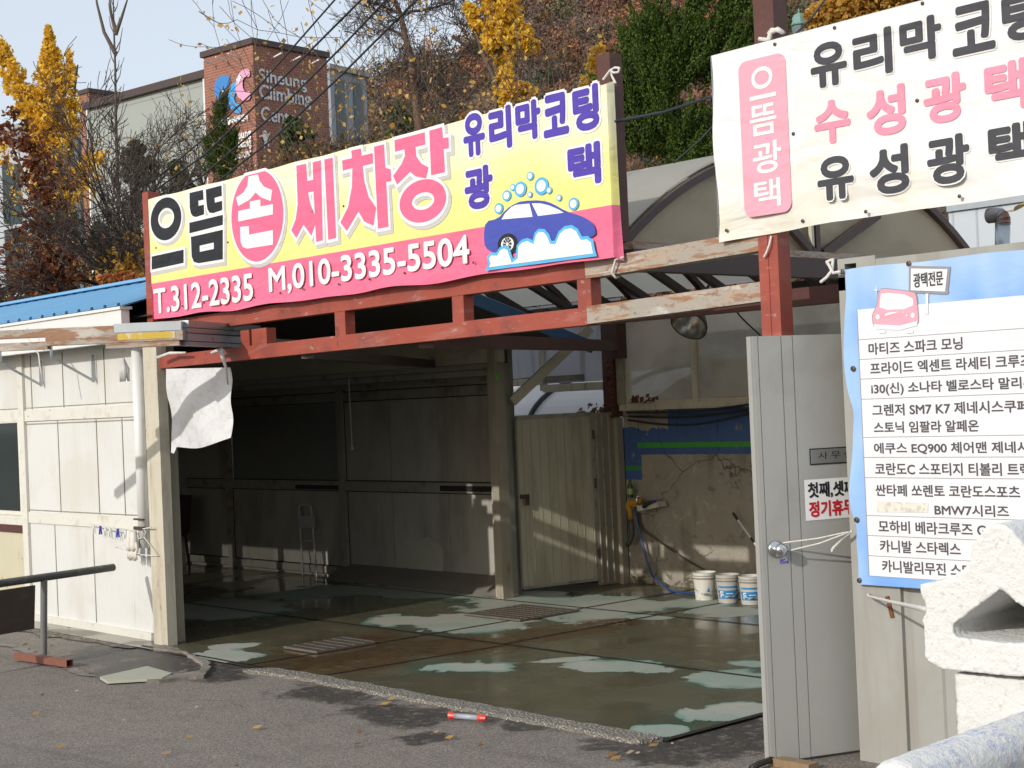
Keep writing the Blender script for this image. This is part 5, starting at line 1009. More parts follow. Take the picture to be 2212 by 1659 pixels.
def pail(label, px, shade, printed):
    c = onz(*px); t = thing('paint_pail', label, 'pail', (c[0], c[1], 0), 'pails against the rear wall'); x, y = c[0], c[1]; s = .27/.27
    body = pm('pail_plastic_'+str(printed), shade, .45, var=.08, vs=6, layers=[((.30,.27,.22), (9,9,5), .54, .72, .6), ((.14,.12,.10), 20, .64, .72, .6)])
    g = G(); g.lathe((x,y,.002), [(0,0), (.094,0), (.112,.205), (.112,.206), (.119,.207), (.119,.219), (.113,.22), (.113,.232), (.117,.233), (.117,.237), (.113,.238), (.115,.262), (.118,.265), (.115,.268), (.110,.266), (.105,.2), (.088,.01), (0,.01)], 36); obj('bucket_body', g, body, t, smooth=False)
    am = math.atan2(-y, -x)
    g = G(); g.lathe((x,y,.002), [(.1165,.232), (.1175,.236), (.1165,.24)], 36); g.lathe((x,y,.002), [(.1185,.206), (.1205,.213), (.1185,.22)], 36); obj('rim_band', g, pm('rim_grime', (.20,.17,.14), .6, var=.2), t)
    g = G(); aa = [am-1.5+3.0*i/16 for i in range(17)]; g.tube([(x+.124*math.cos(a), y+.124*math.sin(a), .21-.14*math.sin(math.pi*i/16)**.7) for i, a in enumerate(aa)], .0028, 6); g.tube([(x+.127*math.cos(am-.2+.4*i/4), y+.127*math.sin(am-.2+.4*i/4), .071) for i in range(5)], .008, 8); obj('bail', g, M['galv'], t, smooth=True)
    rr2 = lambda h: pr_(h)+.0015
    if printed:
        g = lbl(x, y, rr2, .045, .125, am-1.05, am+1.05); g2 = lbl(x, y, rr2, .148, .166, am-1.05, am+1.05); g.add(g2.v, g2.f); obj('label', g, pm('pail_label_blue', (.02,.20,.46), .45, var=.15, vs=12, layers=[((.55,.53,.48), 26, .62, .68, .8)]), t)
        g = G(); cyl_text(g, '▬▬ ▬ ▬▬', x, y, rr2, am, 1.7, .130, .142, 0) if False else None
        cyl_text(g, 'F', x, y, rr2, am-.62, .34, .055, .118, .03); cyl_text(g, 'inish coat', x, y, rr2, am+.18, .95, .053, .075, .01); g2 = lbl(x, y, lambda h: pr_(h)+.004, .092, .099, am-.2, am+.45); g.add(g2.v, g2.f); obj('lettering', g, pm('pail_print_white', (.70,.70,.68), .5), t)
    else:
        g = G(); a0 = am+.32; h = [(a0-.16,.085), (a0+.16,.085), (a0,.125)]; g.add([(x+(pr_(q)+.002)*math.cos(a), y+(pr_(q)+.002)*math.sin(a), q) for a, q in h], [(0,1,2)]); obj('label', g, pm('pail_mark_blue', (.02,.20,.46), .5), t)
    return t
pail('white round pail with a small blue triangle, leftmost of three by the wall', rz(1045,1412), (.62,.60,.55), 0)
pail('middle grey-white pail with blue label between two other pails', rz(1298,1442), (.44,.42,.38), 1)
pail('blue-labelled pail half hidden behind the grey door', rz(1548,1460), (.50,.48,.43), 2)
# hoses
hz = [(285,345),(278,450),(298,560),(338,720),(378,880),(420,1040),(470,1160)]
pts = [V3(ony(*rz(*p), 12.02)) for p in hz]+[V3(onz(*rz(*p), .015)) for p in ((575,1283),(660,1320),(780,1336),(930,1346),(1000,1352))]
pts[-5].z = .06; g = G(); g.tube(pts, .0125, 8); tag(obj('water_hose', g, pm('blue_hose', (.025,.06,.165), .35, var=.1), smooth=True), 'blue rubber hose hanging from the tap and trailing to the pails', 'hose')
pts = [V3(ony(*rz(*p), 12.06)) for p in ((315,470),(325,580),(370,660),(530,770),(700,890),(900,1020),(1030,1090),(1120,1140))]
g = G(); g.tube(pts, .011, 8); tag(obj('wall_hose', g, pm('brown_hose', (.09,.065,.045), .6, var=.2), smooth=True), 'thin brown hose running diagonally down the stained concrete wall', 'hose')
TP = thing('wall_tap', 'wall water tap wrapped in yellow foam beside the concrete corner', 'tap', tuple(ony(*rz(250,400), 12.0)))
P = lambda x, y, Y=11.98: V3(ony(*rz(x, y), Y))
ym_ = pm('yellow_foam', (.42,.22,.02), .8, var=.2, vs=12, bump=(.004,40))
g = G(); g.tube([P(345,335), P(290,345), P(215,350), P(205,390), P(225,460), P(235,545)], [.032,.034,.034,.034,.030,.022], 10); g.tube([P(200,380), P(320,385)], .022, 8); obj('foam_wrap', g, ym_, TP, smooth=True)
g = G(); g.tube([P(232,540), P(240,640), P(245,720), P(215,790), P(192,820)], [.034,.032,.032,.030,.026], 10); obj('pipe', g, pm('grey_hose_pipe', (.06,.06,.055), .6, var=.2), TP, smooth=True)
g = G(); p = P(298,325,11.94); g.tube([p+Vector((0,0,.03)), p, p+Vector((0,0,-.05))], [.010,.014,.012], 8); g.tube([p+Vector((-.03,0,.035)), p+Vector((.03,0,.035))], .007, 6); obj('tap_handle', g, M['steel'], TP, smooth=True)
TR = thing('soap_tray', 'white plastic soap tray with grey brush and blue lid hung below the bottle', 'tray', tuple(ony(*rz(420,400), 11.95)))
g = G(); a, b, c_, d_ = P(300,392,11.93), P(525,345,11.93), P(540,402,11.93), P(305,455,11.93); g.prism([a, b, c_, d_], (0,.12,0)); obj('basin', g, pm('tray_plastic', (.52,.50,.44), .5, var=.1, layers=[((.25,.22,.18), 9, .52, .7, .6)]), TR)
g = G(); g.tube([P(370,405,11.90), P(400,370,11.90), P(450,352,11.90), P(505,340,11.90)], [.022,.026,.018,.010], 8); obj('brush', g, M['black'], TR, smooth=True)
g = G(); g.lathe(P(492,325,11.96), [(0,.008), (.030,.008), (.032,0), (0,-.002)], 16, axis=(0.1,-.6,.8)); obj('lid', g, pm('lilac_lid', (.22,.24,.46), .4), TR)
g = G(); q = P(230,300,12.0); g.lathe(q, [(0,0), (.031,0), (.032,.02), (.032,.10), (.028,.125), (.015,.15), (.013,.175), (.015,.178), (.015,.19), (0,.19)], 18); bt_ = tag(obj('green_bottle', g, pm('green_bottle_plastic', (.018,.075,.022), .2, var=.2), smooth=True), 'small dark green bottle with label standing above the yellow tap', 'bottle')
g = G(); am = math.atan2(-q.y, -q.x); g2 = lbl(q.x, q.y, lambda h: .0335, q.z+.035, q.z+.095, am-1.2, am+1.0); obj('label', g2, pm('bottle_label', (.30,.30,.10), .5, var=.3, vs=40), bt_)
# pole with black grip leaning at the wall
PL_ = thing('squeegee_pole', 'white telescopic pole with black grip leaning on the concrete wall', 'pole', tuple(ony(*rz(1600,850), 11.9)))
p0, p1, p2, p3 = P(1345,470,12.02), P(1398,548,11.99), P(1540,745,11.93), P(1700,970,11.84)
g = G(); g.tube([p1, p2, p3], .0085, 8); obj('shaft', g, M['white'], PL_); g = G(); g.tube([p0, p0.lerp(p1,.2), p0.lerp(p1,.9), p1], [.010,.016,.014,.012], 8); g.tube([p2, p2.lerp(p3,.22)], .012, 8); obj('grip', g, M['black'], PL_)
# folding step stand leaning on the bay wall
ST = thing('step_stand', 'white tubular folding step stand leaning on the dark bay wall', 'step stool', (-15.6, 10.74, 0))
sm = pm('white_tube', (.56,.56,.55), .4, var=.08)
S = lambda x, y, Y: V3(ony(*r5(x, y), Y))
fl, fr = V3(onz(*r5(808,1422))), V3(onz(*r5(897,1428))); fl.y = fr.y = 10.72
fl = V3(ony(*r5(808,1420),10.70)); fr = V3(ony(*r5(897,1426),10.70)); fl.z = fr.z = max(0, (fl.z+fr.z)/2)
tl_, tr_ = S(782,995,10.80), S(862,995,10.80)
g = G(); g.tube([fl, tl_, S(786,972,10.80), S(800,964,10.80), S(842,964,10.80), S(856,972,10.80), tr_, fr], .012, 8); obj('frame', g, sm, ST, smooth=True)
g = G(); g.tube([fl.lerp(tl_,.53), fr.lerp(tr_,.53)], .010, 8); obj('rung', g, sm, ST)
g = G(); a, b, c_, d_ = S(790,1037,10.78), S(882,1037,10.78), S(886,1115,10.77), S(796,1110,10.77); g.prism([a,b,c_,d_], (0,-.02,0)); obj('tread', g, pm('tread_grey', (.44,.44,.45), .4), ST)
g = G(); g.tube([S(*p,10.47) for p in ((1108,140),(1104,180),(1108,260),(1116,410),(1124,590))], .008, 6); g.lathe(S(1124,600,10.47), [(0,-.02), (.014,-.01), (.016,.01), (.006,.03)], 8); tag(obj('pull_cord', g, M['rope'], smooth=True), 'white pull cord with a knotted end hanging from the door track', 'cord')
g = G(); g.lathe(S(2056,132,10.44), [(0,-.05), (.018,-.045), (.022,0), (.016,.03), (.008,.04)], 10); tag(obj('plastic_clip', g, pm('lime', (.10,.42,.05), .4), smooth=True), 'small lime green plastic clip at the end of the door track', 'clip')
# the person-less dark jar on the far left of the bay: a red-brown chair back in the gloom
CH = thing('plastic_chair', 'dark red-brown chair half hidden in the gloom behind the corner column', 'chair', (-18.0, 10.3, 0))
cm = pm('dark_red_plastic', (.05,.016,.012), .5, var=.2)
bx, by = onz(*r5(30,1345))[:2]; bx, by = -18.25, 10.35
g = G(); g.box(bx-.25, bx+.2, by-.2, by+.2, .42, .46); obj('seat', g, cm, CH); g = G(); g.prism([(bx-.25,by+.2,.46), (bx+.2,by+.2,.46), (bx+.16,by+.27,.95), (bx-.21,by+.27,.95)], (0,.03,0)); obj('backrest', g, cm, CH)
for sx in (-.23, .18):
    for sy in (-.17, .17): g = G(); g.tube([(bx+sx,by+sy,.42), (bx+sx*1.15,by+sy*1.15,0)], [.022,.016], 7); obj('leg', g, cm, CH)
# lamp reflector under the frame
lc = V3(ony(1488,703,9.0)); vb = -Vector(FW); ax = (vb*.55 + (Vector(RT)*-.42 + Vector(UP)*-.72)).normalized()
LP_ = thing('work_lamp', 'aluminium bell reflector lamp hanging under the rusty lower beam', 'lamp', tuple(lc))
Dp = np.dot(np.array(lc)-EYE, FW); Rl = 41/F_*Dp
g = G(); g.lathe(lc, [(Rl,0), (Rl*1.02,.005), (Rl*.97,-.03), (Rl*.8,-.08), (Rl*.5,-.14), (Rl*.3,-.19), (Rl*.28,-.25), (0,-.26)], 30, axis=ax); obj('lamp_shade', g, pm('dark_enamel', (.035,.032,.028), .4, var=.2), LP_, smooth=True)
g = G(); g.lathe(lc, [(Rl*.98,-.002), (Rl*.93,-.03), (Rl*.76,-.075), (Rl*.46,-.13), (Rl*.2,-.16), (0,-.165)], 30, axis=ax); obj('reflector', g, pm('aluminium', (.50,.50,.44), .25, metal=1.0, var=.08, vs=9, layers=[((.25,.24,.2), 7, .5, .7, .6)]), LP_, smooth=True)
g = G(); e_ = lc-ax*.26; g.tube([e_, e_+Vector((0,.05,.06)), Vector((e_.x,e_.y+.1,2.85))], .01, 6); obj('stem', g, M['black'], LP_)
g = G(); g.tube([ony(*rl(*p), 9.2) for p in ((1925,400),(1960,450),(2020,510),(2110,592))], .007, 6); tag(obj('hanging_wire', g, M['black'], smooth=True), 'black wire sagging from the rusty beam to the grey door top', 'wire')
# red-capped tube on the road
TB = thing('plastic_tube', 'clear plastic tube with red caps lying by the curb', 'tube', tuple(onz(1009,1546,.02)))
a, b = V3(onz(*r2(722,1325), .024)), V3(onz(*r2(878,1338), .024)); d = (b-a).normalized()
g = G(); g.tube([a, b], .017, 12); obj('barrel', g, glass('clear_tube', (.5,.55,.62), .5, .15), TB, smooth=True)
g = G(); g.tube([a-d*.035, a+d*.002], [.027,.018], 12); obj('cap', g, pm('red_cap', (.62,.04,.03), .35), TB); g = G(); g.tube([b-d*.002, b+d*.02, b+d*.055], [.022,.022,.014], 12); obj('cap', g, pm('red_cap2', (.62,.04,.03), .35), TB)
# drifted leaves and litter
rr = random.Random(11); V4 = []
for x, y in [(270,1190),(790,1350),(895,1280),(1060,1560),(1365,1585),(870,1640),(885,1590),(230,1308),(370,1395),(1640,1395),(1075,1178),(1755,1230),(490,1165),(990,1430),(1210,1455),(465,1545),(385,1520),(330,878),(210,858),(440,762),(300,765),(270,700),(545,895),(1100,1090),(1510,1640),(1810,1370),(60,1005),(160,870),(1470,1380),(1250,1268)]: V4.append(leafquad(onz(*r1(x,y), .012), rr.uniform(.02,.045), rr))
for x, y in [(380,1395),(605,1425),(120,1430),(690,1460),(105,1500),(890,1512),(320,1215),(280,1245),(1040,1355),(1030,1370),(1740,1570),(1760,1580),(1840,1555),(1890,1560),(1750,1590),(1720,1565),(2110,1500),(1990,1510),(80,1160)]: V4.append(leafquad(onz(*r2(x,y), .012), rr.uniform(.02,.05), rr))
V4 = [[Vector((q.x, q.y, max(.0, .012+(q.z-.012)*.35))) for q in [Vector(v) for v in qd]] for qd in V4]
o = quads('fallen_leaves', V4, leaf_mat('fallen_leaf', [(.16,.07,.03), (.50,.33,.10), (.22,.11,.05), (.55,.48,.36)])); tag(o, 'scattered dry leaves and paper scraps on the road', 'leaves', kind='stuff')
g = G(); g.tube([onz(*p, .02) for p in ((1624,1659),(1640,1650),(1655,1645),(1668,1640))], .018, 8); tag(obj('drain_hose', g, M['black'], smooth=True), 'short black corrugated hose on the ground at the foot of the grey door', 'hose')
g = G(); p = onz(1715,1655); g.box(p[0]-.16, p[0]+.12, p[1]-.03, p[1]+.05, -.02, .03); tag(obj('wood_scrap', g, pm('old_wood', (.24,.16,.09), .8, var=.3, vs=(30,4,4), bump=(.004,20))), 'broken brown wood scrap wedged under the grey door', 'wood')
# flue pipe and tarp above the container
FL = thing('flue_pipe', 'galvanised flue pipe with rusty ribbed elbow rising behind the container top', 'flue', tuple(ony(*rv(2048,430), 8.4)))
YF = 8.4; f_ = lambda x, y: V3(ony(*rv(x, y), YF))
rf = 57*.2808/F_*np.dot(np.array(f_(2048,300))-EYE, FW)
g = G(); g.tube([f_(2044,620), f_(2048,255)], rf, 18); obj('stack', g, M['galv'], FL, smooth=True)
g = G(); path = [f_(2048,262), f_(2050,235), f_(2046,212), f_(2034,198), f_(2016,190), f_(1990,190), f_(1965,193), f_(1935,196)]; pp = []
for i in range(len(path)-1):
    for k in range(4): pp.append(path[i].lerp(path[i+1], k/4))
pp.append(path[-1]); g.tube(pp, [rf*(1.05 if i % 2 else .97) for i in range(len(pp))], 18, cap=False); g.lathe(pp[-1], [(rf*.9,-.03), (0,-.03)], 18, axis=(pp[-1]-pp[-2])); obj('elbow', g, pm('rusty_galvanised', (.30,.29,.28), .45, metal=.6, var=.15, layers=[((.20,.08,.035), 6, .42, .55, .9)]), FL, smooth=False)
g = G(); nx, nz = 12, 6; vs = []
for j in range(nz+1):
    for i in range(nx+1):
        a, b = i/nx, j/nz; p = V3(ony(*rv(2035+a*280, 160-a*60-b*70+14*math.sin(a*7+b*3)), 8.75)); p.y += .25*b+.05*math.sin(a*9); vs.append(p)
g.add(vs, [(j*(nx+1)+i, j*(nx+1)+i+1, (j+1)*(nx+1)+i+1, (j+1)*(nx+1)+i) for j in range(nz) for i in range(nx)]); tag(obj('folded_sack', g, pm('cream_sack', (.62,.54,.38), .7, var=.08, vs=5, layers=[((.72,.45,.03), 4, .48, .55, .9)], bump=(.02,9)), smooth=True, fix=False), 'crumpled cream and yellow sack draped beside the flue pipe', 'sack')
SH = thing('rear_shed', 'pale grey-blue sheet shed rising behind the canopy at the right', 'shed', (-3, 16, 0))
g = G(); g.box(-9.5, 4, 15.5, 19, 0, 4.35); obj('wall', g, pm('pale_blue_sheet', (.45,.49,.53), .5, var=.06, vs=1, grooves=(0,.3,.02,.01)), SH); g = G(); g.box(-9.6, 4, 15.4, 19.1, 4.36, 4.5); g.box(-9.5, 4, 15.46, 15.49, 3.95, 4.02); obj('roof_edge', g, M['galv'], SH)
# ---- foreground concrete fence
CF = thing('concrete_fence', 'white roughcast concrete fence with blue-painted log rails in the right foreground', 'fence', (-1.5, 3.4, 0))
rf3 = lambda x, y: (1810.5+x*.35506, 1069.8+y*.35506); fc = EYE+ray(2160,1336)*3.4; fdir = np.array([math.sin(R(-2)), math.cos(R(-2)), 0.0]); fn = np.array([fdir[1]*.0+.10, -1.0, 0]); fn = fn/np.linalg.norm(fn)
Yf = Plane(fc, (-fn[1], fn[0], 0), fn); fp = lambda x, y: Yf.uv(*rf3(x, y))
def rough_mat(name, blue):
    m, nt, bs, co = base_mat(name); n2 = _noise(nt, co, 70, 4, .65); n3 = _noise(nt, co, 9, 5)
    c = _mix(nt, n3, (.60,.60,.58), (.71,.71,.69)); c = _mix(nt, _range(nt, n2, .58, .72, 0, .6), c, (.36,.33,.28))
    if blue:
        ge = _n(nt, 'ShaderNodeNewGeometry'); sp = _n(nt, 'ShaderNodeSeparateXYZ'); nt.links.new(co, sp.inputs[0]); n4 = _noise(nt, co, (60,22,60), 5, .7)
        c = _mix(nt, _math(nt, 'MULTIPLY', _range(nt, n4, .50, .60, 0, .75), _range(nt, _noise(nt, co, 6, 4), .38, .58)), c, (.16,.26,.56))
    nt.links.new(c, bs.inputs['Base Color']); bs.inputs['Roughness'].default_value = .85
    b = _n(nt, 'ShaderNodeBump'); b.inputs['Distance'].default_value = .007; b.inputs['Strength'].default_value = .7; nt.links.new(_math(nt, 'ADD', n2, _math(nt, 'MULTIPLY', _noise(nt, co, 180, 3), .4)), b.inputs['Height']); nt.links.new(b.outputs[0], bs.inputs['Normal']); return m
RW, RB = rough_mat('roughcast_white', 0), rough_mat('roughcast_blue', 1)
tex = bpy.data.textures.new('roughcast', 'CLOUDS'); tex.noise_scale = .012; tex.noise_depth = 3
def roughen(o, vox, st):
    md = o.modifiers.new('remesh', 'REMESH'); md.mode = 'VOXEL'; md.voxel_size = vox; md.use_smooth_shade = True
    md = o.modifiers.new('displace', 'DISPLACE'); md.texture = tex; md.strength = st; md.mid_level = .5; md.texture_coords = 'GLOBAL'
half = [(985,175),(925,180),(885,205),(850,250),(812,310),(800,400),(760,450),(700,490),(600,525),(495,540),(500,600),(522,650),(530,700),(510,760),(525,860),(522,960),(545,1020),(640,1060),(985,1098)]
hole = [(985,572),(690,790),(704,862),(985,897)]
lu = [fp(*p) for p in half]; um = fp(985,600)[0]; ruv = [(2*um-u, z) for u, z in lu[-2::-1]]
ho = [fp(*p) for p in hole]; hr = [(2*um-u, z) for u, z in ho[-2:0:-1]]
vs2, fs2 = curve_mesh([lu+ruv, (ho+hr)[::-1]])
g = G(); dep = 1.3; dvec = fdir*dep
loops = [lu+ruv, ho+hr]
n0 = len(vs2); g.add([Yf.p(u,z) for u, z in vs2], fs2); g.add([tuple(np.array(Yf.p(u,z))+dvec) for u, z in vs2], [tuple(reversed(f)) for f in fs2])
for L in loops:
    k = len(L); g.add([Yf.p(u,z) for u, z in L]+[tuple(np.array(Yf.p(u,z))+dvec) for u, z in L], [(i, (i+1) % k, k+(i+1) % k, k+i) for i in range(k)])
bm = bmesh.new(); o = obj('cap_block', g, RW, CF); bm.from_mesh(o.data); bmesh.ops.remove_doubles(bm, verts=bm.verts, dist=1e-5); bmesh.ops.recalc_face_normals(bm, faces=bm.faces); bm.to_mesh(o.data); bm.free(); roughen(o, .0045, .0045)
sc_ = np.dot(fc-EYE, FW)/F_*.35506
c1 = np.array(Yf.p(um, fp(985,285)[1])); r_up = 108*sc_
g = G(); g.tube([c1+fdir*.02, c1+fdir*2.6], r_up, 20); o = obj('rail', g, RB, CF); roughen(o, .009, .006)
pw0, pw1 = fp(668,1150)[0], 2*um-fp(668,1150)[0]; pz1 = fp(800,1108)[1]
g = G(); q = [Yf.p(pw0,0,-.03), Yf.p(pw1,0,-.03)]; b3 = [np.array(q[0]), np.array(q[1]), np.array(q[1])+fdir*.30, np.array(q[0])+fdir*.30]
g.prism([(p[0],p[1],.35) for p in b3], (0,0,pz1-.35)); o = obj('pillar', g, RW, CF); roughen(o, .007, .008)
# lower rail: parallel log passing in front of the pillar
rl_ = .062; l0 = EYE+ray(*rf3(330,1815))*2.95; l1 = l0+fdir*3
g = G(); g.tube([l0, l0+fdir*.02, l1], [rl_*.86, rl_, rl_], 22); o = obj('rail', g, RB, CF); roughen(o, .008, .006)
g = G(); g.prism([(p[0]+.0,p[1],-.02) for p in [b3[0]-fn*0+np.array([-.12,-.9,0]), b3[1]+np.array([.12,-.9,0]), b3[2]+np.array([.12,1.9,0]), b3[3]+np.array([-.12,1.9,0])]], (0,0,.36)); obj('plinth', g, RW, CF)
rope('tie_rope', 'white rope running from the container post to the concrete fence', [ony(*rf3(180,600), 6.93), ony(*rf3(190,615), 6.90), tuple(V3(ony(*rf3(190,615), 6.90)).lerp(V3(Yf.p(*fp(560,712))), .5)), Yf.p(*fp(560,712), -.02)], .007)
# ------------------------------------------------------------------ climbing hall
TD = 90.0; tc = far(545, 85, TD); ul = np.array([math.sin(R(-97.1)), math.cos(R(-97.1)), 0]); vr = np.array([math.sin(R(-6.4)), math.cos(R(-6.4)), 0])
PLf = Plane(tc, -ul, (-ul[1]*-1, ul[0]*-1, 0)); PRf = Plane(tc, vr, (vr[1], -vr[0], 0)); z1 = lambda x, y: (x*.33333, y*.33333)
for P_ in (PLf, PRf):
    if np.dot(P_.N, EYE-tc) < 0: P_.N = -P_.N
wl_ = -PLf.uv(439,118)[0]; wr_ = PRf.uv(705,112)[0]; top = tc[2]; print('tower', wl_, wr_, top)
CC = thing('climbing_hall', 'red brick climbing hall tower with blue and pink emblem and pale side wing', 'building', (tc[0], tc[1], 0))
def brick_mat():
    m, nt, bs, co = base_mat('red_brick'); out = []
    ge = _n(nt, 'ShaderNodeNewGeometry'); sp = _n(nt, 'ShaderNodeSeparateXYZ'); nt.links.new(co, sp.inputs[0])
    cx = _n(nt, 'ShaderNodeCombineXYZ'); nt.links.new(_math(nt, 'ADD', sp.outputs[0], sp.outputs[1]), cx.inputs[0]); nt.links.new(sp.outputs[2], cx.inputs[1])
    br = _n(nt, 'ShaderNodeTexBrick'); br.inputs['Color1'].default_value = (.30,.105,.065,1); br.inputs['Color2'].default_value = (.23,.075,.048,1); br.inputs['Mortar'].default_value = (.33,.25,.20,1)
    br.inputs['Scale'].default_value = 1; br.inputs['Brick Width'].default_value = .36; br.inputs['Row Height'].default_value = .17; br.inputs['Mortar Size'].default_value = .014; nt.links.new(cx.outputs[0], br.inputs['Vector'])
    c = _mix(nt, _range(nt, _noise(nt, co, .4, 4), .4, .7, 0, .35), br.outputs['Color'], (.16,.055,.04)); nt.links.new(c, bs.inputs['Base Color']); bs.inputs['Roughness'].default_value = .8; return m
bm_ = brick_mat()
def blk(p, a, b, z0, z1): return [(*(p)[:2], z0), (*(p+a)[:2], z0), (*(p+a+b)[:2], z0), (*(p+b)[:2], z0)], (0,0,z1-z0)
g = G(); g.prism(*blk(tc, ul*wl_, vr*wr_, -.02, top-.28)); obj('tower', g, bm_, CC)
g = G(); g.prism(*blk(tc-ul*.15-vr*.15, ul*(wl_+.3), vr*(wr_+.3), top-.27, top+.08)); obj('parapet', g, M['brown'], CC)
wp0 = tc+ul*(wl_+.005)+vr*.35; PW = Plane(wp0, -ul, PLf.N); wd = -PW.uv(190,235)[0]; wtop = PW.uv(*z1(1308,478))[1]
g = G(); g.prism(*blk(wp0, ul*wd, vr*9, -.02, wtop-.35)); obj('wing', g, pm('pale_green_panel', (.30,.325,.30), .6, var=.05, vs=.5, grooves=(2,2.1,.04,.02), layers=[((.34,.36,.31), (.4,.4,.15), .55, .75, .4)]), CC)
g = G(); g.prism(*blk(wp0-vr*.35, ul*(wd+.2), vr*9.6, wtop-.34, wtop+.12)); obj('wing_eave', g, M['brown'], CC)
g = G()
for s in (.25, wd-.15): p = wp0+ul*s-vr*.12; g.box(p[0]-.09, p[0]+.09, p[1]-.09, p[1]+.09, 0, wtop-.36)
obj('gutter_pipe', g, M['white'], CC)
lp0 = wp0+ul*(wd+.1)+vr*.2; ltop = far(184, 194, np.dot(lp0-EYE, FW))[2]
g = G(); g.prism(*blk(lp0, ul*1.1, vr*4, -.02, ltop-.2)); obj('stair_tower', g, bm_, CC); g = G(); g.prism(*blk(lp0-vr*.1+ul*-.1, ul*1.3, vr*4.2, ltop-.19, ltop+.1)); obj('stair_parapet', g, M['brown'], CC)
g = G(); g.prism(*blk(lp0-ul*5.9+vr*4, ul*6, vr*3, -.02, ltop-.5)); obj('rear_wing', g, pm('grey_wing', (.30,.31,.29), .6, var=.1), CC)
mS = pm('sign_grey', (.62,.64,.68), .4, var=.06); mW = pm('sign_white', (.75,.75,.74), .5); mB = pm('sign_blue', (.035,.20,.52), .4, var=.12, vs=.8); mB2 = pm('sign_light_blue', (.05,.30,.66), .4, var=.1, vs=.8); mP = pm('sign_pink', (.72,.32,.48), .4, var=.08, vs=.8)
e1, e2, e3, e4 = Print(PLf, .06), Print(PLf, .09), Print(PLf, .12), Print(PLf, .15)
zl = lambda pts: [PLf.uv(*z1(*p)) for p in pts]
e1.shape([smooth_loop(zl([(1490,488),(1430,492),(1398,530),(1392,590),(1405,635),(1445,655),(1398,650),(1393,715),(1470,728),(1500,695),(1502,640),(1480,605),(1450,582),(1482,565),(1496,520)]), 1)])
e2.shape([smooth_loop(zl([(1530,528),(1500,560),(1486,620),(1493,690),(1530,732),(1570,738),(1566,680),(1535,672),(1522,635),(1535,602),(1556,592),(1552,545)]), 1)])
e3.shape([smooth_loop(zl([(1627,443),(1580,452),(1545,498),(1534,570),(1550,632),(1590,660),(1634,642),(1634,588),(1602,602),(1582,570),(1582,520),(1600,495),(1630,502)]), 1)])
e4.shape([zl([(1448,590),(1458,586),(1462,600),(1474,592),(1478,598),(1464,612),(1460,625),(1466,640),(1456,650),(1448,632),(1444,610)])]); e4.shape([zl([(1560,488),(1566,474),(1572,486),(1576,505),(1568,520),(1560,545),(1552,552),(1556,528),(1542,520),(1544,512),(1558,510)])])
fit(PLf, e4, '스포츠클라이밍센터', 1415, 1618, 1516, 758, 806, z1, .02)
fit(PLf, e4, 'Siheung', 1500, 1640, 1570, 845, 918, z1, .02); fit(PLf, e4, 'Climbing', 1503, 1642, 1572, 905, 978, z1, .02); fit(PLf, e4, 'Center', 1520, 1640, 1580, 968, 1028, z1, .02)
e1.make('emblem', mB, CC); e2.make('emblem', mB2, CC); e3.make('emblem', mP, CC); e4.make('white_lettering', mW, CC)
for w_, a_, b_, c_, t_, o_ in (('Siheung',1672,1980,1826,470,578), ('Climbing',1675,2006,1840,572,692), ('Center',1685,1945,1815,708,800)):
    e5 = Print(PRf, .10); fit(PRf, e5, w_, a_, b_, c_, t_, o_, z1, .022); e5.make('grey_lettering', mS, CC)
e6 = Print(PRf, .12); zr = lambda pts: [PRf.uv(*z1(*p)) for p in pts]
for pts in ([(1695,850),(1712,845),(1730,880),(1722,920),(1708,960),(1700,965),(1706,920),(1694,890)], [(1670,880),(1700,872),(1706,882),(1672,892)], [(1715,890),(1738,860),(1744,866),(1722,905)], [(1720,925),(1742,905),(1735,950),(1728,950)]): e6.shape([zr(pts)])
e6.make('climber_figure', mW, CC)
g = G()
for t in (.25, .5, .75):
    p = tc+ul*wl_*t; g.bar((p[0],p[1],top-.9), (p[0]+PLf.N[0]*.9,p[1]+PLf.N[1]*.9,top-.75), .08, .08); p = tc+vr*wr_*t; g.bar((p[0],p[1],top-.9), (p[0]+PRf.N[0]*.9,p[1]+PRf.N[1]*.9,top-.75), .08, .08)
obj('sign_light', g, M['white'], CC)
# other buildings
def simple_building(name, label, px0, px1, ptop, D, mat, wcol, rows, cols, depth=10):
    a = far(px0, ptop, D); b = far(px1, ptop, D*1.03); h = a[2]; t = thing(name, label, 'building', (a[0], a[1], 0)); d = b[:2]-a[:2]; L = np.linalg.norm(d); d = d/L; nv = np.array([-d[1], d[0]])
    if np.dot(nv, a[:2]) < 0: nv = -nv
    g = G(); q = [a[:2], b[:2], b[:2]+nv*depth, a[:2]+nv*depth]; g.prism([(p[0],p[1],-.02) for p in q], (0,0,h)); obj('wall', g, mat, t)
    g = G(); q2 = [a[:2]-d*.3-nv*.3, b[:2]+d*.3-nv*.3, b[:2]+d*.3+nv*depth, a[:2]-d*.3+nv*depth]; g.prism([(p[0],p[1],h) for p in q2], (0,0,.35)); obj('roof', g, pm(name+'_roof', (.3,.3,.3), .7), t)
    for r_ in range(rows):
        for c_ in range(cols):
            g = G(); s0 = L*(c_+.25)/cols; s1 = L*(c_+.75)/cols; zz = h*(.35+.6*r_/rows); p0 = a[:2]+d*s0-nv*.04; p1 = a[:2]+d*s1-nv*.04
            g.prism([(*p0,zz), (*p1,zz), (*(p1+nv*.06),zz), (*(p0+nv*.06),zz)], (0,0,h*.18)); obj('window', g, wcol, t)
wg = pm('far_glass', (.06,.09,.09), .1, var=.2)
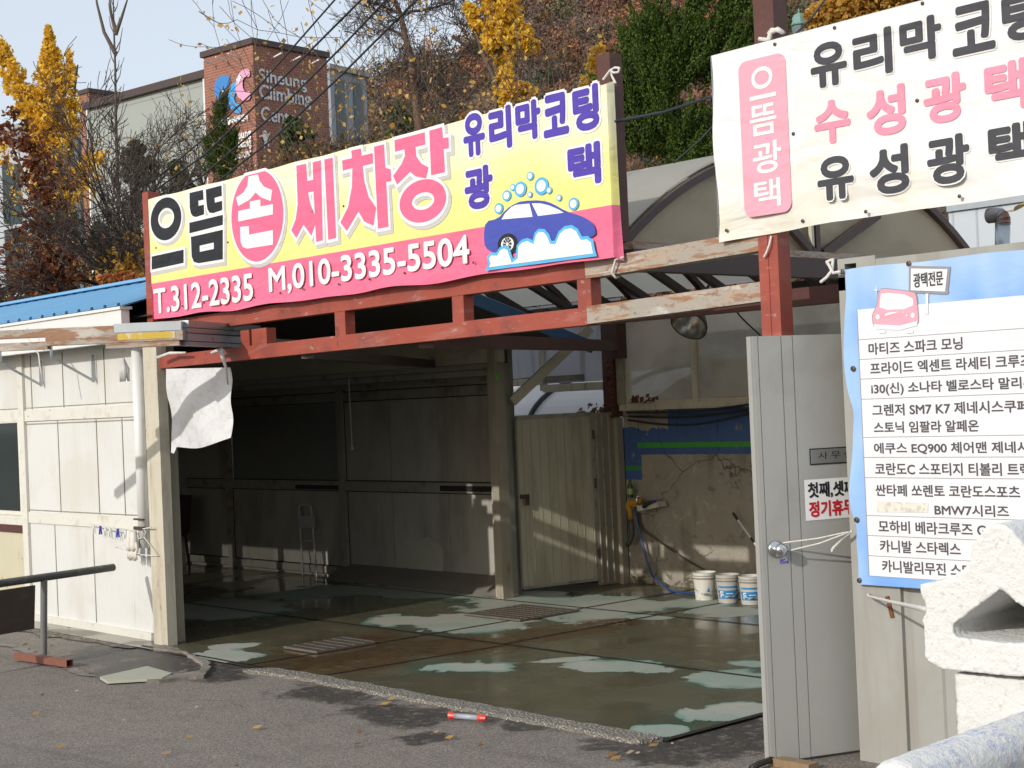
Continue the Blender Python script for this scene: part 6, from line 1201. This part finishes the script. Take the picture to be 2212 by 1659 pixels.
simple_building('white_house', 'white building half hidden behind the yellow and red trees at the far left', -260, 60, 300, 62, pm('white_render', (.66,.68,.70), .7, var=.04, vs=.4), wg, 3, 4)
simple_building('grey_house', 'grey flat block seen between the ginkgo and the climbing hall', 60, 186, 272, 120, pm('grey_render', (.46,.48,.50), .7, var=.05, vs=.4), wg, 4, 5)
simple_building('glass_annex', 'grey annex with vertical steel columns right of the brick tower', 712, 790, 150, 108, pm('annex_grey', (.25,.28,.31), .4, var=.2, vs=.6, grooves=(0,1.2,.15,.1)), wg, 4, 2)

# ------------------------------------------------------------------ hill
def sky_el(a):
    xs_ = np.array([-400, 200, 500, 700, 787, 847, 937, 1014, 1070, 1200, 1400, 1700, 2100, 2700]); ys_ = np.array([520, 420, 300, 205, 152, 147, 113, 70, 15, -110, -240, -330, -360, -330])
    return np.interp(a, xs_, ys_)
H0, H1 = 130.0, 430.0
def hill_pt(px, s):
    D = H0+(H1-H0)*s; top_ = far(px, sky_el(px)+28, H1); q = far(px, 800, D); zt = top_[2]-2; z = 2+zt*(s**1.25)+1.5*math.sin(px*.013+s*9)+2.2*math.sin(px*.031+s*5)
    return np.array([q[0], q[1], z-2.0])
g = G(); pxs = np.linspace(-500, 2900, 70); ss = np.linspace(0, 1, 26); vs = [hill_pt(px, s) for s in ss for px in pxs]; n = len(pxs)
vs += [np.array([p[0]*1.25, p[1]*1.25, -5]) for p in vs[-n:]]; vs += [np.array([p[0]*.9, p[1]*.9, -3]) for p in vs[:n]]
k = len(ss); fs = [(j*n+i, j*n+i+1, (j+1)*n+i+1, (j+1)*n+i) for j in range(k) for i in range(n-1)]+[((k+1)*n+i, (k+1)*n+i+1, i+1, i) for i in range(n-1)]
g.add(vs, fs); struct('hillside', g, pm('forest_floor', (.10,.062,.04), .95, var=.4, vs=.15), smooth=True)
nr = np.random.default_rng(5)
def rand_quads(C, S, r, N=None):
    """leaf-sized quads at C; N: directions the leaves roughly face"""
    n = len(C)
    if N is not None:
        N = N/(np.linalg.norm(N, axis=1)[:,None]+1e-9)+r.normal(size=(n,3))*.38; N /= np.linalg.norm(N, axis=1)[:,None]
        a = np.cross(N, r.normal(size=(n,3))); a /= np.linalg.norm(a, axis=1)[:,None]; b = np.cross(N, a); S = np.asarray(S).reshape(-1,1); a = a*S; b = b*S*r.uniform(.6, 1, (n,1)); return np.stack([C-a, C+b, C+a, C-b], 1)
    a = r.normal(size=(n,3)); a /= np.linalg.norm(a, axis=1)[:,None]; b = r.normal(size=(n,3)); b -= a*(a*b).sum(1)[:,None]; b /= np.linalg.norm(b, axis=1)[:,None]
    S = np.asarray(S).reshape(-1,1); a = a*S; b = b*S*r.uniform(.55, 1, (n,1)); return np.stack([C-a, C+b, C+a, C-b], 1)
Cs, Ss, At, Ns = [], [], [], []
pal = np.array([1.0,1.02,1.15])*np.array([(.30,.125,.05), (.24,.10,.05), (.20,.105,.065), (.15,.10,.075), (.33,.16,.055), (.12,.085,.065), (.055,.075,.035), (.075,.095,.04), (.26,.08,.045), (.19,.15,.06)])  # crown colours muted and blued: the distance haze is put into the palette
wt = np.array([.14,.12,.13,.13,.07,.12,.15,.08,.03,.03]); wt /= wt.sum()
for i in range(1500):
    px = nr.uniform(690, 1800); s = nr.uniform(.05, 1.0)**.8
    if nr.random() < .12: px = nr.uniform(1750, 2300)
    p = hill_pt(px, s); R0 = nr.uniform(2.4, 4.6)*(.8+.4*s); c = pal[nr.choice(len(pal), p=wt)]*nr.uniform(.75, 1.25); ev = c[1] > c[0]
    m = 210; q = nr.normal(size=(m,3)); q /= np.linalg.norm(q, axis=1)[:,None]; q *= (nr.uniform(.35, 1, (m,1))**.5)*R0*np.array([1,1,1.0 if not ev else 1.4])
    lob = nr.normal(size=(4,3))*R0*.45; li = nr.integers(0,4,m); nq = q*.62; q = nq+lob[li]; Ns.append(nq+q*.4)
    Cs.append(p+np.array([0,0,R0*.7])+q); Ss.append(np.full(m, .30)*nr.uniform(.6, 1.3, m)*(.8+.4*s)); At.append(np.repeat(c[None], m, 0))
o = quads('hillside_forest', rand_quads(np.concatenate(Cs), np.concatenate(Ss), nr, np.concatenate(Ns)), leaf_mat('forest_leaf', [(.85,.85,.85), (1.0,1.0,1.0), (1.15,1.15,1.15)], .15, True), attr=np.concatenate(At)); tag(o, 'autumn forest of russet and green crowns covering the hillside', 'forest', kind='stuff')
RK = thing('rock_outcrop', 'pale rock outcrop high on the forested hillside', 'rock', tuple(hill_pt(1430, .85)))
g = G(); rr = random.Random(4)
for px, s, r_ in ((1385,.86,5.0), (1412,.87,6.0), (1440,.88,5.0), (1470,.90,3.5)):
    p = far(px, {1385:14,1412:6,1440:10,1470:14}[px], H0+(H1-H0)*s-12); vs = []; b0 = len(g.v)
    bmq = bmesh.new(); bmesh.ops.create_icosphere(bmq, subdivisions=2, radius=r_*.6); 
    for v in bmq.verts: v.co *= rr.uniform(.75, 1.15); v.co.z *= .55
    g.add([tuple(Vector(p)+v.co) for v in bmq.verts], [tuple(v.index for v in f.verts) for f in bmq.faces]); bmq.free()
obj('boulder', g, pm('pale_rock', (.42,.37,.32), .9, var=.2, vs=.6, layers=[((.14,.11,.09), .9, .5, .62, .7)]), RK)

# ------------------------------------------------------------------ trees
def grow(g, p, d, L, r, lev, rnd, tips, P):
    """one branch and what grows from it; tips collects ends and side points for leaves"""
    n = max(3, int(P.get('seg', 5) if lev > 0 else 4)); pts = [p]; rs = [r]; d = d.normalized(); st = L/n; rt_ = P.get('taper', .35)
    for i in range(n):
        d = (d+Vector((rnd.gauss(0,1), rnd.gauss(0,1), rnd.gauss(0,1)))*P['wob']+Vector((0,0,1))*P['up']).normalized(); p = p+d*st; pts.append(p); rs.append(max(P['rmin'], r*(1-(1-rt_)*(i+1)/n)))
        if lev > 0 and (i >= 1 or lev < P['lev']):
            for _ in range(rnd.choice(P['kids'][min(lev-1, len(P['kids'])-1)])):
                ax_ = Vector((rnd.gauss(0,1), rnd.gauss(0,1), rnd.gauss(0,1))); ax_ -= d*ax_.dot(d)
                if ax_.length < 1e-3: continue
                ang = rnd.uniform(*P['ang']); nd = d*math.cos(ang)+ax_.normalized()*math.sin(ang)
                grow(g, p, nd, L*rnd.uniform(*P['len']), max(P['rmin'], rs[-1]*P['rk']), lev-1, rnd, tips, P)
        if lev == 0: tips.append(p)
    g.tube(pts, rs, 5 if r > .05 else 3, cap=False)
bark = pm('dark_bark', (.075,.056,.044), .9, var=.3, vs=6, bump=(.01,12)); bark2 = pm('grey_brown_bark', (.11,.085,.065), .9, var=.3, vs=6, bump=(.01,12)); bark3 = pm('flaking_bark', (.12,.07,.045), .9, var=.3, vs=4, layers=[((.32,.20,.13), (4,4,1.5), .55, .62, .8)], bump=(.01,10))
BASE = dict(wob=.16, up=.05, rmin=.006, rk=.6, ang=(.45,.95), len=(.45,.7), lev=3, kids=[[1,2],[1,1,2],[1,2]], taper=.3)
def tree(name, label, cat, px, D, ptop, lev, seed, mat, P=None, r=.12, lean=(0,0), group=None, leaves=None, L=None, keep=None, base_px=None):
    rnd = random.Random(seed); P = dict(BASE, **(P or {})); P['lev'] = lev
    tp = far(*ptop, D); bp__ = far(px, 640, D); b = Vector((bp__[0], bp__[1], 0)) if base_px is None else V3(far(*base_px, D))
    t = thing(name, label, cat, tuple(b), group); g = G(); tips = []; d = Vector(tp)-b; Lr = d.length*(L or .8)
    grow(g, b, d, Lr, r, lev, rnd, tips, P); obj('trunk', g, mat, t, smooth=True, fix=False)
    return t, tips
def caps(chain, D, n, r, dz=1.0):
    """points filling a chain of (px, py, radius px) discs with depth"""
    out = []; k = len(chain)-1; ln = [math.hypot(chain[i+1][0]-chain[i][0], chain[i+1][1]-chain[i][1])*(chain[i][2]+chain[i+1][2]) for i in range(k)]; pr = np.array(ln)/sum(ln)
    for i, m in enumerate(r.multinomial(n, pr)):
        t = r.random(m)[:,None]; c = np.array(chain[i])[None]*(1-t)+np.array(chain[i+1])[None]*t
        q = r.normal(size=(m,3)); q /= np.linalg.norm(q, axis=1)[:,None]; q *= r.random((m,1))**.4
        D_ = D+q[:,2]*c[:,2]/F_*D*dz; X = c[:,0]+q[:,0]*c[:,2]; Y = c[:,1]+q[:,1]*c[:,2]
        out.append(EYE+(FW[None]+RT[None]*((X-CX)/F_)[:,None]-UP[None]*((Y-CY)/F_)[:,None])*D_[:,None])
    return np.concatenate(out)
def clump(C, r, k, keepf):
    """thin a point cloud into clumps: keep points near random clump centres"""
    cc = C[r.choice(len(C), k, replace=False)]; d = np.full(len(C), 1e9)
    for c in cc: d = np.minimum(d, ((C-c)**2).sum(1))
    return C[d < np.quantile(d, keepf)]
YEL = leaf_mat('ginkgo_leaf', [(.62,.36,.03), (.80,.52,.05), (.86,.62,.11), (.70,.44,.03)], .4); GOLD = leaf_mat('golden_leaf', [(.36,.17,.02), (.55,.30,.04), (.62,.40,.10), (.30,.13,.03)], .4)
RUS = leaf_mat('russet_leaf', [(.13,.045,.03), (.22,.075,.035), (.30,.13,.04), (.16,.05,.045)], .35); GRN = leaf_mat('juniper_leaf', [(.028,.055,.010), (.055,.095,.013), (.095,.145,.020), (.042,.07,.011)], .25); PIN = leaf_mat('pine_needle', [(.03,.05,.015), (.055,.08,.02), (.075,.105,.03)], .2); DRY = leaf_mat('sparse_ginkgo_leaf', [(.55,.33,.06), (.66,.45,.16), (.48,.26,.05)], .4)
def limbs(t, paths, D, r0, mat, n=6, name='trunk'):
    g = G()
    for path in paths:
        k = len(path); pts = []
        for x, y in path: pts.append(V3(far(x, y, D)))
        g.tube(pts, [r0*(1-.75*i/(k-1)) for i in range(k)], n, cap=False)
    return obj(name, g, mat, t, smooth=True, fix=False)
# tall ginkgo at the left
D = 34; t = thing('ginkgo_tree', 'tall bright yellow ginkgo with two leafy spires at the left edge', 'tree', tuple(far(120,640,D)*[1,1,0]), 'ginkgo trees')
limbs(t, [[(125,760),(120,520),(116,380),(108,250),(104,150),(102,70)], [(118,420),(80,320),(45,220),(15,110)], [(118,430),(150,330),(160,200),(168,140)], [(118,450),(60,400),(20,300)], [(118,470),(185,380),(190,300)]], D, .075, bark2)
C = [caps([(104,56,5),(108,110,22),(110,180,44),(116,260,60),(122,340,66)], D, 9600, nr), caps([(-5,90,16),(22,150,34),(55,220,42),(95,290,50)], D, 5200, nr), caps([(148,110,8),(155,160,16),(156,230,24),(145,290,34)], D, 1600, nr), caps([(60,420,70),(150,420,60),(210,330,28)], D, 5200, nr), caps([(30,540,60),(130,520,60),(170,600,50)], D, 2600, nr), caps([(0,300,30),(-30,420,60)], D, 1600, nr)]
C = clump(np.concatenate(C), nr, 900, .50); quads('crown', rand_quads(C, nr.uniform(.03,.06,len(C)), nr), YEL, t)
# ginkgo in the middle
D = 25; t = thing('ginkgo_tree', 'yellow ginkgo column rising behind the middle of the yellow banner', 'tree', tuple(far(1075,640,D)*[1,1,0]), 'ginkgo trees')
limbs(t, [[(1078,620),(1075,400),(1072,200),(1070,60),(1068,-60)], [(1075,300),(1110,240),(1140,200)], [(1073,180),(1040,110),(1020,40)], [(1072,120),(1110,60),(1140,30)]], D, .05, bark2)
C = [caps([(1068,-90,50),(1075,-20,52),(1085,50,50),(1088,110,34)], D, 4600, nr), caps([(1010,10,14),(1030,60,14)], D, 300, nr), caps([(1120,70,34),(1145,100,22)], D, 800, nr), caps([(1050,85,22),(1060,105,14)], D, 400, nr), caps([(1082,135,26),(1098,180,34),(1090,215,36),(1140,195,26)], D, 1500, nr)]
C = clump(np.concatenate(C), nr, 420, .66); quads('crown', rand_quads(C, nr.uniform(.035,.065,len(C)), nr), YEL, t)
D = 27; t = thing('ginkgo_tree', 'small yellow ginkgo tip showing beside the red post above the yellow banner', 'tree', tuple(far(1290,640,D)*[1,1,0]), 'ginkgo trees')
limbs(t, [[(1290,600),(1288,300),(1292,130)]], D, .07, bark2); C = clump(caps([(1298,100,8),(1288,125,26),(1280,160,34),(1290,230,40)], D, 1500, nr), nr, 140, .6); quads('crown', rand_quads(C, nr.uniform(.035,.065,len(C)), nr), YEL, t)
# golden tree behind the white banner
D = 30; t = thing('golden_tree', 'golden brown leafy tree above the top edge of the white banner', 'tree', tuple(far(1880,640,D)*[1,1,0]))
t['category'] = 'tree'; limbs(t, [[(1880,700),(1870,300),(1900,40),(1850,-60)], [(1880,300),(1800,60),(1760,20)], [(1890,120),(1960,20),(2010,-40)]], D, .2, bark); C = clump(caps([(1745,50,26),(1800,30,50),(1880,0,70),(1960,-20,70),(2060,-40,60)], D, 9000, nr), nr, 500, .75); quads('crown', rand_quads(C, nr.uniform(.04,.08,len(C)), nr), GOLD, t)
# sparse ginkgos round the brick tower, nearly bare
def sparse(label, px, D, ptop, seed, nleaf, lev=3, mat=bark2, lm=DRY, P=None, r=.08, base_px=None, L=.72, sz=(.025,.05), cat='tree', name='sparse_tree'):
    t, tips = tree(name, label, cat, px, D, ptop, lev, seed, mat, P, r, base_px=base_px, L=L, group='thinly leaved trees')
    if nleaf and tips:
        rn = np.random.default_rng(seed); T = np.array([tuple(q) for q in tips]); k = rn.choice(len(T), nleaf); C = T[k]+rn.normal(size=(nleaf,3))*.06; quads('crown', rand_quads(C, rn.uniform(*sz, nleaf), rn), lm, t)
    return t
up = dict(up=.08, kids=[[1],[1,1,2],[1,1,2]], ang=(.45,.9), rmin=.005)
sparse('thin ginkgo with few yellow leaves in front of the brick tower right face', 640, 27, (640,150), 21, 420, P=up, r=.06)
sparse('thin ginkgo with pale yellow leaves just right of the brick tower', 725, 25, (735,80), 22, 800, P=up, r=.06)
sparse('thin ginkgo with scattered leaves left of the dark forked trunk', 800, 26, (795,110), 23, 700, P=up, r=.06)
sparse('sparse russet-leaved tree above the middle of the yellow banner', 960, 24, (965,120), 24, 900, lev=2, P=dict(up, kids=[[1,1,2],[1,2,2]], seg=8), r=.07, lm=RUS)
sparse('sparse red-berried tree in front of the yellow middle ginkgo', 1010, 23, (990,190), 25, 700, lev=2, P=dict(up, kids=[[1,1,2],[1,2,2]], seg=8), r=.06, lm=RUS)
sparse('bare red-twigged tree left of the big green juniper', 1250, 24, (1255,70), 26, 350, lev=2, P=dict(up, kids=[[1,1,2],[1,2,2]], seg=8), r=.07, lm=RUS)
# dark forked trunk
t = thing('bare_tree', 'tall bare tree with dark flaking trunk forking above the yellow banner', 'tree', tuple(far(905,640,28)*[1,1,0]), 'bare trees')
FP = [[(930,640),(912,330),(903,253),(895,180),(887,120),(877,87),(865,30),(852,0),(838,-50)], [(865,30),(845,20),(824,12),(780,0),(740,-20)], [(869,32),(890,24),(910,23),(950,13),(982,0),(1010,-25)], [(879,92),(864,73),(840,62),(817,50),(795,30)], [(900,230),(917,157),(945,200),(970,243),(985,260)][1:], [(905,260),(930,190),(977,77)][0:2], [(977,77),(1000,95),(1027,117),(1070,135),(1120,153),(1154,203)], [(887,125),(850,150),(820,165)], [(895,190),(940,170),(960,150)]]
limbs(t, FP[:1], 28, .11, bark3); limbs(t, FP[1:], 28, .035, bark, name='limb')
g = G(); rnd = random.Random(33); tips = []; P = dict(BASE, lev=2, kids=[[1,2],[1,2]], wob=.16, up=.05, ang=(.4,1.0), len=(.45,.7), rmin=.005)
for path in FP[1:5]+FP[6:]:
    for i in range(len(path)-1):
        for k in range(3):
            a, b = path[i], path[i+1]; f = rnd.random(); p = V3(far(a[0]+(b[0]-a[0])*f, a[1]+(b[1]-a[1])*f, 28)); d = Vector((rnd.gauss(0,1), rnd.gauss(0,.6), rnd.gauss(.5,.9)))
            grow(g, p, d, rnd.uniform(.35,.8), .012, 2, rnd, tips, P)
obj('twigs', g, bark, t, fix=False)
# tall bare poplar and the bare crowns in front of the pale wing
t = thing('bare_tree', 'tall thin bare poplar standing against the sky at the left', 'tree', tuple(far(262,640,33)*[1,1,0]), 'bare trees')
limbs(t, [[(262,760),(257,520),(254,380),(250,250),(249,150),(246,60),(244,-30)], [(249,75),(262,40),(278,-10)], [(249,115),(225,70),(210,10),(203,-30)], [(250,68),(240,30),(235,-20)]], 33, .055, bark2)
g = G(); rnd = random.Random(9)
for y0 in range(20, 520, 16):
    for sg in (-1, 1):
        if rnd.random() < .45: continue
        y0 = y0+rnd.uniform(-9, 9); x0 = 247+(y0*.018); L_ = rnd.uniform(14, 34); g.tube([V3(far(x0, y0, 33)), V3(far(x0+sg*L_*.35, y0-L_*.7, 33+rnd.uniform(-.2,.2))), V3(far(x0+sg*L_*.5, y0-L_*1.6, 33+rnd.uniform(-.3,.3)))], [.018,.011,.006], 3, cap=False)
obj('twigs', g, bark2, t, fix=False)
bare = dict(kids=[[1],[1,2],[1,2]], wob=.15, up=.07, ang=(.4,.9), len=(.45,.68))
for px, D, tp, sd, lb in ((330,40,(350,190),41,'bare tree spreading in front of the pale wing beside the poplar'), (395,42,(400,180),42,'bare forked tree in the middle of the pale wing'), (440,41,(425,215),43,'bare tree close to the left edge of the brick tower'), (300,36,(310,300),44,'low bare tree behind the left post of the yellow banner'), (545,38,(555,235),45,'bare twiggy tree at the foot of the brick tower')):
    tree('bare_tree', lb, 'tree', px, D, tp, 3, sd, bark, bare, .09, group='bare trees', L=.50, base_px=(px, 480 if sd < 44 else 600))
# russet tree with arching dark limbs at lower left
D = 24; t = thing('russet_tree', 'spreading tree with russet leaves and arching dark limbs above the blue roof', 'tree', tuple(far(340,720,D)*[1,1,0]))
t['category'] = 'tree'; tips = []; g = G(); rnd = random.Random(55); P = dict(BASE, wob=.13, up=.0, kids=[[1,2],[1,2,2],[1,2]], ang=(.35,.8), len=(.4,.62), lev=3, rmin=.006)
root = V3(far(345,680,D)); 
for ex, ey, L_ in ((60,430,.75), (20,560,.8), (110,340,.7), (180,300,.62), (250,330,.55), (300,420,.45), (20,640,.75), (150,520,.6), (380,420,.4), (230,450,.5)):
    e = V3(far(ex, ey, D+rnd.uniform(-2,2))); grow(g, root, e-root, (e-root).length*L_*1.15, .07, 3, rnd, tips, P)
obj('trunk', g, bark, t, smooth=True, fix=False)
C = np.concatenate([clump(caps([(10,250,40),(60,330,60),(110,420,70),(90,520,80),(60,610,80),(180,600,60)], D, 8200, nr, .8), nr, 500, .42), clump(caps([(240,560,60),(300,600,40)], D, 900, nr), nr, 60, .5)])
quads('crown', rand_quads(C, nr.uniform(.03,.055,len(C)), nr), RUS, t)
C = clump(caps([(290,560,50),(310,520,40),(230,600,50),(305,600,30)], 23, 900, nr), nr, 60, .35); quads('crown', rand_quads(C, nr.uniform(.03,.05,len(C)), nr), GOLD, t)
g = G(); tips = []
for ex, ey in ((300,390), (350,420), (290,480)):
    e = V3(far(ex, ey, 26)); b = V3(far(325,640,26)); grow(g, b, e-b, (e-b).length*.6, .05, 3, rnd, tips, dict(P, up=.05))
t2 = thing('thicket', 'dense grey-brown leafless thicket behind the left end of the yellow banner', 'shrub', tuple(far(325,640,26)*[1,1,0])); obj('stems', g, bark2, t2, fix=False)
# orange-leaved hedge bits by the blue roof
t = thing('orange_shrub', 'orange-red leaved shrub just above the blue roof beside the banner', 'shrub', tuple(far(250,640,21)*[1,1,0])); C = clump(caps([(215,606,10),(255,602,14),(295,596,12)], 21, 500, nr), nr, 40, .7); quads('foliage', rand_quads(C, nr.uniform(.035,.06,len(C)), nr), leaf_mat('orange_leaf', [(.45,.13,.05), (.50,.20,.06), (.30,.12,.04)], .35), t); limbs(t, [[(250,660),(245,600)]], 21, .02, bark)
# pines
for px, py, r_, sd, lb in ((300,345,44,1,'dark green pine behind the bare trees left of the pale wing foot'), (385,385,40,2,'dark pine low in front of the pale wing'), (150,470,30,3,'dark pine tuft inside the russet tree'), (220,520,40,4,'dark pine low behind the thicket'), (640,300,50,5,'dark green pine at the base of the brick tower right face'), (870,270,50,6,'dark pine beneath the forked bare trunk')):
    D = 44; rn = np.random.default_rng(60+sd); t = thing('pine_tree', lb, 'tree', tuple(far(px,640,D)*[1,1,0]), 'pines'); limbs(t, [[(px,680),(px-4,py+20),(px,py-r_*.6)]], D, .12, bark)
    C = clump(caps([(px-r_*.2,py-r_*.7,r_*.3),(px,py,r_),(px+r_*.1,py+r_*.9,r_)], D, 2600, rn), rn, 60, .42); quads('crown', rand_quads(C, rn.uniform(.04,.09,len(C)), rn), PIN, t)
# junipers: tufts of upswept sprays
def juniper(label, D, spires, ntuft, seed, px, size=1.0, per=46):
    rn = np.random.default_rng(seed); t = thing('juniper', label, 'tree', tuple(far(px,640,D)*[1,1,0]), 'twisted junipers'); Cs = []
    for chain, n in spires: Cs.append(caps(chain, D, n, rn, .8))
    B_ = np.concatenate(Cs); B_ = clump(np.concatenate([B_]+[caps(c, D, n, rn, .8) for c, n in spires]), rn, max(12, len(B_)//7), .66); m = len(B_); ctr = B_.mean(0); dirs = (B_-ctr)*np.array([1,1,0]); dirs /= (np.linalg.norm(dirs, axis=1)[:,None]+1e-6); dirs = dirs*.45+np.array([0,0,1.0])+rn.normal(size=(m,3))*.25; dirs /= np.linalg.norm(dirs, axis=1)[:,None]
    Ln = rn.uniform(.40,.75,m)*size; tt = rn.random((m,per)); w = (.125*size)*np.sin(np.pi*np.clip(tt*.9+.12,0,1))*(1-tt*.55); off = rn.normal(size=(m,per,3)); off /= np.linalg.norm(off, axis=2)[:,:,None]
    Pq = B_[:,None,:]+dirs[:,None,:]*(Ln[:,None]*tt)[:,:,None]+off*w[:,:,None]; Pq = Pq.reshape(-1,3); dd_ = np.repeat(dirs, per, 0)+rn.normal(size=(m*per,3))*.5; dd_ /= np.linalg.norm(dd_, axis=1)[:,None]
    nn_ = off.reshape(-1,3)+rn.normal(size=dd_.shape)*.45; nn_ -= dd_*(nn_*dd_).sum(1)[:,None]; nn_ /= np.linalg.norm(nn_, axis=1)[:,None]
    sd_ = np.cross(dd_, nn_); s = rn.uniform(.014,.025,(m*per,1))*size**.5
    quads('crown', np.stack([Pq-dd_*s, Pq+sd_*s*.55, Pq+dd_*s*1.2, Pq-sd_*s*.55], 1), GRN, t); return t
juniper('slender twisted green juniper in front of the brick tower', 32, [([(482,212,3),(479,240,8),(474,275,14)], 60), ([(476,280,14),(462,310,22),(455,345,26)], 120), ([(500,300,10),(490,335,24),(480,370,34),(462,385,36)], 240)], 0, 71, 475, .42, 110)
juniper('big dense dark green twisted juniper behind the white banner', 21, [([(1433,22,4),(1441,70,12),(1455,120,24)], 26), ([(1408,98,4),(1400,130,13),(1388,170,24)], 26), ([(1510,-90,25),(1502,0,32),(1494,110,44),(1482,200,50)], 92), ([(1585,-80,34),(1580,20,44),(1575,130,55),(1565,240,60)], 112), ([(1645,0,30),(1645,120,40),(1640,240,40)], 50),
    ([(1365,205,14),(1360,255,26),(1372,325,40)], 95), ([(1445,165,30),(1420,240,45),(1430,310,52)], 110), ([(1440,345,50),(1530,330,60)], 74)], 0, 72, 1480, 1.0, 230)
# ivy-like undergrowth just behind the wash building and banner
for px0, px1, py, D, n, mt, nm, lb in ((600,1330,300,30,9000,RUS,'shrubbery','tangled russet undergrowth behind the top of the yellow banner'), (-60,360,600,30,5000,RUS,'shrubbery','tangled russet undergrowth behind the blue roof')):
    C = clump(caps([(px0,py+60,50),((px0+px1)/2,py,70),(px1,py-40,60)], D, n, nr, 1.0), nr, 300, .5); o = quads(nm, rand_quads(C, nr.uniform(.03,.06,len(C)), nr), leaf_mat('undergrowth', [(.10,.05,.03), (.17,.09,.04), (.10,.085,.03), (.24,.14,.05)], .3)); tag(o, lb, 'undergrowth', kind='stuff')
# ------------------------------------------------------------------ wires and lamp
def wire(label, pts, r=.014, D=None, grp='power lines across the trees'):
    g = G(); P_ = [V3(far(x, y, d)) for x, y, d in pts]; out = []
    for i in range(len(P_)-1):
        for k in range(6): out.append(P_[i].lerp(P_[i+1], k/6))
    out.append(P_[-1]); g.tube(out, r, 5); tag(obj('power_line', g, M['black'], smooth=True), label, 'power line', grp)
wire('uppermost power line slanting over the brick tower', [(795,-80,17), (723,0,18), (550,197,20), (440,300,22), (330,392,24), (200,450,26), (0,490,30)], .012)
wire('second power line slanting over the brick tower', [(860,-80,17), (780,0,18), (558,222,20), (445,332,22), (330,415,24), (180,480,26), (0,515,30)], .014)
wire('third power line slanting over the brick tower', [(915,-80,17), (834,0,18), (737,103,19), (600,240,20.5), (440,378,22), (330,445,24), (160,510,26), (0,535,30)], .014)
wire('lowest power line slanting across the sparse trees', [(985,-80,17), (900,0,18), (737,163,19), (590,300,20.5), (460,400,22), (330,470,24), (150,570,26), (0,590,30)], .014)
wire('dark cable slung from the red post across the juniper to the white banner', [(1330,262,9), (1430,243,9.5), (1545,206,10)], .010, grp='cables between the posts')
wire('thin cable running down across the juniper beside the canopy', [(1455,352,11), (1510,305,11), (1556,255,11)], .008, grp='cables between the posts')
wire('thin cable slanting down to the top of the white banner', [(1800,-25,13), (1752,40,13), (1712,80,13)], .010, grp='cables between the posts')
D = 30; lpx, lpy = 1725, 15; LM = thing('street_lamp', 'verdigris green lantern top rising between the dark post and the golden tree', 'street lamp', tuple(far(1725,640,D)*[1,1,0]))
ltp = V3(far(1725,17,D)); k = D/F_
g = G(); g.lathe(ltp, [(0,0), (1.5*k,-4*k), (2.5*k,-7*k), (1.5*k,-9*k), (3*k,-11*k), (11*k,-15*k), (15*k,-22*k), (18*k,-33*k), (21*k,-37*k), (20*k,-39*k), (0,-39*k)], 8); obj('lamp_cap', g, pm('verdigris', (.14,.26,.23), .6, var=.15, vs=9), LM)
g = G(); g.lathe(ltp, [(17*k,-39.2*k), (13*k,-70*k), (0,-70*k)], 8); obj('lantern', g, pm('lamp_glass', (.12,.16,.17), .2), LM); g = G(); g.tube([ltp+Vector((0,0,-70*k)), Vector((ltp.x,ltp.y,0))], .06, 10); obj('pole', g, pm('green_pole', (.06,.12,.10), .5), LM)
